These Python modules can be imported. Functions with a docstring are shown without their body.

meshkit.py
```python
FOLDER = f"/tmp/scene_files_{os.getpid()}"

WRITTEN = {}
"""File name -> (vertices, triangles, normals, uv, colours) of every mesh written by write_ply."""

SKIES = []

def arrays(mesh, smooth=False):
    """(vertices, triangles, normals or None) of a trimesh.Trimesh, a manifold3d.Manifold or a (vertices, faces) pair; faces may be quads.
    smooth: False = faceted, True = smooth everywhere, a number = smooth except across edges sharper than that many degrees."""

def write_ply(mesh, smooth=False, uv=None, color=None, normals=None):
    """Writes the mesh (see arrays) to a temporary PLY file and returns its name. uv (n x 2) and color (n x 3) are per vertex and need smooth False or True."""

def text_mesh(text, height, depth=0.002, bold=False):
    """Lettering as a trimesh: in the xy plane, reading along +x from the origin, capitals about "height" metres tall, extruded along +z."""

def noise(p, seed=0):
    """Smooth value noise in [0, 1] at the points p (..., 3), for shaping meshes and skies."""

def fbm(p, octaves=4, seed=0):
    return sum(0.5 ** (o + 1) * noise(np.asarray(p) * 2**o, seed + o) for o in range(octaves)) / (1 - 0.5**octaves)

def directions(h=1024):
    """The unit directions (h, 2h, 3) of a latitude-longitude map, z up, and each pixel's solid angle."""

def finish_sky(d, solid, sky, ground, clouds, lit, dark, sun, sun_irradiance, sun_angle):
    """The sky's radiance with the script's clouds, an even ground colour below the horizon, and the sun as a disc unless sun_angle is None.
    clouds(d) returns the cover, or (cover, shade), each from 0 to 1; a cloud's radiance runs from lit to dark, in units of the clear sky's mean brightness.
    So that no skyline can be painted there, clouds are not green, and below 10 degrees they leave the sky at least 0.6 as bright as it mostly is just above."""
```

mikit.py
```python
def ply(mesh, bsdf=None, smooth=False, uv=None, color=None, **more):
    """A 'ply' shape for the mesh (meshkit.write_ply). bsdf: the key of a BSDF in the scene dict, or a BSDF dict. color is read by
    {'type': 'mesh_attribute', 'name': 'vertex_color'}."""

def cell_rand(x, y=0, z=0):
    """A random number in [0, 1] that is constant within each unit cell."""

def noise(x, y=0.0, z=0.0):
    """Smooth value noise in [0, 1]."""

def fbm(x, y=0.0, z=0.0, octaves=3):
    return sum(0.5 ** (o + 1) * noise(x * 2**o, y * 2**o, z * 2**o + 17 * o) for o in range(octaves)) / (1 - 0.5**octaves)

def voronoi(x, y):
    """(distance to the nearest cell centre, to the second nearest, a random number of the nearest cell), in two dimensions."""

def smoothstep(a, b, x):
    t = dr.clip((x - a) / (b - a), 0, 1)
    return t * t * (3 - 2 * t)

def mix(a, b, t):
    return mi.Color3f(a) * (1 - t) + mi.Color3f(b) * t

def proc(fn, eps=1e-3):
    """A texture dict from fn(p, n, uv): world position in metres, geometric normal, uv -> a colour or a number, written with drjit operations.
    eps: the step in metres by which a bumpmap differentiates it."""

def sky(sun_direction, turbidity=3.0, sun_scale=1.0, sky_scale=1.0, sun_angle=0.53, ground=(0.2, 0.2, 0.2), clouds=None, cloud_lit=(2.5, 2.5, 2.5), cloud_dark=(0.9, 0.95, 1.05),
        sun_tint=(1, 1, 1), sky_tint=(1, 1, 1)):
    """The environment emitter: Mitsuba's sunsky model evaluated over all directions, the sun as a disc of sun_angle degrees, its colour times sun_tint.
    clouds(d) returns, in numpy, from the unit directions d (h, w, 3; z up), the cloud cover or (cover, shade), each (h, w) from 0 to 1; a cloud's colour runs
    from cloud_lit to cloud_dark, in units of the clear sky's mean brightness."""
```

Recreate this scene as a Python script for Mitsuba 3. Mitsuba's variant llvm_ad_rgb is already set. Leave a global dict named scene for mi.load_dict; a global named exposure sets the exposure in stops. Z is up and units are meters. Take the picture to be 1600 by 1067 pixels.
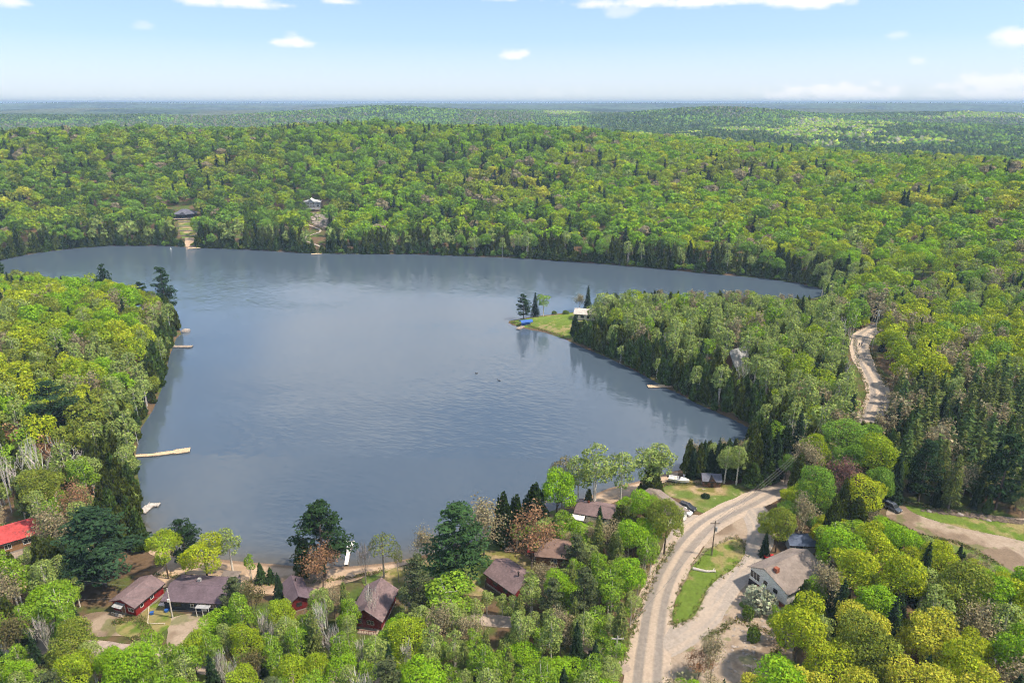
import math
import random

import drjit as dr
import mitsuba as mi
import numpy as np
import trimesh

import meshkit
import mikit
from mikit import proc, noise, fbm, smoothstep, mix

T = mi.ScalarTransform4f
scene, labels = {}, {}

# ---------------------------------------------------------------- camera, light, exposure
EYE = (0.0, 0.0, 100.0)                       # a drone 100 m over the lake, tilted 19.3 degrees down
PITCH = math.radians(19.27)
scene['camera'] = {
    'type': 'perspective', 'fov': 73.73, 'fov_axis': 'x', 'near_clip': 1.0, 'far_clip': 120000.0,
    'to_world': T().look_at(origin=EYE, target=(0, math.cos(PITCH), 100 - math.sin(PITCH)), up=(0, 0, 1)),
    'medium': {'type': 'ref', 'id': 'air'},
}
exposure = 2.2
SUN = (0.62, -0.16, 1.0)
PUFFS = [(-16.3, 4.17, 1.3, 0.53, 1), (0.1, 3.39, 1.1, 0.43, 0.9), (33.9, 3.68, 1.3, 0.67, 1), (28.9, 2.65, 0.7, 0.34, 0.6), (27.3, 4.27, 0.75, 0.29, 0.5), (-20.2, 6.73, 3.3, 0.58, 1), (-26.3, 4.9, 0.6, 0.34, 0.35), (-12.9, 7.03, 1.25, 0.38, 0.9), (-33.8, 5.96, 1.0, 0.48, 0.9), (12.4, 7.04, 7.0, 0.62, 1), (8.1, 6.37, 1.2, 0.58, 0.45), (21.7, 6.58, 2.6, 0.62, 1), (-1.0, 7.38, 1.4, 0.34, 0.8), (23.4, 0.46, 5.5, 0.82, 1), (33.0, 1.06, 2.75, 0.86, 0.9), (34.2, 0.34, 5.0, 0.58, 0.9), (3.5, 0.59, 2.5, 0.62, 0.6), (14.4, 0.3, 3.5, 0.34, 0.6), (-31.3, 0.35, 6.0, 0.43, 0.55)]


def clouds(d):
    az = np.degrees(np.arctan2(d[..., 0], d[..., 1]))
    el = np.degrees(np.arcsin(np.clip(d[..., 2], -1, 1)))
    flat = np.stack([d[..., 0] / (d[..., 2] + .12), d[..., 1] / (d[..., 2] + .12), np.zeros_like(el)], -1)
    ragged = meshkit.fbm(np.stack([az * 0.9, el * 2.2, np.zeros_like(el)], -1), octaves=4)
    cover = np.zeros_like(el)
    for a, e, wa, we, s in PUFFS:                                # the small cumulus low over the far hills
        lo = np.where(el < e, 0.55, 1.0) * we
        q = ((az - a) / wa) ** 2 + ((el - e) / lo) ** 2
        cover = np.maximum(cover, s * np.clip(1.25 - q * 0.8 + (ragged - 0.5) * 2.2, 0, 1) * (q < 3))
    cumulus = meshkit.fbm(flat * 1.7 + 3.1, octaves=5)           # fair-weather cumulus over the whole sky
    up = np.clip((el - 8.5) / 4.0, 0, 1)
    cover = np.maximum(cover, up * np.clip((cumulus - 0.44) * 5, 0, 0.95))
    thin = 0.6 * np.clip((4.5 - el) / 4.5, 0, 1)
    return np.clip(np.maximum(cover, thin), 0, 1), np.clip((cumulus - .62) * 2.0, 0, .5) * up


scene['sky'] = mikit.sky(SUN, turbidity=3.0, sun_scale=0.95, sky_scale=1.1, sun_angle=2.5, clouds=clouds, cloud_lit=(2.3, 2.3, 2.33), sky_tint=(1.03, 1.0, 0.98))

# ---------------------------------------------------------------- air: far things fade
AIR = 1.6e-4
scene['air'] = {'type': 'homogeneous', 'albedo': {'type': 'rgb', 'value': [0.44, 0.62, 0.90]}, 'sigma_t': AIR}
scene['haze'] = {'type': 'cube', 'to_world': T().translate((0, 0, 57.0)).scale((70000, 70000, 70.0)), 'bsdf': {'type': 'null'}, 'interior': {'type': 'ref', 'id': 'air'}}
labels['haze'] = {'kind': 'stuff', 'label': 'thin blue haze lying over the far forested hills', 'category': 'haze'}


COUNT = {}


def numbered(name):
    COUNT[name] = COUNT.get(name, 0) + 1
    return f'{name}_{COUNT[name]:03d}' if COUNT[name] > 1 else name


# ---------------------------------------------------------------- materials
def C(v):
    return {'type': 'rgb', 'value': list(v)}


def mat(key, d, two=True):
    scene[key] = {'type': 'twosided', 'nested': d} if two else d
    return key


def rough(key, fn, r=0.8, spec=0.3, bump=None, eps=0.02):
    d = {'type': 'principled', 'base_color': proc(fn) if callable(fn) else C(fn), 'roughness': r, 'specular': spec}
    if bump is not None:
        d = {'type': 'bumpmap', 'nested': d, 'arbitrary': proc(bump, eps), 'scale': 1.0}
    return mat(key, d)


VC = {'type': 'mesh_attribute', 'name': 'vertex_color'}
scene['leaf'] = {'type': 'principledthin', 'base_color': VC, 'roughness': 0.55, 'diff_trans': 0.5, 'spec_trans': 0.0, 'eta': 1.3}
mat('bark', {'type': 'diffuse', 'reflectance': VC})


def ground_color(p, n, uv):
    big, mid, fine = fbm(p.x * .035, p.y * .035, octaves=3), fbm(p.x * .22 + 9, p.y * .22, octaves=3), fbm(p.x * 1.6, p.y * 1.6, 3.1, octaves=3)
    litter = mix((0.085, 0.058, 0.036), (0.15, 0.105, 0.066), fine)
    green = mix((0.05, 0.075, 0.018), (0.085, 0.13, 0.028), fine)
    c = mix(litter, green, smoothstep(.42, .62, mid * .6 + big * .4))
    far = smoothstep(1100, 1900, dr.sqrt(p.x * p.x + p.y * p.y))
    a, b = fbm(p.x * .0035, p.y * .0035, 2.0, octaves=4), noise(p.x * .05, p.y * .05, 5.0)
    woods = mix((0.015, 0.032, 0.018), (0.045, 0.075, 0.022), smoothstep(.35, .62, a))
    woods = mix(woods, (0.08, 0.085, 0.04), smoothstep(.55, .72, fbm(p.x * .002 + 40, p.y * .002, octaves=3)) * .7)
    woods = woods * (.45 + .7 * b)
    return mix(c, woods, far)


rough('ground_mat', ground_color, .95, .1)


def grass_color(p, n, uv):
    a, b, f = fbm(p.x * .12, p.y * .12, 1.0, octaves=3), fbm(p.x * .5 + 4, p.y * .5, 2.0, octaves=3), noise(p.x * 3.1, p.y * 3.1, .5)
    c = mix((0.085, 0.145, 0.02), (0.135, 0.19, 0.035), b)
    c = mix(c, (0.25, 0.21, 0.10), smoothstep(.5, .66, a * .55 + b * .45) * .85)
    return c * (.7 + .6 * f)


rough('grass_mat', grass_color, .95, .1)


def dry_grass_color(p, n, uv):
    a, b, f = fbm(p.x * .11 + 7, p.y * .11, 1.0, octaves=3), fbm(p.x * .45 + 4, p.y * .45, 2.0, octaves=3), noise(p.x * 2.7, p.y * 2.7, .5)
    c = mix((0.15, 0.15, 0.045), (0.27, 0.22, 0.11), smoothstep(.35, .6, b))
    c = mix(c, (0.085, 0.15, 0.025), smoothstep(.42, .56, a) * .85)
    c = mix(c, (0.36, 0.28, 0.19), smoothstep(.58, .72, b * .6 + (1 - a) * .4) * .8)
    return c * (.75 + .5 * f)


rough('dry_grass_mat', dry_grass_color, .95, .1)


def sand_color(p, n, uv):
    a, b, f = fbm(p.x * .18, p.y * .18, 1.0, octaves=3), fbm(p.x * .8 + 4, p.y * .8, 2.0, octaves=3), noise(p.x * 4.1, p.y * 4.1, .5)
    c = mix((0.36, 0.265, 0.185), (0.47, 0.365, 0.27), b)
    c = mix(c, (0.25, 0.18, 0.12), smoothstep(.52, .7, a) * .6)
    wet = smoothstep(.42, .12, p.z)
    c = mix(c, (0.16, 0.11, 0.075), wet * .8)
    return c * (.88 + .24 * f)


rough('sand_mat', sand_color, .95, .1)


def yard_color(p, n, uv):
    a, b, f = fbm(p.x * .14 + 3, p.y * .14, 1.0, octaves=3), fbm(p.x * .7 + 4, p.y * .7, 2.0, octaves=4), noise(p.x * 3.3, p.y * 3.3, .5)
    c = mix((0.27, 0.22, 0.17), (0.37, 0.31, 0.255), b)
    c = mix(c, (0.16, 0.12, 0.085), smoothstep(.55, .7, a) * .8)
    c = mix(c, (0.11, 0.14, 0.04), smoothstep(.6, .72, fbm(p.x * .3 + 8, p.y * .3, 3.0, octaves=3)) * .6)
    return c * (.8 + .4 * f)


rough('yard_mat', yard_color, .95, .1)


def road_color(p, n, uv):
    u, v = uv.x, uv.y                                            # u across the road from -1 to 1, v metres along it
    w = u + (fbm(v * .035, u * .4, 2.0, octaves=2) - .5) * .16
    f, s = fbm(p.x * 1.3, p.y * 1.3, 1.0, octaves=3), fbm(v * .03, u * 6.0, 5.0, octaves=3)
    grey, sand = mix((0.21, 0.192, 0.18), (0.255, 0.236, 0.222), f), mix((0.37, 0.31, 0.255), (0.43, 0.366, 0.305), f)
    lane = smoothstep(.30, .12, dr.abs(dr.abs(w) - .40))         # two packed wheel lanes, loose sand between and beside them
    c = mix(sand, grey, dr.clip(lane * .95 + (s - .5) * .8, 0, 1))
    c = mix(c, sand, smoothstep(.72, .86, dr.abs(w)) * .8)
    return c * (.9 + .2 * noise(p.x * 3, p.y * 3, 1.0))


rough('road_mat', road_color, .95, .1)


def drive_color(p, n, uv):
    u, v = uv.x, uv.y
    f, s = fbm(p.x * 1.1, p.y * 1.1, 1.0, octaves=3), fbm(v * .08, u * 4.0, 5.0, octaves=3)
    c = mix((0.285, 0.255, 0.232), (0.35, 0.318, 0.29), f)
    c = mix(c, (0.37, 0.32, 0.275), smoothstep(.45, .65, s))
    return c * (.88 + .24 * noise(p.x * 3, p.y * 3, 1.0))


rough('drive_mat', drive_color, .95, .1)


def lane_color(p, n, uv):
    f = fbm(p.x * 1.1, p.y * 1.1, 1.0, octaves=3)
    return mix((0.27, 0.23, 0.21), (0.40, 0.34, 0.30), f) * (.85 + .3 * noise(p.x * 3, p.y * 3, 1.0))


rough('lane_mat', lane_color, .95, .1)


# water: dark lake, ruffled by a light breeze; sheltered and slick patches lie smoother
def calm(p):
    slick = smoothstep(.40, .70, fbm(p.x * .008 + 2.3, p.y * .021 + 5.0, 4.0, octaves=3))
    return slick


def waves(p, n, uv):
    q = p.x * .30 + p.y * .95
    r = p.x * .95 - p.y * .30
    w = noise(r * .42, q * 1.25, 1.0) * .5 + noise(r * .95 + 4, q * 2.5, 2.0) * .28 + noise(r * 2.1 + 9, q * 4.6, 3.0) * .13
    return w * .125 * (1 - .5 * calm(p)) * (1 - .94 * uv.y)


scene['water_mat'] = {'type': 'bumpmap', 'arbitrary': proc(waves, .12), 'scale': 1.0,
                      'nested': {'type': 'principled', 'base_color': proc(lambda p, n, uv: mix((0.056, 0.083, 0.120), (0.085, 0.075, 0.05), smoothstep(.0, 1.0, uv.x))), 'roughness': 0.065, 'specular': 0.8}}


# painted and built surfaces: four materials; a part's tint rides on its mesh
TINTS = [(0.235, 0.016, 0.018), (0.15, 0.018, 0.022), (0.022, 0.034, 0.062), (0.82, 0.83, 0.84), (0.17, 0.085, 0.05), (0.26, 0.15, 0.075), (0.22, 0.25, 0.30),
         (0.155, 0.115, 0.125), (0.115, 0.088, 0.112), (0.195, 0.168, 0.155), (0.175, 0.12, 0.105), (0.115, 0.125, 0.165), (0.085, 0.115, 0.19), (0.40, 0.060, 0.062), (0.44, 0.42, 0.40), (0.30, 0.32, 0.35),
         (0.30, 0.255, 0.215), (0.56, 0.435, 0.295), (0.155, 0.125, 0.10), (0.47, 0.45, 0.43), (0.31, 0.28, 0.26), (0.26, 0.09, 0.055)]
TINT_NAMES = ('red_siding maroon_siding navy_siding white_siding brown_siding log_siding grey_siding mauve_shingle plum_shingle taupe_shingle brown_shingle slate_shingle blue_metal red_metal pale_metal grey_metal '
              'old_wood new_wood pole_wood pale_pole stone brick').split()


def tint(uv):
    c = mi.Color3f(0)
    for k, t in enumerate(TINTS):
        c = dr.select(dr.abs(uv.x - k) < .5, mi.Color3f(t), c)
    return c


def siding_color(p, n, uv):
    row = p.z / .24
    return tint(uv) * (.85 + .3 * fbm(p.x * 2, p.y * 2, p.z * 6, octaves=2)) * (1 - .5 * smoothstep(.80, .97, row - dr.floor(row)))


def shingle_color(p, n, uv):
    k = mikit.cell_rand(p.x * 1.1 + p.y * 2.3, p.y * 1.1 - p.x * 2.3, p.z * 3.2)
    return tint(uv) * (.55 + .26 * k + .72 * fbm(p.x * .5, p.y * .5, p.z * .9, octaves=4))


def wood_color(p, n, uv):
    return tint(uv) * (.72 + .56 * fbm(p.x * 2.2, p.y * 2.2, p.z * 2.2, octaves=3))


rough('siding', siding_color, .6, .3)
rough('shingle', shingle_color, .85, .3)
rough('weathered', wood_color, .85, .2)
scene['paint'] = {'type': 'twosided', 'nested': {'type': 'principled', 'base_color': VC, 'roughness': .5, 'specular': .4}}
scene['gloss'] = {'type': 'twosided', 'nested': {'type': 'principled', 'base_color': VC, 'roughness': .18, 'specular': .6, 'clearcoat': .8, 'clearcoat_gloss': .95}}
PAINTS = {'white_paint': (0.74, 0.74, 0.73), 'cream_paint': (0.60, 0.55, 0.46), 'dark_trim': (0.035, 0.03, 0.03), 'blue_plastic': (0.03, 0.12, 0.42), 'red_plastic': (0.45, 0.025, 0.03), 'black_rubber': (0.02, 0.02, 0.021),
          'steel': (0.32, 0.33, 0.35), 'dark_cloth': (0.025, 0.028, 0.04), 'blue_cloth': (0.05, 0.07, 0.16), 'grey_cloth': (0.30, 0.30, 0.32), 'skin': (0.46, 0.29, 0.21), 'hair': (0.04, 0.028, 0.02), 'wire_metal': (0.16, 0.16, 0.17),
          'duck_black': (0.02, 0.02, 0.022), 'amber': (.55, .22, .03)}
GLOSSES = {'glass_dark': (0.02, 0.025, 0.03), 'black_car': (0.018, 0.02, 0.026), 'silver_car': (0.42, 0.44, 0.47), 'blue_car': (0.07, 0.09, 0.13), 'white_hull': (0.72, 0.73, 0.74), 'lamp_glass': (.6, .6, .58), 'red_lamp': (.4, .02, .02)}


def shape(mesh, m, to_world=None):
    """A shape dict of the mesh with one of the materials named above."""
    if not isinstance(mesh, (tuple, list)):
        mesh = (np.array(mesh.vertices), np.array(mesh.faces))
    n, more = len(mesh[0]), {} if to_world is None else {'to_world': to_world}
    if m in TINT_NAMES:
        k = TINT_NAMES.index(m)
        return mikit.ply(mesh, 'siding' if k < 7 else 'shingle' if k < 16 else 'weathered', uv=np.tile([float(k), 0], (n, 1)), **more)
    if m in PAINTS or m in GLOSSES:
        return mikit.ply(mesh, 'paint' if m in PAINTS else 'gloss', color=np.tile(PAINTS.get(m) or GLOSSES[m], (n, 1)), **more)
    return mikit.ply(mesh, m, **more)


# ---------------------------------------------------------------- the survey: outlines and places in metres, x to the right of the view, y along it
LAKE_OUTLINE = [[-345.4, 441.1], [-342.1, 460.9], [-334.3, 475.7], [-319.9, 489.1], [-298.6, 500.8], [-260.7, 500.8], [-229.2, 493.7], [-183.8, 484.5], [-143.9, 473.5], [-107.5, 471.3], [-71.7, 471.3], [-35.4, 465.0], [0.0, 458.8], [34.2, 448.8], [66.9, 437.4], [97.6, 424.7], [119.3, 414.3], [140.5, 406.1], [157.1, 398.1], [168.7, 388.9], [176.3, 375.8], [176.0, 366.2], [163.0, 357.0], [136.0, 349.4], [99.5, 339.8], [65.7, 336.3], [42.4, 334.0], [25.8, 329.5], [9.5, 323.0], [-2.5, 315.7], [-1.8, 312.6], [3.6, 305.7], [9.5, 301.9], [14.8, 299.0], [23.0, 290.0], [30.5, 278.1], [39.9, 265.5], [50.1, 248.4], [57.1, 233.8], [60.6, 228.5], [65.3, 219.5], [70.1, 212.7], [74.5, 205.7], [77.3, 200.1], [76.4, 194.6], [71.5, 189.5], [62.4, 185.4], [53.2, 179.8], [48.7, 174.2], [39.8, 169.5], [33.0, 166.5], [26.4, 163.8], [20.7, 159.6], [13.5, 155.3], [6.6, 150.5], [0.0, 145.8], [-7.8, 140.7], [-15.2, 137.0], [-23.8, 133.3], [-29.4, 131.5], [-37.3, 130.3], [-49.8, 130.5], [-58.9, 131.5], [-66.7, 132.6], [-73.3, 134.0], [-78.3, 135.2], [-85.0, 138.2], [-90.4, 142.8], [-96.3, 150.5], [-98.6, 156.5], [-102.5, 164.8], [-106.8, 171.7], [-112.9, 182.2], [-115.7, 189.1], [-120.7, 201.0], [-123.7, 214.8], [-131.1, 237.5], [-142.1, 264.8], [-151.0, 290.9], [-151.2, 296.3], [-159.1, 309.6], [-171.9, 326.2], [-198.9, 339.8], [-242.7, 357.0], [-287.8, 371.6], [-352.5, 384.4], [-416.9, 393.4], [-440.6, 417.7]]
FAR_SHORE = [[-345.4, 441.1], [-342.1, 460.9], [-334.3, 475.7], [-319.9, 489.1], [-298.6, 500.8], [-260.7, 500.8], [-229.2, 493.7], [-183.8, 484.5], [-143.9, 473.5], [-107.5, 471.3], [-71.7, 471.3], [-35.4, 465.0], [0.0, 458.8], [34.2, 448.8], [66.9, 437.4], [97.6, 424.7], [119.3, 414.3], [140.5, 406.1], [157.1, 398.1], [168.7, 388.9], [176.3, 375.8], [176.0, 366.2], [163.2, 311.5], [182.5, 313.8], [206.3, 323.2], [230.6, 331.9], [260.8, 338.4], [291.0, 343.7]]
CABIN = {"red": [-77.3, 116.0, 72.0], "navy": [-64.6, 117.1, -4.0], "small": [-45.0, 116.8, 118.0], "gable": [-27.9, 112.6, 80.0], "side": [-0.2, 120.8, -46.0], "hip": [9.8, 130.7, -8.0], "grove": [21.0, 147.3, -18.0], "parking": [38.1, 148.9, -62.0], "brick": [54.2, 163.3, -6.0], "white": [58.6, 120.1, 29.0], "shed": [66.6, 133.9, -4.0], "red_roof": [-115.4, 135.9, 36.0], "point": [35.5, 314.2, -14.0], "aframe": [86.3, 245.8, 212.0], "far_hip": [-272.3, 571.8, 8.0], "far_gable": [-172.2, 593.8, 97.0]}
DOCKS = {"upper": [[-149.2, 278.6, -138.6, 278.6, 2.2]], "long": [[-113.6, 181.4, -107.1, 182.2, 1.5], [-107.2, 182.4, -102.0, 184.0, 1.9], [-102.0, 184.0, -98.0, 185.4, 2.8]], "zigzag": [[-102.8, 151.1, -95.4, 151.7, 1.9], [-95.4, 151.4, -95.0, 154.9, 2.2], [-95.8, 155.1, -92.6, 155.2, 1.5]], "white": [[-37.9, 130.5, -38.7, 136.7, 0.9], [-39.9, 138.1, -37.8, 138.1, 2.4]], "point": [[61.1, 235.0, 50.5, 234.4, 2.2]], "tip": [[6.7, 309.4, 2.7, 302.6, 2.2]], "far_a": [[-227.3, 489.4, -233.3, 500.0, 2.5], [-228.2, 490.6, -235.1, 489.4, 2.6]], "far_b": [[-132.4, 475.9, -134.4, 471.6, 2.5], [-133.1, 471.6, -140.1, 469.5, 2.6]]}
TERRACES = [[[-273.1, 559.0], [-257.2, 558.6]], [[-267.8, 547.0], [-252.5, 547.1]], [[-262.5, 535.0], [-247.4, 534.9]], [[-256.7, 521.8], [-241.5, 521.0]]]
SCATTER = {"far_rocks": [[-169.8, 580.1], [-148.4, 576.5], [-145.2, 549.5], [-145.9, 531.6], [-160.5, 552.7]], "brush": [[104.0, 149.6], [113.1, 148.6], [126.0, 144.0], [124.9, 142.4], [111.8, 146.3], [103.4, 148.4]], "yard": [[36.4, 107.9], [45.9, 114.2], [53.1, 107.3], [48.3, 97.3], [34.6, 96.0]]}
EDGES = [[[31.5, 108.7], [33.0, 113.1], [35.7, 119.1], [39.3, 125.6], [43.6, 131.1], [49.4, 136.0], [53.3, 138.1], [54.4, 135.5], [53.1, 131.1], [49.6, 126.8], [44.1, 122.6], [40.5, 118.3], [38.3, 114.2], [36.8, 111.2], [33.7, 109.4], [31.5, 108.7]], [[22.9, 105.5], [27.0, 116.0], [32.9, 127.4], [38.4, 136.1]], [[-79.4, 125.7], [-66.1, 124.3], [-48.6, 122.3], [-36.1, 125.2], [-28.8, 127.7]], [[-79.3, 109.9], [-75.6, 111.7], [-69.6, 106.2], [-73.8, 105.8]], [[92.8, 145.2], [97.5, 138.1], [104.8, 135.1], [108.4, 127.1]], [[100.7, 152.6], [108.8, 149.4], [118.5, 146.9]], [[34.1, 158.2], [42.3, 164.3], [57.5, 162.4]], [[-1.9, 314.8], [14.8, 300.7], [23.1, 291.6]], [[36.9, 104.9], [44.8, 110.4], [52.2, 104.9], [47.0, 98.6]], [[113.3, 201.0], [124.9, 220.9], [130.4, 240.3], [142.6, 268.8]], [[132.9, 223.1], [136.0, 235.7], [143.5, 257.1]]]
FAR_CLEAR = [[[-297.7, 600.4], [-273.4, 601.0], [-227.0, 495.2], [-243.4, 493.9]], [[-180.2, 590.7], [-163.0, 601.2], [-145.9, 579.8], [-143.9, 552.6], [-139.3, 513.0], [-130.4, 473.2], [-148.5, 476.8], [-156.8, 513.4], [-162.7, 549.4]], [[228.9, 717.3], [261.3, 725.7], [251.9, 688.6], [220.6, 679.2]]]
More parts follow.
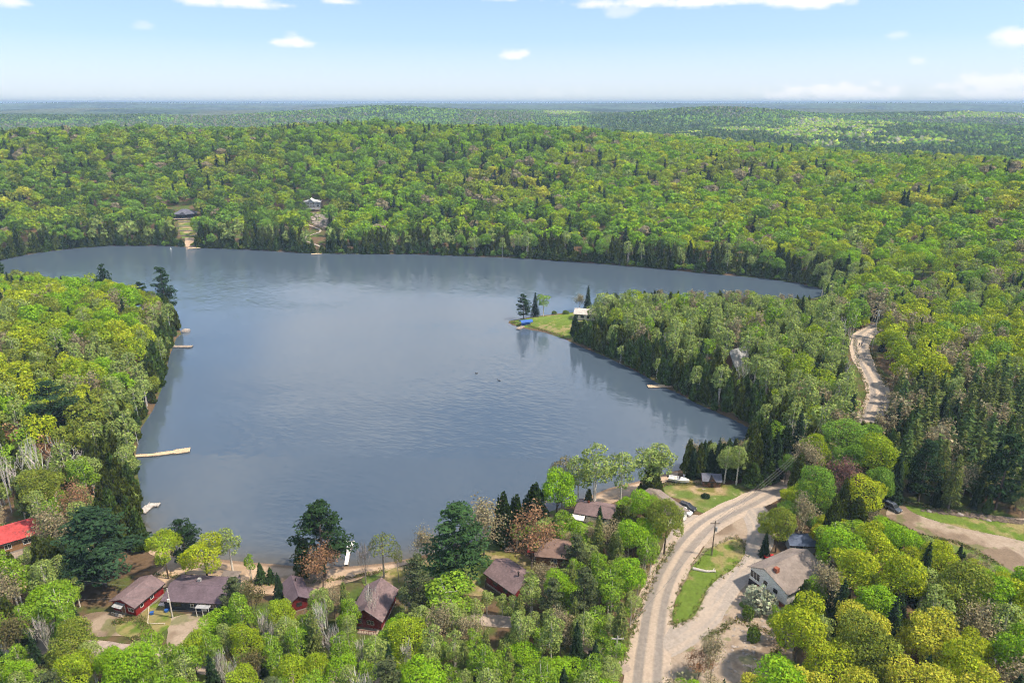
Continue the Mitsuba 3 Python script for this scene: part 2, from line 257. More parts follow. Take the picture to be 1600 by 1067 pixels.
SHEETS = [
    ('beach', [(-87.7, 136.7), (-84.9, 139.3), (-78.7, 136.1), (-73.8, 135.1), (-67.1, 133.4), (-59.1, 132.1), (-50.1, 131.6), (-37.4, 130.9), (-29.6, 132.3), (-23.9, 134.1), (-21.0, 134.6), (-22.0, 131.1), (-28.9, 128.4), (-35.6, 123.3), (-42.5, 120.4), (-47.6, 119.2), (-54.4, 119.1), (-59.6, 120.3), (-65.8, 123.7), (-72.7, 123.6), (-75.1, 119.9), (-79.4, 125.7), (-78.2, 129.5), (-83.3, 133.3)], 'sand_mat', 0.05, 'pale sand beach in front of the cottages', 0.8),
    ('beach_001', [(17.9, 157.5), (26.4, 164.3), (33.1, 167.1), (40.1, 171.0), (47.8, 174.4), (47.6, 170.4), (41.6, 165.2), (36.2, 160.4), (30.6, 157.5), (25.0, 153.9), (19.1, 152.7)], 'sand_mat', 0.05, 'narrow sand beach below the pale poplars', 0.7),
    ('yard', [(-87.7, 111.8), (-85.2, 113.7), (-81.3, 113.3), (-74.6, 111.6), (-68.5, 105.4), (-68.5, 103.8), (-74.8, 106.6), (-80.5, 105.7), (-88.2, 108.1)], 'yard_mat', 0.05, 'bare sandy yard in front of the small red cabin', 0.8),
    ('lawn', [(-79.3, 109.9), (-75.6, 111.7), (-75.8, 115.5), (-73.1, 116.4), (-69.2, 112.7), (-67.3, 108.5), (-69.6, 106.2), (-73.8, 105.8), (-77.1, 106.6)], 'grass_mat', 0.08, 'mown green lawn between the red cabin and the navy cottage', 0.4),
    ('lane_yard', [(-69.5, 111.7), (-63.8, 112.8), (-61.2, 112.8), (-59.9, 108.2), (-61.1, 103.8), (-62.1, 99.3), (-64.5, 99.4), (-66.7, 105.8)], 'yard_mat', 0.06, 'sandy drive in front of the navy cottage', 0.6),
    ('meadow', [(-33.9, 125.1), (-29.0, 129.0), (-21.9, 130.4), (-15.0, 134.7), (-8.3, 136.6), (-4.5, 134.8), (1.8, 132.9), (7.2, 128.1), (5.7, 125.6), (-2.8, 126.3), (-6.3, 124.2), (-5.4, 117.7), (-13.6, 119.0), (-21.8, 119.8), (-27.3, 120.0), (-31.5, 120.3)], 'dry_grass_mat', 0.05, 'patchy lawn behind the beach between tall pines', 0.6),
    ('lawn_001', [(34.1, 158.2), (42.3, 164.3), (50.1, 167.6), (57.5, 162.4), (66.8, 164.5), (75.3, 165.9), (64.3, 157.0), (56.2, 152.4), (49.9, 147.7), (46.4, 149.5), (46.0, 154.5), (41.7, 157.7)], 'dry_grass_mat', 0.05, 'patchy lawn around the little brick boathouse', 0.6),
    ('meadow_001', [(6.3, 142.6), (16.4, 151.1), (21.1, 141.9), (18.9, 136.2), (11.8, 131.7), (7.4, 134.0)], 'grass_mat', 0.05, 'green grass between the hip roofed cottage and the shore trees', 0.6),
    ('yard_001', [(18.8, 87.6), (26.0, 105.5), (33.5, 111.6), (41.5, 117.2), (48.7, 123.0), (54.1, 122.8), (57.1, 114.2), (54.0, 103.2), (46.1, 87.3)], 'yard_mat', 0.04, 'bare sandy yard with stony patches right of the road', 0.8),
    ('road_apron', [(30.1, 107.8), (32.1, 114.0), (35.7, 121.2), (40.4, 128.7), (47.3, 138.2), (56.1, 146.9), (62.4, 151.4), (64.3, 149.2), (60.5, 139.4), (56.3, 131.2), (49.7, 124.0), (41.8, 115.7), (34.5, 107.8)], 'yard_mat', 0.03, 'sandy apron between the road and the driveway mouth', 0.5),
    ('parking', [(36.4, 137.3), (41.8, 146.1), (45.0, 148.6), (48.3, 147.5), (49.5, 145.0), (43.6, 138.7), (38.4, 132.7), (33.6, 130.6)], 'drive_mat', 0.06, 'grey gravel parking beside the white cottage', 0.5),
    ('point_grass', [(-1.9, 314.8), (9.4, 319.3), (25.5, 325.0), (40.4, 330.1), (42.8, 311.2), (32.1, 280.2), (23.1, 291.6), (14.8, 300.7), (3.6, 306.9)], 'grass_mat', 0.05, 'green grass on the low point', 0.5),
    ('clearing', [(94.7, 151.0), (101.0, 153.1), (108.8, 149.4), (117.4, 147.7), (132.1, 143.8), (112.4, 117.3), (108.9, 125.8), (104.8, 135.1), (97.5, 138.1), (92.8, 145.2)], 'yard_mat', 0.05, 'sandy clearing cut into the woods', 0.9),
    ('clearing_grass', [(100.7, 152.6), (108.8, 149.4), (118.5, 146.9), (130.2, 141.2), (124.7, 133.7), (115.7, 138.1), (106.5, 142.9), (100.6, 147.9)], 'grass_mat', 0.09, 'strip of green grass along the back of the clearing', 0.6),
    ('clearing_grass_001', [(93.4, 141.7), (99.2, 138.4), (105.8, 134.3), (109.7, 125.1), (113.2, 118.3), (110.5, 114.6), (105.4, 122.7), (101.7, 132.5), (95.1, 136.5)], 'dry_grass_mat', 0.09, 'patchy dry grass along the near edge of the clearing', 0.8),
    ('far_beach', [(-250.2, 518.3), (-240.0, 517.4), (-227.0, 490.8), (-237.1, 490.4)], 'sand_mat', 0.3, 'small sand beach below the far terraces', 0.6),
    ('far_slope', [(-166.4, 583.8), (-150.7, 582.0), (-147.6, 559.7), (-154.3, 549.0)], 'grass_mat', 0.3, 'cleared grassy slope below the far house', 0.6),
    ('far_terrace', [(-278.5, 568.9), (-261.2, 568.3), (-236.6, 513.9), (-250.8, 515.1)], 'dry_grass_mat', 0.25, 'stony terraced slope below the far cottage', 0.4),
    ('hill_clearing', [(229.1, 713.7), (257.7, 720.7), (253.1, 695.8), (224.2, 684.9)], 'yard_mat', 0.3, 'bare gap in the woods near the ridge pines', 0.5),
    ('verge', [(31.5, 108.7), (33.0, 113.1), (35.7, 119.1), (39.3, 125.6), (43.6, 131.1), (49.4, 136.0), (53.3, 138.1), (54.4, 135.5), (53.1, 131.1), (49.6, 126.8), (44.1, 122.6), (40.5, 118.3), (38.3, 114.2), (36.8, 111.2), (33.7, 109.4)], 'grass_mat', 0.16, 'green grass island between road and driveway', 0.7),
    ('verge_001', [(45.9, 114.9), (48.6, 116.6), (50.4, 115.8), (50.0, 113.9), (46.9, 113.1)], 'grass_mat', 0.14, 'small grass patch beside the white house', 0.3)]
RIBBONS = [
    ('road', [(21.0, 80.3), (22.9, 89.3), (24.3, 95.7), (26.7, 105.3), (28.7, 112.2), (32.1, 120.8), (36.6, 129.1), (42.1, 137.1), (49.0, 144.5), (56.1, 149.7), (64.0, 155.0), (71.0, 160.6), (78.2, 166.7), (90.8, 177.3), (105.5, 188.8), (115.8, 201.1), (125.2, 213.9), (130.8, 228.1), (134.3, 243.5), (138.6, 256.1), (147.8, 272.8), (162.1, 290.4), (183.8, 306.6)], [9.5, 9, 8.5, 8, 7.6, 7.4, 7.2, 7.2, 7.2, 7.2, 7, 7, 6.8, 6.8, 7, 7.4, 7.6, 7.6, 7.6, 7.6, 7.8, 7.6, 7], 'road_mat', 0.1, 'pale gravel road with two grey wheel lanes'),
    ('driveway', [(28.0, 103.6), (33.1, 106.9), (38.8, 111.9), (44.7, 118.9), (50.6, 125.7), (56.1, 132.7), (59.3, 138.5), (61.1, 144.8), (60.8, 150.6)], [7, 7, 6.5, 5.5, 5.5, 6, 6, 7, 8], 'drive_mat', 0.08, 'grey gravel driveway looping past the white house'),
    ('lane', [(21.6, 97.7), (15.7, 102.2), (8.8, 108.2), (0.0, 109.9), (-7.7, 111.0), (-15.4, 110.8), (-24.1, 109.3)], 3.4, 'lane_mat', 0.07, 'narrow sandy lane behind the maroon cabins'),
    ('lane_001', [(21.3, 86.3), (11.1, 91.5), (-11.4, 94.1), (-34.6, 96.0), (-52.9, 98.6), (-72.3, 102.0), (-90.3, 103.7), (-107.4, 103.7)], 4.5, 'lane_mat', 0.07, 'grey lane half hidden below the front row of trees'),
    ('far_path', [(-168.5, 563.4), (-157.8, 542.6), (-149.5, 527.9), (-155.9, 517.1), (-151.9, 502.5), (-136.8, 484.4), (-133.7, 475.7)], 1.6, 'drive_mat', 0.5, 'winding gravel path down to the far dock')]
SPOT = {"pole": [45.6, 131.1], "lawn_pole": [-68.4, 111.6], "front_pole": [18.6, 96.3], "upper_pole": [142.7, 254.6], "bend_pole": [82.5, 167.6], "suv": [43.9, 150.3], "white_car": [42.7, 150.6], "jeep": [96.6, 149.7], "boat": [47.5, 165.0], "white_shed": [49.1, 167.2], "mower": [58.1, 129.7], "culvert_a": [40.0, 126.1], "culvert_b": [44.8, 125.1], "drum": [14.6, 101.0], "chair_a": [-107.3, 153.7], "chair_b": [-105.4, 152.6], "bin_a": [-71.1, 112.3], "bin_b": [-70.7, 113.3], "table": [-25.5, 119.0], "table_b": [-35.7, 125.3], "walker_a": [139.3, 258.0], "walker_b": [140.9, 259.3], "loon_a": [-4.9, 240.6], "loon_b": [-13.8, 248.1], "buoy": [-247.0, 488.4], "rock": [-151.1, 299.9], "lift": [6.7, 308.8], "border_a": [-74.7, 114.6], "border_b": [-72.5, 109.8], "border_c": [-69.1, 109.7], "brick_house": [54.6, 163.4], "blue_shed": [67.2, 133.4], "barrel": [10.1, 139.1], "c3": [-43.6, 115.0], "c6": [9.5, 128.6], "c7": [20.7, 145.9], "c8": [38.4, 146.3], "c13": [34.7, 309.6], "c14": [85.8, 244.4], "far1": [-271.0, 568.8], "far2": [-170.9, 588.7], "c12": [-114.4, 131.5], "tin": [-114.4, 135.8], "table_c": [-0.7, 134.2], "rock_a": [105.4, 148.6], "rock_b": [112.1, 146.9], "rock_c": [117.5, 144.3]}
# trees one by one: x, y, height, width in decimetres
TREES = {
    'birch:pale:right maples': [1922,2631,158,64,1833,2796,147,52,1732,2183,154,53,1812,2531,140,53,1609,2659,119,48,1612,2613,128,51,1744,2367,120,39,1862,2527,124,43,1628,2747,128,43,1774,2499,165,60,1502,2398,134,50,1887,2632,67,27,1484,2227,70,28,1737,2600,81,33,1709,2720,82,33,1575,2647,77,31,1583,2603,73,30,1858,2359,60,24,1633,2473,73,29,1645,2317,90,36,1936,2463,76,31,1574,2243,68,28,1587,2572,70,28],
    'maple:yellow:right maples': [2039,2759,143,95,2011,2653,151,90,1747,2740,130,78,2150,2785,120,73,1832,2245,156,101,1659,2682,136,82,1973,2500,170,95,1755,2821,125,66,1864,2591,168,92,1820,2677,142,80,1680,2799,147,96,1521,2351,143,91,2047,2834,134,86,1655,2436,141,76,1406,2159,172,108,1437,2462,133,88,1787,2615,154,92,1882,2455,126,74,1887,2323,144,94,1483,2175,134,90,1529,2642,133,76,1764,2279,119,74,1493,2510,135,77,1371,2218,134,77,1817,2747,126,81,2016,2544,123,68,2070,2701,118,68,1904,2553,77,51,1796,2312,70,46,1756,2420,68,45,1779,2707,83,55,1739,2631,73,48,1555,2607,66,44,1375,2272,66,44,1689,2256,91,60,1654,2551,57,38,1916,2595,62,41,1542,2401,64,42,1812,2571,66,44,1778,2778,60,39,1739,2246,65,43,1610,2703,72,47,1467,2256,58,38,1545,2492,66,44,1570,2893,61,40,1963,2630,66,44],
    'maple:olive:left lower': [-1250,1823,167,91,-1132,1439,157,89,-1233,1709,156,86,-1498,1777,145,82,-1367,1601,59,39,-1113,1533,62,41],
    'birch:lime:point': [703,2417,118,40,1089,2743,143,51,805,2794,147,54,945,2350,149,58,1172,2828,157,56,756,2488,119,45,1093,2688,151,62,933,2479,171,65,513,3044,128,43,1039,2054,128,44,752,2448,133,51,677,2957,142,58,1135,2846,154,55,1252,2535,130,52,678,2870,157,51,780,3005,162,64,845,2905,150,57,1392,2799,118,45,773,1776,126,49,573,2709,151,54,1188,2385,138,55,1410,2716,167,61,1321,2594,117,41,1047,2690,123,46,1189,2652,126,44,1372,2915,141,53,1437,2752,148,50,519,2934,148,60,1562,3152,159,56,940,2660,120,39,1039,2426,136,55,1361,2595,166,60,1330,2865,124,49,991,3025,133,48,1088,2911,59,24,1226,2350,65,26,1241,3042,59,24,905,2605,64,26,762,2415,58,23,806,2871,68,28,1202,2919,62,25,674,3227,72,29,740,2846,83,34,620,3084,68,28,423,3087,64,26,537,3129,78,31,1158,2397,57,23,1364,2866,60,24,532,2723,70,28,895,2822,62,25,1187,2993,71,29,1011,2072,64,26,951,1895,61,24,907,3171,88,35,587,2839,61,25,1026,2625,75,30,1168,2783,71,29,1041,2490,72,29,1288,2590,87,35,1480,2935,70,28,968,2748,60,24,425,2784,67,27,1158,2903,66,27,790,2186,90,36,628,3123,76,31,710,2814,62,25,675,2774,69,28,1252,2914,68,27,1055,3048,66,27,887,2292,79,32,1070,2249,65,26,819,3130,83,33,813,2177,73,30,903,2241,64,26,1194,2414,61,25,488,2922,62,25,1031,2597,71,28,786,2968,88,36,879,3172,64,26],
    'birch:pale:point': [1544,3195,168,65,640,2544,169,65,811,2554,162,59,1127,2718,136,51,626,2379,136,55,1459,2964,130,49,1136,2786,154,56,978,2909,171,61,924,1915,152,55,1375,2750,142,57,480,2716,168,56,1499,2974,126,47,749,2735,166,63,1198,2440,121,49,1010,2032,131,47,945,2939,138,46,1090,2429,134,52,1039,1905,141,50,778,1913,128,50,930,3055,145,54,1280,2871,122,43,403,2895,142,54,875,2802,138,51,1196,2321,121,43,807,2515,125,46,1179,2936,131,47,1321,2962,130,42,866,2009,133,47,747,2788,150,58,901,2896,161,63,532,2800,157,56,719,2177,155,60,1060,2285,158,51,568,2875,159,64,967,2712,153,50,1284,2787,140,57,996,2833,132,48,708,2848,141,52,997,2123,117,44,1055,2463,128,52,1028,2206,119,41,903,2363,156,56,842,3024,125,51,1452,2916,130,51,908,2209,127,44,938,2540,130,52,981,2080,137,56,1115,2535,135,55,1259,2654,170,58,1145,2285,152,52,551,3055,121,44,1300,2680,127,49,1154,3056,124,50,564,3010,139,55,912,2062,119,43,1119,2366,131,43,698,2529,147,60,1040,2381,145,52,604,2773,151,57,1208,2819,130,43,1124,2593,135,45,419,2693,132,54,901,2728,172,61,1070,2942,152,57,1193,2602,121,48,1084,2503,163,57,1034,2254,121,50,746,2679,141,48,1487,2876,138,47,679,2470,147,53,1246,2749,134,54,854,2223,152,52,924,2628,134,54,844,1860,150,58,996,2748,136,56,1013,2510,133,50,936,2402,118,42,1151,2436,129,49,666,2617,167,68,1356,2830,150,59,817,2453,167,60,1046,1967,161,55,893,2115,140,52,813,2604,168,57,1129,2900,155,58,484,2896,123,42,915,2690,125,47,1200,2781,122,43,1406,2962,139,56,1104,3022,123,41,1082,2031,160,63,675,2828,131,43,583,2935,155,51,825,2722,123,45,1173,2749,135,44,995,2252,130,49,946,2120,138,55,1354,2709,150,51,1497,3110,126,41,859,2137,172,59,623,2966,125,48,631,3149,130,46,1260,2945,127,44,479,2981,125,46,984,1882,154,56,832,2837,161,54,731,2633,162,58,1087,2783,119,39,1462,3013,140,53,908,1800,169,69,881,2172,160,55,1132,2331,118,46,612,2899,137,50,1079,2158,138,48,733,3001,139,45,1017,2789,126,49,1227,2686,131,44,850,2686,164,66,1321,2899,124,47,627,3049,149,57,908,3024,132,50,541,2757,137,55,1078,2878,139,54,840,1980,123,42,824,3069,123,47,974,3175,118,39,1007,2446,125,45,900,1995,130,46,1299,2635,145,55,774,2945,117,38,1078,2197,117,43,651,2247,126,45,501,2866,144,53,838,3109,136,48,558,2969,159,59,863,2862,167,56,871,2271,130,43,931,2247,136,47,774,2606,132,51,591,2633,121,41,711,2775,132,43,665,2670,137,45,1274,3014,118,38,1253,2493,146,59,962,2810,137,52,960,2867,123,43,672,3011,156,60,1138,2983,129,46,1212,2538,131,45,1124,2404,125,46,866,2764,146,47,789,2758,131,42,933,2998,120,41,849,2620,126,46,833,2255,128,52,651,2803,124,51,886,2630,131,46,789,2396,118,40,585,2601,119,45,941,1978,170,64,919,2302,164,59,1214,3077,118,46,516,2694,141,48,1082,2605,126,42,776,2881,122,44,575,2812,150,48,975,1842,162,56,941,2737,137,49,1096,2571,119,45,514,3003,164,61,1119,2111,133,52,1346,2945,119,41,876,2943,147,52,1030,2551,127,47,721,3100,134,48,1129,2237,137,53,624,2492,152,51,1116,2458,120,47,1036,3107,119,40,981,3124,126,42,1232,2449,131,47,675,2398,131,45,1237,2407,124,46,1223,2578,125,49,477,3175,119,46,906,1957,120,46,988,2350,121,48,883,2407,168,63,1166,3015,128,51,852,2736,119,39,963,2436,128,43,1117,2656,138,45,723,2484,121,41,1190,2718,121,40,1045,2010,151,52,1056,2587,129,42,973,2493,144,48,488,2758,157,58,441,2877,127,48,881,3086,138,51,486,3063,122,42,858,1815,129,49,598,3190,75,30,1126,3084,70,28,790,2827,59,24,1018,2995,63,25,785,2252,86,35,968,2557,58,23,1119,2963,61,25,930,1942,59,24,1262,2434,58,24,488,2682,65,26,697,2640,70,28,566,3224,80,32,358,2871,58,23,580,1738,69,28,740,3161,62,25,875,2203,71,29,1256,3000,75,30,1132,3014,71,29,714,2689,80,32,1250,2701,66,27,631,1691,64,26,1216,2846,89,36,441,2592,81,32,634,3007,71,29,477,2945,78,32,553,2421,85,34,1228,2648,67,27,577,2540,58,24,982,2461,67,27,586,1778,67,27,795,3072,64,26,515,2968,71,29,929,2962,63,25,918,2977,59,24,1104,2914,57,23,665,1694,72,29,719,2397,74,30,892,1900,58,23,976,2046,80,32,638,3179,88,36,770,2301,89,36,1147,2567,74,30,743,3197,64,26,1066,3012,59,24,395,2923,62,25,1108,2298,70,28,486,3026,89,36,462,2901,61,25,1175,2263,72,29,444,3152,90,36,1325,2710,76,30,608,1767,62,25,1421,2831,81,32,881,2223,64,26,719,2750,83,33,699,2907,87,35,1193,2238,75,30,333,2956,58,23,661,2507,73,29,1117,3100,57,23,1050,2991,83,33,954,3032,82,33,322,2844,86,34,833,3190,90,36,1072,2386,80,32,1215,2742,74,30,814,2689,75,30,691,2335,67,27,1161,2693,80,32,611,2605,62,25,988,1968,60,24,811,2890,71,29,457,3129,91,37,524,3199,76,31,527,3066,60,24,1028,2869,60,24,1009,2403,70,28,532,3178,77,31,931,2864,69,28,1327,2925,67,27,295,2943,60,24,600,3220,77,31,805,3197,69,28,1078,3117,70,28,1247,2610,65,26,1175,2173,58,24,804,2487,68,27,675,2267,80,32,590,1712,92,37,1385,2860,62,25,747,3126,66,27,870,2597,68,27,1073,2834,59,24,1018,2709,69,28,688,1730,59,24,1194,2680,69,28,530,2877,61,25,1306,2764,79,32,965,2144,72,29,788,2441,57,23,1411,2778,72,29,1117,3000,66,26,1175,2458,77,31,826,2869,70,28,1162,2666,83,34,712,2984,83,33,857,3169,73,30,1148,2135,72,29,828,2190,73,30,610,1686,64,26,769,2234,82,33,514,2897,83,34,1269,2684,81,33,553,2909,63,25,813,2929,83,34,744,2340,68,28,991,2788,61,25,674,1778,61,25,958,2680,87,35,807,3106,61,25,673,3062,69,28,990,1949,70,28,1271,2621,66,26,523,2834,88,36,949,3078,82,33,549,2940,61,24,1088,2114,60,24,940,2080,77,31,1233,2955,85,34,789,2926,58,23,780,2671,70,28,826,2997,61,25,1235,2857,69,28,1372,2954,82,33,1059,2237,58,23,1300,2820,62,25,666,1719,89,36,1382,2700,75,30,1459,2789,65,26,1020,1953,59,24,1258,2893,81,33,776,3202,62,25,1019,2901,82,33,1234,2892,92,37,1220,2374,59,24,1112,2501,59,24,422,3156,63,26,494,3226,75,30,761,2651,62,25,603,2860,62,25,1317,2836,89,36,696,3043,66,27,548,2482,61,25,648,2944,82,33,1046,2722,60,24,410,2740,69,28,571,2752,81,33,1258,2844,69,28,1457,2809,81,33,839,2583,58,23,567,3174,59,24,1165,2587,74,30,612,2804,62,25,1433,2951,68,27,1330,2691,68,27,586,2659,64,26,557,2504,61,25,1371,2983,60,24,1023,3085,80,32,835,2803,92,37,1030,2308,59,24,748,2871,77,31,859,2827,64,26,834,2166,77,31,502,3195,59,24,586,3239,69,28,654,2844,69,28,902,2268,57,23,596,3167,91,37,1191,2349,89,36,990,2807,69,28,1228,2783,69,28,994,2705,67,27,776,2466,68,28],
    'maple:yellow:right maples low': [728,863,161,88,963,1019,163,108,876,1167,123,71,757,1100,169,96,503,961,165,94,757,1211,151,87,684,1134,154,97,527,894,130,83,799,933,121,72,786,880,70,46,855,1092,75,49,946,1148,90,60,758,906,74,49,764,1359,61,40,987,1135,89,59,897,1227,90,59,865,1203,59,39,825,1198,69,45,989,1223,57,38,763,971,69,46,807,1176,59,39,947,1260,61,40,945,1291,58,38,918,1180,60,40,551,1062,60,40,922,1124,58,38,870,1250,71,47,922,977,89,59,662,1080,65,43],
    'maple:yellow:right middle': [1783,2875,165,94,2257,3096,142,85,2171,3335,146,84,2184,3223,125,75,1786,2957,120,64,2098,3124,131,74],
    'spruce:dark:left woods': [-2332,3037,137,49,-1851,2733,119,43,-2209,2851,146,44,-1406,1915,117,36,-2353,3306,125,48,-2156,3040,130,45,-2007,2574,111,35,-1687,2842,148,48,-1609,2291,143,48,-1765,2725,127,41,-1579,2027,142,53,-2145,2869,124,40,-1303,1924,148,45,-1946,3187,111,40,-2361,3481,133,44,-1872,2653,131,43,-1411,2269,111,38,-1678,2201,127,40,-2390,3240,161,60,-2192,3269,115,39,-2001,3144,126,43,-2184,2894,148,45,-2000,3100,138,45,-2641,3436,112,40,-1377,1942,122,39,-2535,3372,144,52,-2679,3637,112,38,-2600,3428,156,47,-2218,2990,120,37,-1493,1997,73,27,-1530,1936,74,28,-1644,2032,82,31,-1665,2579,72,27,-1762,2380,59,22,-1354,2110,68,26,-1701,2227,82,31,-1691,2366,70,26,-1931,2476,67,25,-1772,2759,85,32,-1496,2329,79,30,-1672,2811,60,22,-1813,2265,61,23,-1450,2338,82,31,-1378,2238,61,23,-1585,2795,55,21,-1543,2045,57,21],
    'maple:olive:right maples low': [595,910,167,95,833,1047,171,94,655,927,64,42,732,1016,75,49],
    'maple:lime:left woods': [-2537,3250,126,69,-1576,2691,156,89,-1421,2219,141,79,-1721,2965,171,103,-1691,2425,138,87,-1520,1840,154,102,-1665,2883,119,73,-2333,3435,123,75,-2416,3158,137,77,-2139,3207,149,84,-1907,3242,146,92,-1775,3057,148,96,-1881,3170,152,86,-1926,2667,134,85,-2555,3446,140,74,-1974,2828,155,92,-2265,2976,131,81,-2078,3280,134,81,-1324,2139,131,86,-2056,3129,171,114,-1912,2816,119,71,-1938,3136,157,83,-1879,2559,172,109,-1446,1859,124,75,-2798,3667,102,68,-2275,3450,132,74,-1852,3274,94,53,-1638,2624,163,106,-2209,3433,97,52,-2437,3346,149,87,-1978,3364,124,70,-1927,2890,168,99,-1698,2521,139,87,-2695,3601,117,64,-2576,3313,157,91,-1833,2802,122,69,-2372,3528,135,72,-2433,3439,137,72,-2641,3394,137,76,-2423,3538,122,65,-1635,2547,139,76,-2357,3149,129,69,-1482,2236,64,42,-1578,2821,71,47,-1673,2762,72,48,-1802,2579,57,38,-1379,2165,87,57,-2037,2562,74,49,-1860,2395,65,43,-1520,2346,73,48,-1618,2865,74,49,-1508,2588,85,56,-1781,2317,58,38,-1793,2694,89,59,-1690,2602,68,45,-1850,2682,67,44],
    'maple:olive:left woods': [-1624,1982,164,87,-1847,2865,144,82,-2487,3413,157,87,-2617,3502,154,93,-1998,2616,122,66,-1628,2803,147,94,-1476,2373,141,92,-1930,2408,164,108,-1569,2140,155,99,-1360,1879,164,95,-1308,1977,137,87,-1663,2265,138,74,-1948,2600,118,74,-2217,3059,140,86,-1729,2197,134,72,-2304,3127,154,90,-1946,2737,162,102,-2394,3288,125,70,-2036,2795,138,81,-2306,3500,110,63,-1787,3120,120,72,-1886,2486,127,72,-2382,3426,119,63,-1699,2645,61,40,-1620,2236,89,59,-1550,2374,62,41,-1767,2617,67,44,-1652,2466,79,52,-2008,2522,68,45,-1575,2080,62,41,-1631,2141,60,40],
    'birch:pale:left woods': [-1273,2035,137,51,-1983,2899,121,48,-2068,2622,161,61,-1455,2301,153,62,-1530,1902,169,62,-1552,2408,150,51,-2043,3017,157,57,-1976,2546,163,53,-1412,2041,142,47,-1540,2248,161,62,-1722,2621,162,53,-1396,2316,137,52,-1796,2840,135,55,-1434,2504,164,55,-1658,2339,172,67,-1519,2301,139,56,-1625,2188,153,58,-1317,2070,153,55,-2016,2706,155,60,-2666,3553,138,52,-2447,3273,124,46,-1433,1996,150,60,-1373,2204,143,56,-1803,2996,153,50,-1776,2278,158,60,-2024,2868,121,40,-2076,2699,156,53,-2020,3218,143,56,-1543,2076,137,45,-1825,2494,121,42,-1624,2743,119,39,-1590,2755,120,43,-1523,2685,122,49,-1433,2177,118,39,-1826,2522,83,34,-1869,2623,62,25,-1425,2331,76,31,-1473,1985,57,23,-1584,1972,61,25,-1739,2154,72,29,-1565,2215,67,27,-1896,2607,70,28,-1460,2036,59,24,-1882,2451,59,24,-1775,2650,67,27,-1542,2278,57,23,-1676,2171,92,37,-1645,2716,83,34,-1638,2422,77,31,-1847,2609,87,35,-1591,2406,74,30,-1401,2017,72,29,-1738,2734,61,25,-1950,2525,72,29,-1585,2643,71,29,-1876,2419,87,35,-1706,2468,60,24,-1443,2027,74,30,-1432,2272,66,26,-1470,2005,75,30,-1688,2668,79,32,-1934,2538,63,25],
    'maple:yellow:left woods': [-2287,3058,120,66,-1456,2553,164,93,-1692,2711,125,83,-2345,3207,120,77,-1759,3181,122,77,-2203,2936,139,80,-1371,1994,134,78,-2105,3055,157,86,-1901,3318,133,79,-1710,2308,155,93,-1816,2926,155,91,-2153,3282,118,68,-1981,3281,162,101,-2168,2753,152,91,-2494,3327,129,72,-1983,2675,118,63,-1577,2593,124,67,-1536,2533,164,104,-1704,2103,155,88,-1536,1989,153,86,-1972,2484,145,95,-2084,2755,147,84,-2111,2828,154,99,-2015,2953,171,112,-2277,3372,118,75,-1798,2355,145,81,-1625,2076,162,105,-2345,3378,138,86,-1581,1929,172,98,-1523,2189,152,83,-1479,2463,167,99,-1685,2040,141,89,-2357,3093,119,70,-2332,2983,148,87,-1711,2579,58,38,-1685,2564,65,43,-1965,2639,64,42,-1579,2316,68,45,-1828,2705,71,47,-1475,2203,62,41,-1650,2506,59,39,-1670,2382,69,46,-1921,2510,76,50,-1719,2261,69,45,-1494,2095,90,59,-1785,2465,68,45,-1567,2289,63,42,-1519,2397,58,38],
    'budding:tan:right maples': [1497,2445,111,70,1542,2204,145,92,2103,2632,131,76,1552,2701,159,87,1713,2427,155,81,2130,2689,134,77,1544,2558,160,93,1553,2134,131,82,1532,2266,146,80,1905,2509,139,71,1661,2614,137,83,1644,2384,123,66,1323,2132,117,68,1973,2728,116,62,2214,2802,142,80,1832,2331,58,36,1504,2595,64,40,1707,2621,67,42,1701,2377,77,48,1712,2284,64,40,1542,2454,57,36,1930,2385,74,47],
    'cedar:green:left shore': [-1626,3067,144,49,-1511,2848,101,35,-1380,2441,105,41,-1439,2623,141,52,-1601,3040,103,39,-1490,2656,113,39,-1009,1579,118,40,-1195,1879,120,44,-1743,3241,119,42,-1338,2356,128,50,-1286,2192,102,34,-1513,2813,121,48,-1387,2475,136,56,-1459,2687,119,41,-1540,2860,110,40,-868,1352,118,43,-1475,2753,103,35,-932,1428,108,36,-1187,1941,60,24,-1270,1990,71,29,-1389,2372,76,31,-1488,2690,56,22,-1333,2405,70,28,-1255,2060,71,29,-1072,1647,52,21,-1084,1663,63,25,-1306,2348,74,30,-1213,1996,71,29,-1238,1929,71,29,-1393,2514,63,26,-1125,1743,55,22,-1253,2080,76,31,-1074,1711,63,25,-1471,2774,50,20,-1428,2475,67,27,-1350,2461,67,27,-1051,1640,65,26,-1244,2103,53,22,-1525,2926,51,21,-1473,2599,66,27],
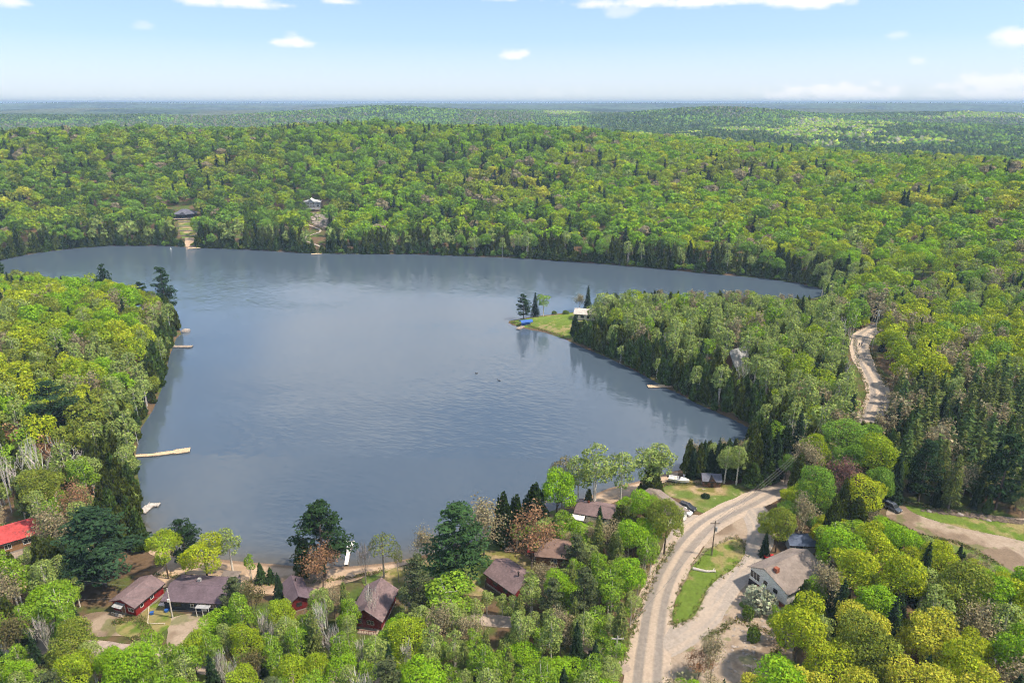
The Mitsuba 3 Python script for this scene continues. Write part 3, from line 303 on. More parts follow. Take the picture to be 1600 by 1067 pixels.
    'cedar:olive:left shore': [-1497,2776,143,53,-995,1495,139,45,-1040,1584,123,43,-1712,3231,125,43,-1282,2090,105,37,-952,1468,140,50,-1549,2945,98,35,-906,1354,126,45,-1319,2314,112,45,-1582,2976,105,38,-1632,3109,136,52,-1146,1816,106,36,-1329,2274,120,49,-1490,2719,106,43,-1474,2630,127,42,-1369,2386,103,42,-1558,3014,114,46,-889,1381,119,40,-1439,2657,105,38,-1212,1938,123,44,-1129,1770,63,25,-938,1447,54,22,-1107,1757,75,30,-988,1525,60,24,-1194,1903,49,20,-1298,2265,57,23,-1332,2184,72,29,-1095,1690,61,25,-1075,1684,64,26,-1128,1788,57,23,-1370,2302,71,29,-1126,1725,62,25,-1369,2506,61,24,-1176,1923,64,26,-1283,2070,51,21,-1375,2409,71,29,-1366,2326,66,27,-1480,2800,52,21,-1297,2170,57,23,-1280,2121,64,26,-1521,2714,58,23,-1260,2199,55,22,-1414,2523,56,23,-1299,2288,61,25,-1352,2250,71,29,-1305,2103,51,21,-927,1401,59,24,-1339,2302,51,21,-1173,1871,56,23,-1413,2605,68,27,-1236,2067,77,31,-986,1557,71,29],
    'cedar:olive:roadside right': [881,1769,102,37,1020,1659,114,42,975,1658,101,35,1025,1800,107,41,908,1640,126,43,820,1563,108,43,735,1340,143,47,804,1436,128,42,854,1748,139,51,884,1537,109,38,748,1567,128,52,926,1541,61,25,925,1556,49,20,790,1646,62,25,1057,1859,54,22,957,1636,55,22,946,1657,62,25,727,1539,57,23,905,1543,56,23,805,1760,64,26,1075,1847,77,31,750,1681,61,25,1120,1896,64,26,1068,1875,64,26,1003,1782,57,23,903,1467,65,26,860,1723,48,19,794,1566,57,23,640,1358,50,20,1072,1919,53,22,1008,1825,56,23],
    'maple:yellowgreen:right middle': [1813,3012,154,98,1935,2923,118,71,2224,2966,150,80,2231,2866,138,86,2462,3198,121,75,1817,3349,136,75,2024,3012,145,90,2113,2886,161,89,2218,3029,143,85,1897,3193,132,72,2444,3349,150,99,1755,3397,133,80,1713,2953,122,72,1866,2873,155,93,1957,3151,155,90],
    'bare:white:point': [1376,2643,136,59,1149,2636,116,53,809,2210,119,52,486,3117,118,47,824,1790,111,51,977,2394,109,49,1258,2585,117,49,1137,2186,131,50,1312,2559,128,59,613,2578,129,53,676,3193,116,46,522,3105,122,48],
    'budding:brown:left lower': [-1281,1668,118,72,-1422,1730,116,65,-1014,1371,150,76,-1469,1747,59,37,-1467,1823,73,46],
    'larch:green:conifer belt': [1210,1933,171,61,1123,1606,155,58,1606,2056,162,49,1362,1673,148,45,1314,1780,158,57,1449,2069,179,57,1386,1739,126,42,1222,1705,128,46,1527,2080,144,45,1657,2138,179,62,1584,2011,152,48,1181,1554,144,50,1298,1668,183,62,1268,1717,149,50,1400,1997,129,41,1592,1961,166,64,1048,1617,163,57,1302,1718,137,43,1506,1894,140,47,1256,2025,140,52,1411,2062,139,42,1117,1703,167,61],
    'maple:yellowgreen:left woods': [-2054,3348,136,83,-2167,3389,158,104,-1600,2496,159,84,-2584,3377,127,80,-1404,2116,166,97,-1776,2519,156,91,-1812,2628,133,72,-2276,3295,117,75,-2222,3153,164,95,-1636,2978,150,83,-1681,3089,126,73,-1829,2439,159,105,-1964,3044,150,100,-1467,1937,134,75,-1424,2412,146,82,-2500,3550,94,63,-2620,3603,120,74,-2236,3234,129,70,-2464,3210,119,75,-2696,3475,158,89,-1474,2141,160,87,-1870,3077,150,83,-1746,2675,146,81,-1753,2430,142,80,-2559,3539,125,74,-1833,3031,119,64,-1725,2783,150,97,-2119,2917,167,109,-2711,3547,127,73,-2139,3113,128,72,-1503,2042,121,76,-1820,3172,126,76,-2549,3594,123,74,-2380,3043,137,80,-2495,3476,144,78,-2161,2987,134,83,-2420,3087,148,78,-1927,2952,133,73,-1809,2744,120,70,-1552,2459,146,81,-1762,2578,118,67,-1875,2707,75,49,-1731,2378,58,38,-1632,2689,60,40,-1759,2334,70,46,-1412,2354,62,41,-1744,2479,79,52,-1454,2261,62,41,-1596,2560,66,43],
    'spruce:dark:right middle': [1793,3079,126,48,1978,2959,124,42,1546,2911,158,48,1628,3175,130,39,1858,2923,118,42,1598,3019,139,53,1625,2787,147,46,2378,3204,115,42,1635,3278,149,53,1844,3062,113,40,1669,2943,117,42,2248,3145,120,46,1742,2915,119,40,1664,2855,112,39,1909,3237,137,52,2439,3238,134,46,1754,3262,133,41,1766,3161,120,37,1861,3267,115,38,1601,3262,112,41,2091,3195,135,47,2414,3132,141,48,2205,3078,143,53,2319,3365,119,36,2485,3248,141,51,2041,3086,131,50,1900,2950,111,35,2338,3310,128,46,1708,3048,124,42,2223,3286,146,55,2317,3029,113,36,1760,3031,133,46,2008,3311,114,40,2412,3170,146,50,2312,3077,146,47,1953,3238,149,52,1752,2975,113,43,2309,2978,126,43,1829,3093,142,46,2282,3053,140,48,1770,3310,126,40,1657,3311,160,54,2133,3213,145,49,2179,3051,112,39,1678,3070,131,45,1705,2857,152,57,2224,3324,149,46,1933,2967,127,45,1877,3067,128,41,2247,3256,129,45,2273,3226,137,48,1609,3345,156,48,1858,3174,112,43,1857,2962,158,48,2152,3279,141,50,1593,3229,122,38,1991,3118,126,40,2184,3163,126,44,1997,3181,125,45],
    'maple:lime:bottom left': [-634,887,128,75,-676,908,114,55,-827,900,98,48,-526,839,117,57],
    'larch:olive:conifer belt': [1246,1834,156,51,1550,1981,162,54,1720,2118,131,40,1389,2084,128,39,1230,1988,144,54,1302,1609,145,54,1653,2026,130,45,1238,1613,162,58,1376,1876,182,61,1405,1702,135,42,1190,1782,180,55,1455,1760,155,55,1502,1815,149,57,1092,1665,170,59,1541,1927,132,41,1666,2075,148,54,1290,2094,133,43,1460,1842,174,61,1146,1732,126,41,1222,1550,130,44,1299,2036,130,40,1345,1617,162,61,1511,2031,134,50,1480,2097,172,56,1355,1785,153,52,1235,1895,138,49,1240,1678,130,41,1368,2040,138,51,1470,1932,144,47,1050,1668,131,41,1109,1558,166,57,1105,1493,158,49,1330,2056,127,42,1620,2116,151,50,1504,1992,160,52,1332,2019,139,48,1275,1494,144,49,1703,2095,127,40,1339,1893,129,42,1450,1882,130,45,1503,1955,158,48],
    'pine:dark:conifer belt': [1224,1493,214,90,1051,1532,175,76],
    'birch:pale:bottom centre': [-238,940,120,42,-99,947,118,35,117,848,129,43,-36,861,130,41,-406,986,123,41,-3,839,120,40,-76,875,101,31,-137,951,125,40,70,967,135,46,-264,875,115,35,-139,918,104,32,-303,1014,96,33,95,815,134,49,169,917,88,36,-13,979,72,29,11,895,72,29,39,898,68,27,162,894,79,32,180,940,62,25,56,939,59,24],
    'maple:green:right middle': [2164,2934,147,78,1722,3120,166,105,1970,3077,117,75,2291,2916,155,89,2512,3356,135,88,1497,2824,143,78,1675,3371,127,73,2527,3281,121,67,2037,2944,145,86,2291,3298,127,85,1816,3141,145,85,2363,3352,141,78,1683,3181,119,69,2096,3342,123,66],
    'budding:tan:left woods': [-2057,2891,129,72,-1528,2639,119,65,-2851,3690,110,61,-1554,2784,113,62,-1586,2355,128,69,-1748,2870,159,96,-1882,2986,114,71,-1453,2078,116,65,-1787,2203,151,78,-1836,2303,138,78,-1603,2920,129,81,-2115,2667,127,80,-2274,2909,140,72,-1621,2393,125,66,-1369,2054,149,77,-1860,2354,123,72,-1672,3030,136,78,-1804,3281,103,58,-2209,2807,110,69,-2095,2988,149,92,-1376,2269,82,52,-1612,2441,85,53,-1820,2669,54,34,-1660,2669,56,35,-1576,2253,67,42,-1553,2746,64,41,-1429,1957,56,35,-1659,2121,80,51,-1750,2237,61,38,-1488,2276,69,44,-1703,2160,74,46,-1593,2210,54,34,-1316,2025,57,36,-1515,2430,66,42,-1903,2363,54,34],
    'birch:pale:right middle': [1930,2872,157,64,1834,3245,154,51,1975,3206,118,44,2284,3367,141,49,1918,3305,171,59,1700,3461,170,68,1657,3496,141,51,2023,2893,157,57,2137,3051,124,44,2231,3203,158,61,2092,2982,147,52,2132,3164,144,50,1626,3060,159,63,2026,3263,136,48,1624,3379,131,46,2045,3303,124,47,2342,2999,145,56,1824,3284,133,43,1680,2901,135,51,2042,3226,161,56,1866,3321,138,45,2034,3134,148,51,2270,3175,127,44,2037,3186,121,47,2136,3086,133,44,1744,3349,141,51,2377,3107,127,47,2212,3129,158,59,1632,3417,131,50,1712,3319,127,50,2344,3245,162,60,2272,3007,160,56,1758,3067,127,50,2209,2920,130,51,2230,3363,136,53,1650,3096,130,43,1642,3136,135,45,2117,3015,158,52,1965,3002,140,47,2356,3146,131,44,1624,3238,143,50,1662,3542,134,48,1649,3462,127,42],
    'cedar:olive:left lower': [-1143,1538,108,41,-1058,1455,128,42,-1115,1666,143,50,-1181,1714,99,40,-1251,1770,131,50,-1134,1578,98,33,-1398,1676,142,50,-1211,1477,134,44,-1149,1653,143,50,-1149,1709,115,40,-1144,1752,117,38,-1379,1637,136,56,-1074,1580,101,34,-1023,1524,113,38,-988,1462,99,35,-948,1370,106,38,-1272,1910,115,40,-1104,1608,122,42,-1036,1494,100,36,-1277,1574,102,36,-1312,1618,127,44,-1183,1808,127,51,-1166,1510,111,42,-1405,1804,126,45,-1192,1843,117,42,-1009,1448,55,22,-1244,1618,48,19,-1219,1663,57,23,-1322,1547,52,21,-1492,1878,56,23,-1319,1894,62,25,-1262,1955,65,26,-990,1414,51,21,-1059,1528,55,22,-1231,1858,55,22,-1005,1414,62,25,-977,1381,66,27,-1222,1549,59,24,-1283,1750,59,24,-1235,1509,71,29,-1482,1903,77,31,-1306,1758,61,25,-1050,1561,53,21,-1186,1737,70,28,-1131,1696,54,22,-1015,1483,51,21,-1349,1666,77,31,-1214,1860,61,25],
    'cedar:olive:point': [1065,2548,120,49,1140,2679,100,34,1062,2628,116,39,919,2841,135,48,975,3091,142,48,736,2911,106,36,875,1883,142,47,908,2946,103,35,847,2058,103,40,1339,2633,126,43,1197,3019,102,34,599,2994,134,45,556,2457,133,49,400,2818,105,34,762,2835,113,39,461,2790,111,45,497,2627,103,34,924,2439,101,40,447,2924,142,53,759,2181,138,50,615,2333,138,49,397,2787,123,43,502,3149,116,45,465,2639,123,43,926,2784,115,38,883,3051,109,37,1306,3014,121,46,759,2083,112,38,708,3268,102,36,663,3265,99,33,1345,2983,126,42,881,2324,138,46,828,2755,101,33,725,2952,108,42,734,2311,114,47,612,2736,117,46,605,2527,107,37,701,1773,128,44,760,2560,143,58,805,1940,125,41,1291,2960,102,33,541,2610,121,41,1358,2787,138,52,850,1944,142,47,863,2976,99,38,938,2593,102,36,1554,3056,99,32,1408,2924,116,39,1034,2819,114,40,1078,2090,98,33,418,2951,102,40,780,3246,110,45,580,3270,104,40,1394,2885,111,42,361,2817,106,37,1020,3054,143,54,749,2973,115,41,1235,3158,102,37,675,2196,99,35,630,2834,121,47,710,1820,100,39,776,2134,113,46,1042,2889,109,39,1041,2752,133,52,1037,2329,113,39,1117,2154,141,49,763,2367,130,44,514,3238,100,36,1085,2987,130,45,1078,2358,122,44,1207,2478,103,34,1015,3246,100,35,1280,2834,115,42,1280,2918,120,40,791,1871,140,49,749,2256,130,48,641,2436,137,44,1417,3012,112,37,706,2584,112,38,712,3231,116,44,1224,2929,122,44,1168,2223,99,38,697,3123,98,34,361,2733,119,46,450,2671,136,52,1500,2915,102,40,794,3298,99,35,1155,3198,106,35,448,3099,139,48,1007,1923,119,39,1044,3016,106,37,467,2595,109,43,643,2759,113,38,833,1909,121,43,746,2218,105,36,646,3210,121,44,1304,3085,98,36,836,3318,99,39,1055,3232,103,39,1083,3214,104,37,473,3272,98,39,736,3304,98,35,1345,2667,115,42,1094,2272,113,42,387,2699,98,33,778,2703,120,40,916,2154,139,51,890,2997,103,35,1107,2817,121,46,830,2094,101,38,1074,3147,107,43,1436,3077,102,40,800,3045,103,41,557,2534,62,25,644,1734,55,22,623,2412,75,30,1015,2229,51,21,788,1842,54,22,465,3250,72,29,307,2930,61,25,639,2354,57,23,794,2102,56,23,1062,2722,55,22,342,2925,58,24,1047,2852,65,26,311,2889,72,29,565,1710,64,26,750,1921,73,29,1030,2575,61,25,707,3079,65,26,1309,2525,76,31,505,2587,52,21,444,3263,51,21,429,2728,52,21,909,3078,64,26,776,2046,63,25,504,3261,54,22,1049,2195,58,23,713,2262,66,27,399,2722,54,22,874,2049,64,26,1294,2989,60,24,377,2803,53,21,586,1801,59,24,967,2771,60,24,666,2367,66,27,666,1815,56,23,503,2815,59,24,762,2062,51,21,1033,2525,48,19,1066,1989,76,31,631,2861,52,21,728,2930,50,20,503,2788,54,22,829,1959,60,24,1001,2865,67,27,586,1819,50,20,1107,2780,48,19,583,2444,53,22,337,2809,54,22,811,1964,75,30,762,1876,48,20,763,2922,74,30,596,2382,57,23,673,1802,54,22,639,2271,49,20,367,2776,54,22,746,2421,55,22,741,2523,67,27,489,2593,48,19,324,2872,68,27,603,2308,53,22,611,1748,60,24,816,2279,68,27,688,1813,50,20,842,2541,55,22,1336,2805,72,29,1216,3044,75,30,782,1942,65,26,685,2172,60,24,1083,2819,49,20,368,2759,64,26,1174,2308,69,28,552,1737,52,21,373,2870,51,21,362,2908,70,28,687,2215,51,21,560,1804,48,20,1294,2720,58,23,833,2656,59,24,568,1788,62,25,343,2831,71,29,725,1860,56,23,499,2508,59,24,629,2929,50,20,735,2278,60,24,1228,2723,59,24,1347,2897,71,29,1162,2957,57,23,1130,2077,63,25,911,2810,71,29,955,2969,56,23,298,2971,53,21,823,2060,48,19,1015,3028,54,22,687,2559,55,22],
    'cedar:green:point': [334,2779,127,47,743,1793,119,42,718,2222,98,37,579,2490,140,49,741,1872,98,37,515,2557,129,44,581,2356,127,46,612,2460,100,37,471,2561,115,47,511,2607,98,35,808,1842,100,36,527,2465,107,35,574,2566,108,37,387,2849,112,37,811,2034,130,51,801,2154,115,40,732,2120,134,47,630,2295,120,41,435,2754,126,48,661,2343,112,46,689,2245,129,43,639,3280,104,40,739,1835,126,48,823,2123,111,39,535,2521,122,50,697,3295,98,39,318,2807,103,35,786,2013,112,37,566,2386,109,41,791,1985,113,39,514,3314,98,39,488,2533,112,44,679,2306,143,51,419,2651,125,49,804,2078,107,43,768,1812,115,44,874,1966,104,41,954,3312,98,33,565,3297,99,39,559,1766,71,29,765,1856,53,21,393,2756,77,31,306,2861,62,25,668,2221,68,28,823,1888,61,25,527,2577,56,22,644,1809,59,24,280,2849,49,20,696,2142,68,28,587,2408,58,23,771,1968,65,26,641,2318,70,28,624,2271,57,23,518,2490,53,22,765,1841,57,23,582,2426,65,26,498,2652,67,27,538,2554,48,19,298,2824,73,29,340,2857,77,31,442,2719,55,22,698,1798,55,22,322,2915,75,30,780,2066,75,31,659,2288,55,22,641,1778,57,23,605,2422,64,26,396,2676,51,21,441,2628,58,24,506,2478,48,19,702,2205,51,21,609,1783,50,20,539,1770,57,23,799,2123,65,26,698,2286,71,29,627,1766,70,29,658,1780,49,20,587,1761,51,21,825,1999,58,24,555,2553,58,23,381,2718,48,19,300,2911,50,20,519,1757,71,29,526,2438,48,20,429,3263,48,20,338,2887,53,22,642,2222,73,29],
    'maple:green:right maples': [1790,2351,129,70,1967,2577,151,89,1679,2506,144,93,1921,2767,169,105,1616,2185,152,83,1851,2642,79,52,1613,2314,59,39,1595,2371,66,44,1801,2389,60,40,1780,2404,57,38],
    'maple:yellowgreen:right maples': [1746,2553,164,99,1901,2693,119,70,1696,2324,134,86,1621,2263,159,92,1589,2428,159,96,1685,2205,131,87,2060,2585,171,99,1434,2226,118,73,1776,2208,127,82,1425,2288,123,78,1803,2441,145,86,1443,2399,138,86,1847,2397,141,75,1964,2433,122,80,1599,2505,139,90,1416,2344,122,72,1748,2679,129,69,1569,2311,121,65,1838,2479,92,61,1920,2419,87,57,1640,2827,63,41,1695,2580,70,46,1533,2852,69,46,1628,2342,61,40,1747,2339,72,48,1564,2378,70,46,1592,2759,70,46,1403,2247,58,38],
    'spruce:dark:conifer belt': [1448,1970,158,49,1281,1972,112,38,1067,1583,134,45,1299,1997,125,45,1538,1870,116,38,1334,1925,138,43,1261,1572,158,55,1323,1852,150,55,979,1525,154,53,1132,1817,151,48,1216,1863,110,40,1357,2102,140,47,1601,2148,75,28,1376,1648,76,29,1323,1993,54,20,1353,1715,66,25,1616,2021,76,29,1195,1900,67,25,1382,1684,60,23,1275,1536,65,25,1684,2109,59,22,1242,1720,67,25,1206,1827,64,24,1385,1918,79,30,1388,2025,59,22,1367,1760,58,22,1092,1755,72,27,1158,1578,68,26,1380,2118,74,28,1458,2013,71,27,1159,1781,81,30,1581,2043,65,24,1342,1654,74,28,1271,1691,59,22,1275,2070,86,32,1507,1920,74,28,1245,1866,76,29,1358,1993,56,21,1221,1659,59,22,1594,2126,66,25,1325,2085,70,26,1290,1948,58,22,1303,1885,69,26,1113,1775,57,21,1306,1968,74,28,1376,1988,87,33,1405,1836,61,23,1263,1997,84,32,1273,1768,81,30,1244,1805,64,24,1406,1668,82,31,1268,1652,59,22,1472,2129,76,29,1093,1525,76,29,1429,1871,59,22,1602,1993,70,26,1326,1743,54,20,1281,1751,67,25,1017,1590,63,24,1182,1920,78,29,1340,1811,64,24,1341,1993,82,31,1707,2164,61,23,1376,1718,59,22,1351,1697,74,28,1195,1625,65,25,1659,2175,71,27,1407,2107,62,24,1297,1582,59,22,1079,1507,69,26,1208,1804,76,29,1333,1565,66,25,1293,1870,70,26,1368,1808,59,22,1216,1676,53,20,1331,1729,63,24,1639,2067,63,24,1122,1656,59,22,1356,2134,71,27,1177,1584,76,29,1080,1632,60,23,1171,1500,56,21,1426,2087,64,24,1263,1634,75,28,1321,1691,70,26,1203,1688,55,21],
    'birch:lime:roadside wood': [180,1174,117,35,191,1073,133,41,153,1022,108,38,284,1215,132,44,137,1122,94,33,179,1198,99,30,130,1175,102,35,148,1281,115,39,191,1106,137,47,-311,1065,98,33,103,1184,59,24,103,1053,77,31,45,1167,67,27,51,1303,59,24,12,1056,62,25,158,1166,65,26,31,1055,58,24,180,1358,63,25,139,1381,74,30,34,1362,63,26,112,1084,87,35,-341,1137,59,24,116,1385,88,35,114,1353,80,32,210,1347,74,30,254,1215,59,24,-213,1063,65,26,269,1452,64,26,-149,1043,70,28,310,1351,66,27,217,1079,61,25],
    'budding:tan:right middle': [2170,3116,116,60,2382,3052,141,89,1666,3015,159,95,2391,3292,152,90,2074,3056,114,62,2318,3204,133,69,1903,3109,145,78,1682,3233,118,75,2317,3121,111,58,1898,3009,157,81,1589,2933,123,76,1742,3217,134,83,2092,3284,134,80,2594,3348,156,92,2481,3304,121,63],
    'maple:yellowgreen:point': [1582,3095,149,88,460,2837,140,75,1133,3132,122,71,579,3108,145,91,984,2180,157,87,979,2301,136,89,1001,2669,135,79,743,3052,122,79,917,1858,124,71,770,3101,123,65,1524,3011,133,71,692,2721,124,81,1042,2118,124,74,1169,2498,132,79,794,3159,118,66,431,3213,71,47,1523,2878,59,39,629,2656,72,48,741,2592,72,47,1273,2728,63,41,1158,2349,64,42,624,1715,59,39,1108,2068,66,43,1201,2284,64,42,899,2032,64,42,882,1931,76,50,962,2233,74,49,545,3252,61,40,879,2079,91,60,1145,2934,76,50,838,3149,66,44,642,2715,64,42,1158,3086,58,38,474,3210,61,40,1202,2962,72,48],
    'cedar:green:left lower': [-956,1403,141,53,-1075,1621,113,42,-1105,1639,53,22,-1034,1468,67,27,-1046,1542,69,28,-1262,1937,69,28,-1054,1512,51,21],
    'maple:green:roadside right': [735,1433,150,81,884,1590,148,84,918,1503,123,76,692,1391,82,54,725,1727,60,39,1099,1826,73,48,631,1410,57,38,767,1657,68,45,858,1637,58,38,666,1426,66,43,776,1429,59,39],
    'birch:pale:left lower': [-1375,1751,132,45,-1159,1781,133,43,-1204,1762,134,55,-1228,1899,163,56,-1034,1429,130,44,-971,1321,151,59,-1295,1855,128,44,-1085,1549,143,49,-1172,1578,159,54,-1242,1567,129,44,-1401,1838,147,48,-1441,1798,165,54,-1277,1608,148,50,-1098,1367,142,51,-1181,1457,142,50,-978,1438,65,26,-1104,1572,62,25,-1307,1879,79,32,-1142,1499,63,25,-1298,1563,67,27,-1216,1790,80,32,-1409,1890,93,38,-1391,1722,65,26,-1298,1592,59,24,-1190,1650,64,26,-1305,1520,68,28,-1203,1608,58,24,-1197,1592,68,28,-1560,1881,78,31,-1330,1920,65,26,-1424,1696,88,35,-1281,1705,62,25,-1234,1483,57,23,-1428,1921,63,26,-1424,1770,58,24,-1346,1635,79,32,-1119,1394,88,36,-1293,1495,69,28,-1250,1648,76,31,-1267,1875,75,30,-1150,1683,59,24,-1343,1615,73,29,-1414,1937,85,34,-1100,1476,77,31,-1192,1553,73,29,-1093,1398,72,29,-1186,1606,61,24,-1285,1512,59,24,-1209,1454,58,24,-1329,1677,66,27],
    'birch:lime:left lower': [-1321,1652,123,47,-1332,1583,151,55,-1062,1351,135,51,-1084,1509,166,61,-1058,1388,137,50,-1367,1700,136,53,-1080,1418,121,39,-1453,1766,61,24,-1340,1941,67,27,-1197,1687,67,27,-1446,1901,85,34,-1248,1872,68,27,-1354,1959,61,25,-1287,1632,65,26,-1222,1590,89,36,-1425,1831,62,25,-1273,1730,89,36,-1156,1477,91,37,-1282,1770,79,32,-1243,1593,60,24,-1124,1558,69,28,-1085,1442,83,34],
    'budding:tan:point': [658,2911,120,65,1273,3053,116,65,942,2026,125,69,1505,3069,122,66,1190,2878,114,73,1432,2865,132,72,825,2965,121,67,1078,3084,128,67,880,2560,155,78,520,1727,90,56,896,3131,113,65,540,2653,126,76,979,2603,154,79,1037,3176,114,68,998,2962,155,87,992,1999,112,58,716,3183,121,62,903,3215,112,68,741,3338,94,56,1031,2929,58,37,797,2296,55,35,588,3048,65,41,849,2315,61,38,933,3110,76,47,961,2993,60,38,664,1751,75,47,624,1798,60,37],
    'spruce:dark:right maples low': [780,818,143,54,612,1037,152,51,681,879,125,48,834,1151,148,45,783,1161,109,34,899,1135,119,38,731,1047,110,41,677,981,158,48,907,1018,120,38,879,1311,61,23,579,1048,83,31,936,1100,54,20,647,1023,61,23,926,1241,83,31,590,1007,60,23,978,1242,59,22,827,1343,59,22,890,1335,59,22,359,901,54,20,655,1174,82,31,875,1357,63,24,985,1264,63,24,958,1070,54,21,817,902,55,21,956,1191,68,26,639,1133,61,23,764,1158,65,24,574,1308,66,25,623,878,70,27,637,1059,56,21],
    'budding:tan:left bottom': [-1005,1277,151,93,-982,1077,143,75,-1045,1218,54,34,-1037,1179,59,37,-1228,1387,83,52],
    'birch:lime:bottom left': [-550,910,127,44,-507,1037,134,45,-747,846,128,40,-890,1014,123,42,-439,828,125,45,-592,824,129,41,-562,856,134,39,-594,917,124,39,-814,1005,128,39,-718,842,110,34,-933,1000,114,40,-526,948,119,38,-598,864,108,39,-860,906,110,36,-592,1005,60,24,-864,946,92,37,-806,979,77,31,-769,918,61,25,-483,1061,69,28,-467,942,84,34,-871,1033,68,28,-575,1015,71,29,-788,989,63,25],
    'spruce:dark:point': [672,3130,114,38,844,2512,132,46,987,2537,124,38,1316,2738,117,44,964,1945,128,46,1243,2809,158,52,701,2367,159,51,1035,2163,131,50,1427,2801,120,46,804,2648,151,54,1178,2565,137,44,1092,2241,119,39,1020,1866,159,52,1505,3155,152,48,668,3094,150,56,619,2684,117,40,724,2458,56,21,1137,2757,57,22,1053,2786,80,30,417,3125,72,27,924,2329,57,22,770,2281,62,24,1053,2665,74,28,1083,2310,73,27,942,2569,81,30,656,3155,54,20,1395,2845,56,21,942,2175,55,21,920,2094,79,30,1141,2610,58,22,1120,2630,84,32,1313,2987,78,30,1298,2502,70,26,884,2703,65,24,1067,2707,64,24,1221,3017,75,28,1016,2388,54,20],
    'budding:tan:right maples low': [830,985,132,77,613,1099,130,69,247,803,147,80,823,847,152,89,985,1190,71,45,873,1021,61,38,758,1255,63,40,963,1215,55,34,406,897,66,42,1000,1247,54,34,336,879,79,50,769,1333,64,40],
    'cedar:green:conifer belt': [1071,1726,117,48,1137,1764,115,45,1295,1831,117,39,1170,1813,132,45,1409,1898,118,44,1268,1793,121,42,1280,1900,140,51,1272,1861,109,40,1451,1795,121,40,1416,1859,76,31,1183,1677,61,25,1630,2047,49,20,1340,1755,77,31,1272,1611,54,22,1351,1827,48,19,1326,1710,72,29,1536,1846,66,27,1216,1633,54,22,1344,2190,57,23,1281,1629,55,22,1451,2129,74,30,1361,2071,62,25,1206,1664,59,24,1231,1574,52,21,1107,1740,58,24,1481,1874,62,25,1482,1774,65,26,1189,1473,60,24,1181,1741,54,22,1537,2054,73,29,1584,2160,67,27,1616,2085,49,20,1196,1523,72,29,1157,1598,72,29,1578,1928,53,22,1359,1910,73,30,1566,2170,61,25,1208,1582,64,26,1308,2061,60,24,1520,2159,61,25,1471,1786,54,22,1704,2135,55,22,1290,1522,59,24,1526,1829,58,23,1058,1647,56,23,1230,1733,63,25,1309,1746,54,22,1083,1693,65,26,1430,1835,56,23,1409,1751,53,21],
    'budding:tan:roadside wood': [229,1180,96,49,-137,1016,115,54,90,1010,105,51,-79,1006,99,56,266,1192,69,44,329,1467,55,34,29,1134,58,36,181,1254,54,34,71,1175,83,52,135,1330,58,36,205,1042,66,41,361,1499,53,34,63,1127,70,44,177,1327,69,44,310,1444,72,45,-357,1115,80,50,190,1378,55,34,55,1201,63,40],
    'birch:lime:bottom centre': [-367,1038,114,36,52,916,95,34,-422,949,119,37,-375,853,114,35,-394,912,108,33,-59,837,122,37,53,873,135,46,-53,910,132,44,22,860,123,43,130,880,132,41,-319,852,128,44,-300,950,121,36,-247,907,96,31,-87,846,118,34,-69,972,103,37,-381,970,118,36,-22,904,102,37,-231,1008,76,31,-445,1081,74,30,-179,904,84,34,-400,950,59,24,-292,989,75,30,-324,945,64,26,156,963,74,30,183,962,90,36,140,901,70,28,-225,984,66,27,-406,1029,59,24,-103,908,85,34,-397,1053,66,27,52,1006,77,31,-389,1033,65,26,-237,888,66,27,-25,948,74,30,60,898,61,25,159,996,84,34,-397,1014,68,28,-469,1106,60,24,-312,1037,90,36,-113,886,73,29],
    'spruce:dark:right maples': [1704,2658,158,48,1860,2819,118,44,1856,2701,110,37,1486,2287,153,48,1733,2490,137,49,1978,2777,158,54,1951,2821,115,43,1621,2576,143,48,1828,2842,118,37,1682,2727,124,45,1970,2689,113,41,1898,2382,121,41,1741,2787,63,24,1608,2734,75,28,1665,2289,76,29,1773,2379,58,22,1749,2464,84,32,1466,2542,83,31,1880,2415,62,24,1454,2354,63,24,1579,2622,73,27,1722,2804,59,22,1826,2507,56,21],
    'maple:lime:right maples low': [905,1066,139,92,418,802,171,94,682,1041,131,84,694,1211,138,84,857,914,148,94,1006,1082,142,89,822,1251,122,73,727,1171,68,45,908,1306,61,40,463,897,91,60,799,1339,72,48,617,1142,65,43,889,1282,80,53,781,1050,59,39,282,860,90,59,1021,1177,58,39],
    'budding:tan:conifer belt': [1403,1949,115,70,1236,1769,117,67,1160,1644,157,89,1402,1797,147,80,1158,1861,142,87,1256,1944,124,66,1140,1521,119,75,1175,1711,112,57,1585,2085,80,50,1264,1454,67,42,1464,2038,68,43,1430,1730,67,42,1303,1927,79,50,1502,1852,76,48,1254,1540,62,39,1088,1612,63,40,1353,1582,70,44,1554,2024,55,34,1339,2167,55,34,1024,1573,53,33,1638,1976,55,35,1505,2128,67,42,1751,2139,55,35,1376,1603,62,39,1371,1828,59,37,1321,1951,56,35],
    'larch:olive:roadside wood': [218,1253,103,30,14,1030,125,38,194,988,141,46,-326,1089,109,32,121,1148,110,32,226,1223,115,39,190,1279,130,39,117,1036,114,32],
    'birch:pale:right maples low': [814,1113,135,53,774,1012,156,53,885,989,155,55,555,983,127,42,967,1109,80,32,793,1069,59,24,640,1162,64,26,545,932,64,26,920,1281,75,30],
    'maple:yellowgreen:bottom centre': [-336,919,100,48,-435,1042,100,54,-368,890,119,58,-209,943,68,45],
    'bare:white:left lower': [-1222,1634,133,56,-1266,1535,145,60,-1157,1615,115,49],
    'maple:yellowgreen:bottom left': [-440,870,109,60,-476,980,102,54,-727,891,126,64,-560,950,108,57,-559,988,63,41],
    'pine:grey:roadside wood': [137,1063,153,56,136,1208,128,55,77,1068,126,53],
    'maple:lime:bottom centre': [-143,861,133,80,-289,907,97,50,158,850,102,58,-124,980,61,40,-254,990,60,40,-220,1037,62,41],
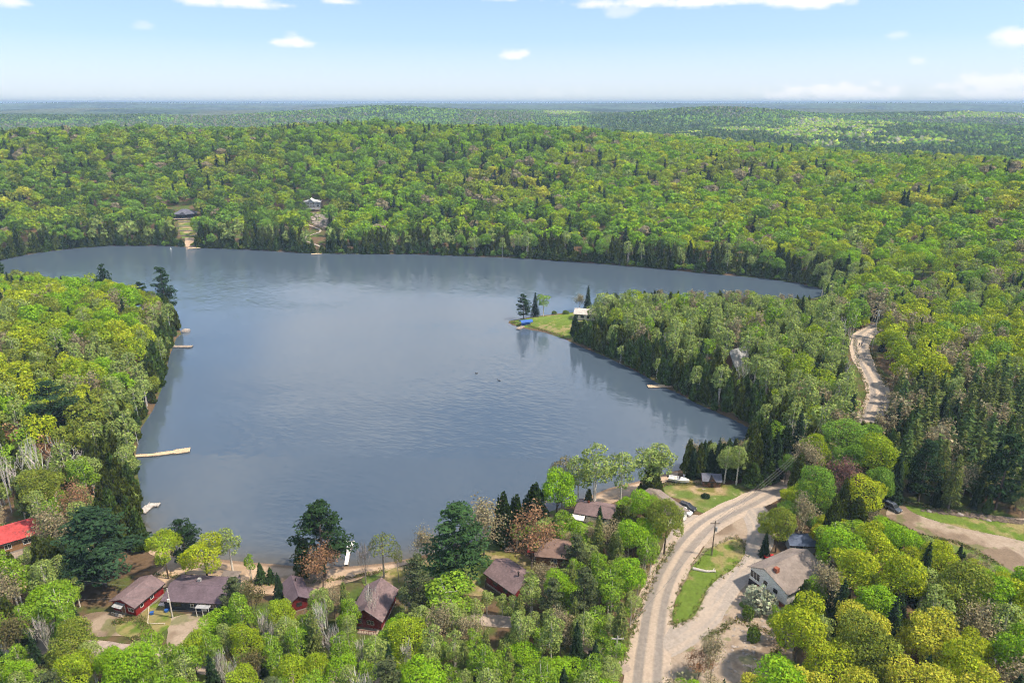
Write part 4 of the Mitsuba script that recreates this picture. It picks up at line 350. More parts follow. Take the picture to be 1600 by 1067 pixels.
    'birch:lime:left bottom': [-841,1031,154,58,-1035,1139,151,55,-990,1124,146,55,-1030,1205,66,27,-880,1120,82,33,-944,1177,64,26,-1058,1161,87,35,-1065,1309,64,26,-1080,1210,62,25,-927,1177,58,23,-1013,1106,75,30],
    'maple:olive:left shore': [-1232,1971,107,58,-1279,2233,92,61],
    'maple:gold:right maples low': [465,846,123,81,636,836,149,91,717,941,160,99,530,798,160,93,615,976,136,88,732,798,163,89,703,1330,69,45,397,863,91,60,1032,1147,66,44,910,946,61,40,553,1031,58,39,572,956,64,42,868,1129,64,43,850,1349,69,45,705,1092,59,39,465,931,60,39],
    'birch:pale:left shore': [-1321,2239,131,48,-1058,1663,120,41,-1157,1851,138,51,-1252,2129,132,44,-1574,2873,155,54,-1267,2167,122,49,-1030,1618,137,54,-1093,1731,134,47,-1393,2538,131,44,-1527,2894,168,58,-1519,2744,132,50,-1225,2027,141,52,-1333,2387,58,24,-1342,2222,68,27,-966,1506,86,35,-1408,2583,59,24,-905,1404,66,27,-1314,2190,67,27,-1411,2562,58,24,-1162,1897,82,33,-1371,2353,88,35,-1004,1541,61,24,-1456,2713,73,29,-1265,2105,65,26,-1249,2011,68,27],
    'bare:white:bottom centre': [-241,853,118,50,-181,939,101,41,-265,957,90,38,-349,1010,122,52,-320,974,107,42,-438,1005,92,33],
    'spruce:dark:bottom left': [-497,884,127,40,-883,927,125,43,-406,852,103,32,-836,949,110,33,-613,928,59,22,-681,960,53,20,-785,922,58,22,-918,1039,62,23,-926,1070,66,25,-614,960,64,24,-443,965,61,23,-950,1060,75,28,-645,962,65,24,-796,892,65,25,-838,1061,81,30,-485,1012,79,30,-970,1045,58,22,-851,966,55,21,-908,1001,57,22],
    'birch:pale:bottom left': [-809,867,103,37,-835,852,99,35,-541,879,128,39,-582,892,97,28,-517,986,104,32,-729,935,111,35,-776,874,102,35,-654,828,125,46,-658,941,101,35,-803,829,121,38,-635,937,83,34,-542,1027,66,27,-814,949,66,27,-834,926,73,29,-534,1090,83,33,-512,900,60,24,-501,939,63,25,-772,895,61,25,-598,951,68,27,-514,1009,71,29],
    'birch:pale:roadside wood': [-109,1035,119,36,127,994,132,39,18,989,126,42,69,1034,94,30,148,1244,98,36,335,1426,97,35,158,1105,108,34,-171,1049,100,33,-381,1086,99,36,302,1244,105,32,38,1095,114,41,-359,1072,111,34,56,1334,99,32,183,1023,97,29,261,1294,81,33,342,1356,82,33,2,1092,70,28,-219,1140,58,23,283,1420,78,31,309,1273,66,27,-169,1075,73,29,261,1167,60,24,126,1102,88,35,84,1369,72,29,180,1053,63,25,-73,1082,78,31,-191,1066,62,25,173,1224,92,37,44,1040,76,31,106,1165,82,33,37,1187,60,24,74,1348,88,36,11,1343,72,29,-50,1126,60,24,250,1325,81,33,239,1279,91,37,236,1092,82,33,168,1303,59,24,-21,1116,58,23,-92,1067,64,26,280,1393,62,25,266,1411,59,24,291,1264,59,24,211,1201,74,30,-70,1036,67,27],
    'maple:lime:roadside wood': [263,1252,132,65,95,1114,105,59,314,1387,124,67,231,1129,126,71,182,1146,63,41,288,1474,58,39,156,1352,69,45],
    'maple:yellowgreen:roadside right': [966,1582,163,105,836,1679,133,79,696,1453,72,48,1012,1620,74,49,1092,1866,62,41,617,1381,63,41,1020,1759,60,39,834,1601,83,55,915,1761,57,38],
    'maple:yellow:left lower': [-1321,1721,152,85,-1119,1495,61,40,-1181,1669,59,39],
    'budding:olive:bottom left': [-893,976,124,59,-446,920,101,50,-807,921,59,37,-702,941,72,45,-716,972,57,36,-503,961,57,36],
    'birch:pale:left bottom': [-920,1112,140,48,-962,1240,121,46,-947,1135,121,49,-918,1155,120,44,-1049,1239,72,29,-973,1161,85,34,-1070,1273,61,24,-899,1130,69,28,-1045,1304,67,27,-981,1189,59,24,-1126,1254,62,25,-935,1245,93,37,-889,1147,79,32],
    'spruce:dark:bottom centre': [144,937,102,35,-208,914,117,37,115,968,117,36,86,889,93,32,-368,929,80,30,-65,947,82,31,-5,998,55,21,-379,1018,68,26,-120,922,56,21,-407,895,66,25,-314,891,73,28,-321,1000,59,22],
    'cedar:olive:left bottom': [-959,1202,134,47,-1003,1218,127,46,-941,1036,120,44,-1069,1188,100,40,-1033,1331,60,24,-1079,1231,74,30,-998,1195,48,20,-1097,1214,51,21,-951,1272,69,28,-945,1099,64,26],
    'larch:olive:bottom centre': [-46,959,107,31,-81,918,123,36,-77,806,145,49,-353,976,136,39,-6,925,101,31],
    'birch:pale:conifer belt': [1426,2026,147,52,1302,1555,126,50,1352,1967,119,49,1445,2102,90,36,1733,2213,78,31,1565,2064,79,32,1007,1551,61,25,1305,1529,59,24,1359,1738,71,29,1553,1900,81,33,1431,1920,67,27,1625,2000,62,25,1248,1646,59,24,1437,1937,57,23],
    'budding:tan:roadside right': [964,1779,140,82,1087,1789,122,62,784,1685,56,35,777,1539,62,39,1042,1823,70,44,849,1551,54,34,934,1620,55,34,853,1391,66,41],
    'bare:white:bottom left': [-463,1026,93,32,-466,896,99,37,-497,916,102,35,-852,994,110,44],
    'pine:grey:bottom centre': [-203,862,135,58,-374,817,138,60],
    'pine:grey:bottom left': [-687,789,181,65],
    'maple:yellow:roadside right': [732,1374,63,41,1050,1757,63,42,755,1752,60,40,695,1494,60,40,596,1363,59,39],
    'maple:lime:left bottom': [-1011,1177,57,38]}
HEROES = [
    ('pine', 'blue', -87.4, 121.1, 19.1, np.float64(15.0), 'broad dark white pine with several pale trunks behind the small red cabin'),
    ('maple', 'yellowgreen', -75.4, 124.3, 13.0, np.float64(6.9), 'yellow green maple with dark trunk on the sand above the red cabin'),
    ('pine', 'dark', -73.8, 129.8, 12.2, np.float64(6.3), 'dark young pine behind the yellow maple at the beach'),
    ('maple', 'yellow', -65.7, 122.3, 11.7, np.float64(8.7), 'round yellow maple with spreading limbs behind the navy cottage'),
    ('birch', 'pale', -62.6, 127.5, 11.8, np.float64(5.1), 'lone pale birch with twin trunks at the edge of the beach'),
    ('birch', 'lime', -57.2, 124.3, 7.5, np.float64(2.2), 'thin young birch on the sand beside the lone twin birch'),
    ('spruce', 'green', -54.6, 123.3, 5.3, np.float64(2.8), 'small green spruce at the back of the sand beach'),
    ('spruce', 'green', -52.6, 123.5, 3.9, np.float64(2.5), 'shorter of the two small spruces on the sand beach'),
    ('spruce', 'dark', -48.6, 117.3, 6.8, np.float64(2.9), 'dark narrow spruce in front of the small purple roofed cabin'),
    ('pine', 'dark', -41.4, 125.6, 18.7, np.float64(11.1), 'tall layered dark white pine beside the white swim dock'),
    ('cedar', 'olive', -45.8, 125.5, 10.6, np.float64(4.8), 'olive cedar under the tall pine at the beach'),
    ('budding', 'brown', -40.6, 121.0, 10.1, np.float64(7.6), 'brown leafless bush tree below the tall pine at the beach'),
    ('bare', 'grey', -31.8, 123.0, 10.4, np.float64(4.9), 'grey leafless tree leaning over the maroon gabled cabin'),
    ('birch', 'thin', -28.3, 125.2, 12.3, np.float64(5.6), 'thin pale green tree cluster on the beach lawn'),
    ('birch', 'thin', -24.7, 123.2, 10.9, np.float64(2.2), 'slender lone sapling on the beach lawn'),
    ('pine', 'green', -12.0, 119.8, 21.0, np.float64(12.7), 'tall green white pine in the middle of the beach lawn'),
    ('pine', 'grey', -18.6, 111.0, 15.3, np.float64(6.3), 'greyish pine with bare lower trunk left of the tall green white pine'),
    ('birch', 'lime', -12.1, 109.9, 11.3, np.float64(9.8), 'bright lime birch in front of the tall green white pine'),
    ('budding', 'tan', -19.2, 128.8, 9.8, np.float64(5.7), 'tan budding tree left behind the tall green white pine'),
    ('budding', 'tan', -6.4, 132.7, 15.1, np.float64(10.5), 'tan budding maple on the shore right of the tall white pine'),
    ('budding', 'brown', 4.2, 124.9, 16.2, np.float64(9.6), 'brown budding maple with forked dark trunk beside the hip roofed cottage'),
    ('cedar', 'dark', -2.1, 136.8, 14.9, np.float64(6.3), 'dark cedar on the shore between two brown trees'),
    ('cedar', 'dark', 0.9, 138.2, 13.3, np.float64(5.7), 'dark cedar second in the row left of the bright green shore maple'),
    ('cedar', 'dark', 5.4, 140.7, 14.5, np.float64(8.5), 'broad dark evergreen next to the bright green shore maple'),
    ('maple', 'lime', 10.7, 143.0, 16.5, np.float64(9.2), 'bright green tree at the shore left of the tall pale poplars'),
    ('birch', 'tan', 13.3, 153.3, 16.3, np.float64(6.5), 'brownish sparse poplar first in the shore row'),
    ('birch', 'pale', 16.9, 151.0, 18.1, np.float64(6.1), 'pale poplar second in the shore row'),
    ('birch', 'pale', 21.4, 150.4, 19.6, np.float64(8.0), 'tallest pale poplar third in the shore row'),
    ('birch', 'pale', 28.1, 153.3, 18.1, np.float64(6.5), 'dark trunked pale poplar on the beach'),
    ('birch', 'pale', 36.3, 158.3, 16.3, np.float64(7.7), 'multi stemmed pale poplar behind the round cedar on the beach'),
    ('birch', 'pale', 39.1, 159.0, 15.5, np.float64(8.1), 'second multi stemmed poplar on the beach right of the round cedar'),
    ('cedar', 'olive', 36.9, 157.5, 10.5, np.float64(6.7), 'round bottomed cedar alone on the beach under pale poplars'),
    ('cedar', 'olive', 19.5, 150.7, 7.1, np.float64(2.9), 'small dark cedar under the pale poplar row'),
    ('cedar', 'olive', 49.4, 169.2, 11.9, np.float64(4.3), 'leftmost of the olive cedars in the evergreen row by the little brick boathouse'),
    ('spruce', 'dark', 50.3, 167.6, 9.9, np.float64(3.9), 'leftmost of the dark spruces in the evergreen row by the little brick boathouse'),
    ('cedar', 'olive', 52.1, 167.7, 11.1, np.float64(4.2), 'second of the olive cedars in the evergreen row by the little brick boathouse'),
    ('spruce', 'dark', 53.2, 168.0, 11.7, np.float64(3.2), 'second of the dark spruces in the evergreen row by the little brick boathouse'),
    ('spruce', 'dark', 55.4, 168.7, 8.7, np.float64(4.3), 'third of the dark spruces in the evergreen row by the little brick boathouse'),
    ('spruce', 'dark', 57.2, 168.1, 11.8, np.float64(4.2), 'fourth of the dark spruces in the evergreen row by the little brick boathouse'),
    ('cedar', 'dark', 58.3, 167.7, 10.4, np.float64(4.2), 'leftmost of the dark cedars in the evergreen row by the little brick boathouse'),
    ('cedar', 'dark', 61.0, 165.4, 9.4, np.float64(4.5), 'second of the dark cedars in the evergreen row by the little brick boathouse'),
    ('cedar', 'olive', 65.4, 164.4, 16.3, np.float64(6.9), 'third of the olive cedars in the evergreen row by the little brick boathouse'),
    ('cedar', 'dark', 68.8, 165.1, 17.0, np.float64(5.9), 'third of the dark cedars in the evergreen row by the little brick boathouse'),
    ('spruce', 'dark', 72.1, 165.9, 14.6, np.float64(5.6), 'fifth of the dark spruces in the evergreen row by the little brick boathouse'),
    ('cedar', 'olive', 69.9, 169.7, 16.2, np.float64(6.0), 'fourth of the olive cedars in the evergreen row by the little brick boathouse'),
    ('cedar', 'dark', 76.9, 171.6, 13.9, np.float64(6.5), 'fourth of the dark cedars in the evergreen row by the little brick boathouse'),
    ('cedar', 'green', 64.8, 161.1, 7.6, np.float64(5.8), 'leftmost of the low green cedars at the foot of the evergreens by the gravel road'),
    ('cedar', 'green', 69.6, 163.4, 7.5, np.float64(5.9), 'second of the low green cedars at the foot of the evergreens by the gravel road'),
    ('spruce', 'dark', 80.4, 172.2, 17.8, np.float64(6.1), 'sixth of the dark spruces in the evergreen row by the little brick boathouse'),
    ('birch', 'pale', 58.0, 163.6, 12.5, np.float64(4.7), 'white stemmed birch just right of the little brick boathouse'),
    ('birch', 'pale', 61.0, 162.6, 12.3, np.float64(5.2), 'leaning white birch right of the little brick boathouse'),
    ('maple', 'green', 74.2, 162.7, 9.9, np.float64(5.5), 'small bright green maple at the bend of the gravel road'),
    ('budding', 'tan', 78.6, 160.7, 13.7, np.float64(8.8), 'tan budding tree at the right edge of the gravel road'),
    ('maple', 'green', 92.1, 170.0, 14.7, np.float64(11.4), 'soft green maple behind the purple budding tree'),
    ('maple', 'green', 99.8, 170.9, 13.4, np.float64(10.7), 'soft green maple right of its twin behind the purple budding tree'),
    ('budding', 'purple', 83.2, 150.2, 14.4, np.float64(10.3), 'purple brown budding tree among yellow maples by the road'),
    ('maple', 'yellow', 86.2, 144.6, 12.9, np.float64(9.7), 'bright yellow maple right of the purple budding tree'),
    ('maple', 'yellowgreen', 75.0, 149.3, 8.5, np.float64(9.0), 'yellow green maple left of the purple budding tree'),
    ('cedar', 'olive', 78.1, 139.5, 9.8, np.float64(6.1), 'dark olive cedar below the purple budding tree'),
    ('cedar', 'olive', 81.2, 138.4, 10.9, np.float64(6.3), 'second dark olive cedar below the bright yellow maple'),
    ('maple', 'olive', 60.5, 132.2, 12.4, np.float64(7.2), 'olive maple at the corner of the gravel driveway'),
    ('budding', 'tan', 67.1, 135.6, 12.6, np.float64(6.5), 'sparse tan maple behind the olive driveway maple'),
    ('birch', 'lime', 72.0, 128.6, 10.5, np.float64(8.2), 'lime aspens with pale stems behind the white house'),
    ('birch', 'lime', 78.0, 129.6, 10.3, np.float64(7.1), 'lime aspens second clump behind the white house'),
    ('maple', 'lime', 83.5, 130.9, 9.4, np.float64(7.5), 'bright lime maple at the edge of the sandy clearing'),
    ('maple', 'olive', 34.8, 131.7, 15.5, np.float64(8.3), 'olive maple with dark trunk at the side of the gravel road'),
    ('maple', 'lime', 30.1, 131.5, 9.4, np.float64(7.0), 'lime tree beside the olive maple at the gravel road'),
    ('shrub', 'white', 50.3, 113.7, 4.7, np.float64(6.0), 'grey green shrub in white blossom in front of the white house'),
    ('shrub', 'lime', 47.2, 110.8, 2.8, np.float64(2.3), 'small lime shrub below the blossoming shrub'),
    ('shrub', 'lime', 46.2, 104.8, 3.0, np.float64(2.4), 'lime shrub on the bare sandy yard'),
    ('birch', 'lime', 50.1, 105.1, 8.4, np.float64(2.9), 'young lime birch at the edge of the sandy yard'),
    ('birch', 'lime', 51.9, 103.6, 9.2, np.float64(3.1), 'second young lime birch at the edge of the sandy yard'),
    ('cedar', 'green', 57.0, 109.1, 10.6, np.float64(5.0), 'green cedar at the corner of the white house'),
    ('shrub', 'dark', 51.0, 156.3, 1, np.float64(2.2), 'dark round bush alone on the lawn'),
    ('budding', 'tan', 35.6, 95.6, 9.6, np.float64(5.2), 'tan leafless scrub tree beside the driveway junction'),
    ('budding', 'brown', 33.1, 95.1, 6.5, np.float64(4.5), 'lower brown scrub beside the driveway junction'),
    ('pine', 'dark', 5.6, 317.4, 12.5, np.float64(7.1), 'dark bushy pine on the tip of the point beside the blue boat lift'),
    ('spruce', 'blue', 11.5, 325.1, 12.1, np.float64(4.7), 'narrow fir second from the tip of the point'),
    ('birch', 'lime', 15.4, 321.0, 12.6, np.float64(5.6), 'lime birch right of the fir on the tip of the point'),
    ('spruce', 'dark', 37.9, 328.4, 13.8, np.float64(4.8), 'pointed dark spruce behind the pale lakeside roof'),
    ('budding', 'tan', 34.4, 332.1, 9.4, np.float64(6.5), 'tan leafless tree left of the pointed spruce at the pale lakeside roof'),
    ('cedar', 'dark', 28.1, 289.2, 11.0, np.float64(4.8), 'dark cone shaped cedar at the water on the grassy point'),
    ('birch', 'pale', 43.0, 303.3, 16.2, np.float64(11.2), 'broad pale tree right of the pale lakeside roof on the point'),
    ('birch', 'pale', 37.3, 300.0, 11.0, np.float64(6.5), 'small pale tree in front of the pale lakeside roof'),
    ('shrub', 'lime', 26.7, 324.9, 1.9, np.float64(3.2), 'low bush on the grassy point, left of the pale lakeside roof'),
    ('shrub', 'lime', 21.2, 327.3, 1.7, np.float64(2.6), 'smallest low bush on the grassy point'),
    ('cedar', 'olive', 25.5, 137.1, 10.0, np.float64(6.6), 'broad dark olive evergreen between the low grey roofed cottage and the road'),
    ('cedar', 'olive', 27.8, 135.3, 9.0, np.float64(5.3), 'smaller olive evergreen left of the lime tree at the gravel road'),
    ('spruce', 'dark', 21.1, 141.2, 7.3, np.float64(2.8), 'thin dark spruce in front of the low grey roofed cottage'),
    ('budding', 'tan', 21.2, 131.2, 9.7, np.float64(6.4), 'tan budding tree in front of the low grey roofed cottage'),
    ('pine', 'blue', -167.1, 316.8, 26.5, np.float64(9.8), 'tall layered white pine standing over the water on the left shore'),
    ('pine', 'blue', -208.6, 340.0, 21.6, np.float64(7.2), 'white pine rising above the left shore woods'),
    ('pine', 'dark', -181.6, 323.1, 16.2, np.float64(7.5), 'short dark pine left of the tall shoreline white pine'),
    ('pine', 'blue', -276.9, 360.7, 17.8, np.float64(9.7), 'blue green pine at the far left edge of the lake'),
    ('pine', 'blue', -133.3, 180.3, 21.9, np.float64(12.2), 'dark blue green pine standing in the left shore woods'),
    ('bare', 'white', -126.5, 148.8, 23.2, np.float64(4.7), 'white bare leaning birch in the left woods'),
    ('bare', 'white', -120.4, 152.1, 18.3, np.float64(6.5), 'white forked bare tree in the left woods'),
    ('bare', 'white', -27.5, 108.4, 10.3, np.float64(3.0), 'white dead birch in front of the maroon gabled cabin'),
    ('bare', 'white', -20.4, 110.0, 6.4, np.float64(3.5), 'white branching dead tree right of the maroon gabled cabin'),
    ('bare', 'white', -14.1, 108.3, 8.1, np.float64(2.5), 'white dead stem leaning left of the lime birch'),
    ('maple', 'yellowgreen', -18.8, 98.9, 10.8, np.float64(7.9), 'rounded yellow green willow in front of the maroon gabled cabin'),
    ('maple', 'lime', 2.3, 94.8, 7.8, np.float64(7.0), 'round lime tree at the bottom of the picture beside the sandy lane'),
    ('maple', 'lime', 9.2, 93.0, 6.5, np.float64(6.7), 'round lime tree at the bottom of the picture nearest the gravel road'),
    ('maple', 'olive', -77.2, 95.8, 12.0, np.float64(7.2), 'grey green round tree in front of the sandy yard of the red cabin'),
    ('maple', 'lime', -89.0, 107.4, 11.0, np.float64(7.6), 'lime tree left of the sandy yard of the red cabin'),
    ('birch', 'lime', -66.1, 99.1, 7.8, np.float64(5.1), 'lime birch in front of the navy cottage drive'),
    ('spruce', 'dark', -56.8, 108.4, 5.8, np.float64(3.3), 'dark little spruce at the right end of the navy cottage'),
    ('pine', 'grey', -55.5, 112.1, 9.0, np.float64(5.6), 'grey green pine covering the right end of the navy cottage'),
    ('budding', 'olive', -50.6, 108.6, 11.7, np.float64(5.0), 'olive budding tree right of the grey green pine at the navy cottage'),
    ('maple', 'lime', -55.9, 105.9, 5.9, np.float64(6.9), 'lime sapling clump below the navy cottage')]

# ---------------------------------------------------------------- the lie of the land (metres; the lake's surface is z = 0)
LAKE = np.array(LAKE_OUTLINE, float)


def shore_distance(x, y):
    """Metres from the shoreline, positive on land."""
    p = np.stack([np.ravel(x), np.ravel(y)], 1).astype(float)
    a, b = LAKE, np.roll(LAKE, -1, 0)
    best, inside = np.full(len(p), 1e18), np.zeros(len(p), bool)
    for (ax, ay), (bx, by) in zip(a, b):
        ex, ey = bx - ax, by - ay
        t = np.clip(((p[:, 0] - ax) * ex + (p[:, 1] - ay) * ey) / (ex * ex + ey * ey + 1e-9), 0, 1)
        best = np.minimum(best, (p[:, 0] - ax - t * ex) ** 2 + (p[:, 1] - ay - t * ey) ** 2)
        if ay != by:
            inside ^= ((ay > p[:, 1]) != (by > p[:, 1])) & (p[:, 0] < ex * (p[:, 1] - ay) / (by - ay) + ax)
    return np.where(inside, -1, 1).reshape(np.shape(x)) * np.sqrt(best).reshape(np.shape(x))


def sstep(a, b, v):
    t = np.clip((v - a) / (b - a), 0, 1)
    return t * t * (3 - 2 * t)


def vnoise(x, y, scale, seed=0):
    return meshkit.noise(np.stack([np.asarray(x) / scale, np.asarray(y) / scale, np.zeros(np.shape(x)) + 0.37], -1), seed)


HILLS = [(-430, 2650, 560, 300, 60), (160, 3100, 520, 300, 46), (660, 2350, 420, 260, 66), (640, 1560, 300, 170, 14), (1000, 1760, 420, 190, 27), (1550, 2600, 600, 300, 50),
         (-1480, 2350, 620, 300, 42), (-800, 4000, 900, 450, 42), (450, 4300, 900, 450, 40), (1900, 4300, 900, 500, 50), (-2500, 4300, 1200, 600, 50),
         (-900, 6100, 1500, 420, 78), (1300, 6600, 1600, 450, 84), (3300, 6000, 1200, 420, 80), (-3700, 6600, 1500, 450, 86), (300, 8600, 2400, 500, 80), (4600, 8800, 2200, 500, 84), (-4800, 9300, 2400, 500, 90)]


def height(x, y):
    x, y = np.asarray(x, float), np.asarray(y, float)
    d, r, az = shore_distance(x, y), np.hypot(x, y), np.degrees(np.arctan2(x, np.maximum(y, 1e-3)))
    land = np.maximum(d, 0)
    h = np.where(d < 0, -np.minimum(4, -d * 0.12) - 0.05, 2.0 * (1 - np.exp(-land / 9)) + 0.012 * np.minimum(land, 250) - 0.05)
    h = h + 7 * np.exp(-(((x + 205) / 62) ** 2 + ((y - 255) / 75) ** 2)) * sstep(0, 25, land)
    h = h + 5 * np.exp(-(((x - 125) / 45) ** 2 + ((y - 262) / 45) ** 2)) * sstep(0, 25, land)
    front, ridge = np.interp(az, [-60, -36, -28, -20, -9, 15, 25, 37, 60], [575, 575, 562, 512, 476, 430, 390, 300, 280]), np.interp(az, [-60, -36, 0, 14, 26, 37, 60], [900, 900, 880, 850, 740, 690, 680])
    top = np.interp(az, [-60, -36, -10, 0, 12, 20, 28, 37, 60], [50, 50, 54, 50, 42, 31, 28, 32, 33])
    rise = sstep(front, ridge + 40, r) * (1 - 0.86 * sstep(ridge + 40, ridge + 480, r))
    rough = (vnoise(x, y, 170, 3) - 0.5) * 13 + (vnoise(x, y, 75, 4) - 0.5) * 6
    h = h + rise * (top + rough) * np.where(r > 330, sstep(-1, 30, d), 1)
    far = sstep(1150, 2000, r)
    if np.any(far > 0):
        h = h + far * (-3 + 15 * (vnoise(x, y, 620, 7) - 0.35) + 9 * vnoise(x, y, 240, 8))
        for hx, hy, sx, sy, top in HILLS:
            h = h + sstep(1150, 1500, r) * top * 0.8 * np.exp(-(((x - hx) / sx) ** 2 + ((y - hy) / sy) ** 2))
        out = sstep(4200, 11000, r)
        h = h * (1 - 0.55 * out) + out * (14 + 46 * vnoise(x, y, 3800, 9) + 24 * vnoise(x, y, 1500, 10))
        h = h + sstep(9000, 30000, r) * (62 + 22 * vnoise(x, y, 9000, 13) - h) * .9
    return h


# ---------------------------------------------------------------- ground, lake, roads, lawns and sand
from scipy.interpolate import CubicSpline
from shapely.geometry import Polygon


def structure(key, d, label=None):
    scene[key] = d
    labels[key] = {'kind': 'structure', **({'label': label} if label else {})}


def ground_mesh():
    th = np.radians(np.concatenate([np.linspace(-180, -52, 33)[:-1], np.linspace(-52, 52, 521), np.linspace(52, 180, 33)[1:-1]]))
    rr = np.concatenate([[3, 20], np.geomspace(45, 1500, 420), np.geomspace(1515, 65000, 300)])
    t, r = np.meshgrid(th, rr)
    x, y = r * np.sin(t), r * np.cos(t)
    z = np.empty_like(x)
    for i in range(0, len(x), 40):
        z[i:i + 40] = height(x[i:i + 40], y[i:i + 40])
    z = np.where(r > 1150, z + 9 * sstep(1150, 1700, r) + (vnoise(x, y, 26, 12) - .4) * np.clip(9 - r / 1500, 0, 7) * sstep(1500, 1900, r), z)
    n, m = x.shape
    i, j = np.meshgrid(np.arange(n - 1), np.arange(m), indexing='ij')
    k = (j + 1) % m
    q = np.stack([i * m + j, i * m + k, (i + 1) * m + k, (i + 1) * m + j], -1).reshape(-1, 4)
    return np.stack([x, y, z], -1).reshape(-1, 3), np.vstack([q[:, [0, 2, 1]], q[:, [0, 3, 2]]])


structure('ground', mikit.ply(ground_mesh(), 'ground_mat', smooth=True), 'forest floor and rolling wooded land out to the horizon')

wl = Polygon([tuple(p) for p in LAKE_OUTLINE]).buffer(6, join_style=1)
wv, wf = trimesh.creation.triangulate_polygon(wl, engine='earcut')
wm = trimesh.Trimesh(np.column_stack([wv, np.zeros(len(wv))]), wf, process=False)
wm = wm.subdivide_to_size(11)
wv = np.array(wm.vertices)
wd = shore_distance(wv[:, 0], wv[:, 1])
shallow = np.clip(np.exp(np.minimum(wd, 0) / 7.0), 0, 1) * sstep(180, 150, wv[:, 1]) * sstep(-105, -90, wv[:, 0])
if np.mean(np.cross(wv[wm.faces[:, 1]] - wv[wm.faces[:, 0]], wv[wm.faces[:, 2]] - wv[wm.faces[:, 0]])[:, 2]) < 0:
    wm.invert()
structure('lake', mikit.ply((wv, np.array(wm.faces)), 'water_mat', smooth=True, uv=np.stack([shallow * .8, np.exp(np.minimum(wd, 0) / 36.0) * sstep(150, 235, wv[:, 1])], 1)), 'dark blue lake ruffled by a light breeze')


def ragged(pts, amp, seed, step=1.2):
    """The polygon with its edge broken up by noise."""
    p = np.array(pts + pts[:1], float)
    s = np.concatenate([[0], np.cumsum(np.hypot(*np.diff(p, axis=0).T))])
    n = max(12, int(s[-1] / step))
    t = np.linspace(0, s[-1], n, endpoint=False)
    e = np.stack([np.interp(t, s, p[:, 0]), np.interp(t, s, p[:, 1])], 1)
    for _ in range(3):
        e = (np.roll(e, 1, 0) + 2 * e + np.roll(e, -1, 0)) / 4
    tg = np.roll(e, -1, 0) - np.roll(e, 1, 0)
    nm = np.stack([tg[:, 1], -tg[:, 0]], 1) / (np.linalg.norm(tg, axis=1, keepdims=True) + 1e-9)
    w = (vnoise(e[:, 0], e[:, 1], 2.2, seed) - .5) * 1.2 + (vnoise(e[:, 0], e[:, 1], 6, seed + 1) - .5) * 1.6
    return Polygon(e + nm * (w * amp)[:, None]).buffer(0)


def sheet(key, pts, m, lift, label, amp=.8, seed=1):
    g = ragged(pts, amp, seed)
    g = max(getattr(g, 'geoms', [g]), key=lambda q: q.area)
    v, f = trimesh.creation.triangulate_polygon(g, engine='earcut')
    q = trimesh.Trimesh(np.column_stack([v, np.zeros(len(v))]), f, process=False).subdivide_to_size(2.2)
    v = np.array(q.vertices)
    v[:, 2] = height(v[:, 0], v[:, 1]) + lift
    f = np.array(q.faces)
    if np.mean(np.cross(v[f[:, 1]] - v[f[:, 0]], v[f[:, 2]] - v[f[:, 0]])[:, 2]) < 0:
        f = f[:, ::-1]
    structure(key, mikit.ply((v, f), m, smooth=True), label)


def ribbon(key, pts, width, m, lift, label, amp=.35, seed=1, crown=.06):
    p = np.array(pts, float)
    s = np.concatenate([[0], np.cumsum(np.hypot(*np.diff(p, axis=0).T))])
    cs = CubicSpline(s, p)
    t = np.arange(0, s[-1], .7)
    c, d = cs(t), cs(t, 1)
    nm = np.stack([d[:, 1], -d[:, 0]], 1) / np.linalg.norm(d, axis=1, keepdims=True)
    w = np.interp(t, s, width) if np.ndim(width) else np.full(len(t), float(width))
    u = np.linspace(-1, 1, 11)
    xy = c[:, None] + nm[:, None] * (u[None, :, None] * w[:, None, None] / 2)
    for side in (0, -1):
        xy[:, side] += nm * (((vnoise(c[:, 0] + side * 50, c[:, 1], 2.5, seed) - .5) * 2 * amp + (vnoise(c[:, 0] + side * 50, c[:, 1], 9, seed) - .5) * 2 * amp)[:, None])
    z = height(xy[..., 0], xy[..., 1]) + lift + crown * (1 - u[None] ** 2)
    v = np.dstack([xy, z]).reshape(-1, 3)
    n, k = len(t), len(u)
    i, j = np.meshgrid(np.arange(n - 1), np.arange(k - 1), indexing='ij')
    q = np.stack([i * k + j, i * k + j + 1, (i + 1) * k + j + 1, (i + 1) * k + j], -1).reshape(-1, 4)
    f = np.vstack([q[:, [0, 1, 2]], q[:, [0, 2, 3]]])
    if np.mean(np.cross(v[f[:, 1]] - v[f[:, 0]], v[f[:, 2]] - v[f[:, 0]])[:, 2]) < 0:
        f = f[:, ::-1]
    structure(key, mikit.ply((v, f), m, smooth=True, uv=np.stack([np.tile(u, n), np.repeat(t, k)], 1)), label)


for key, pts, m, lift, label, amp in SHEETS:
    sheet(key, pts, m, lift, label, amp, seed=len(key))
for key, pts, width, m, lift, label in RIBBONS:
    ribbon(key, pts, width, m, lift, label, seed=len(key))


# ---------------------------------------------------------------- trees
def unit(v):
    return v / (np.linalg.norm(v, axis=-1, keepdims=True) + 1e-9)


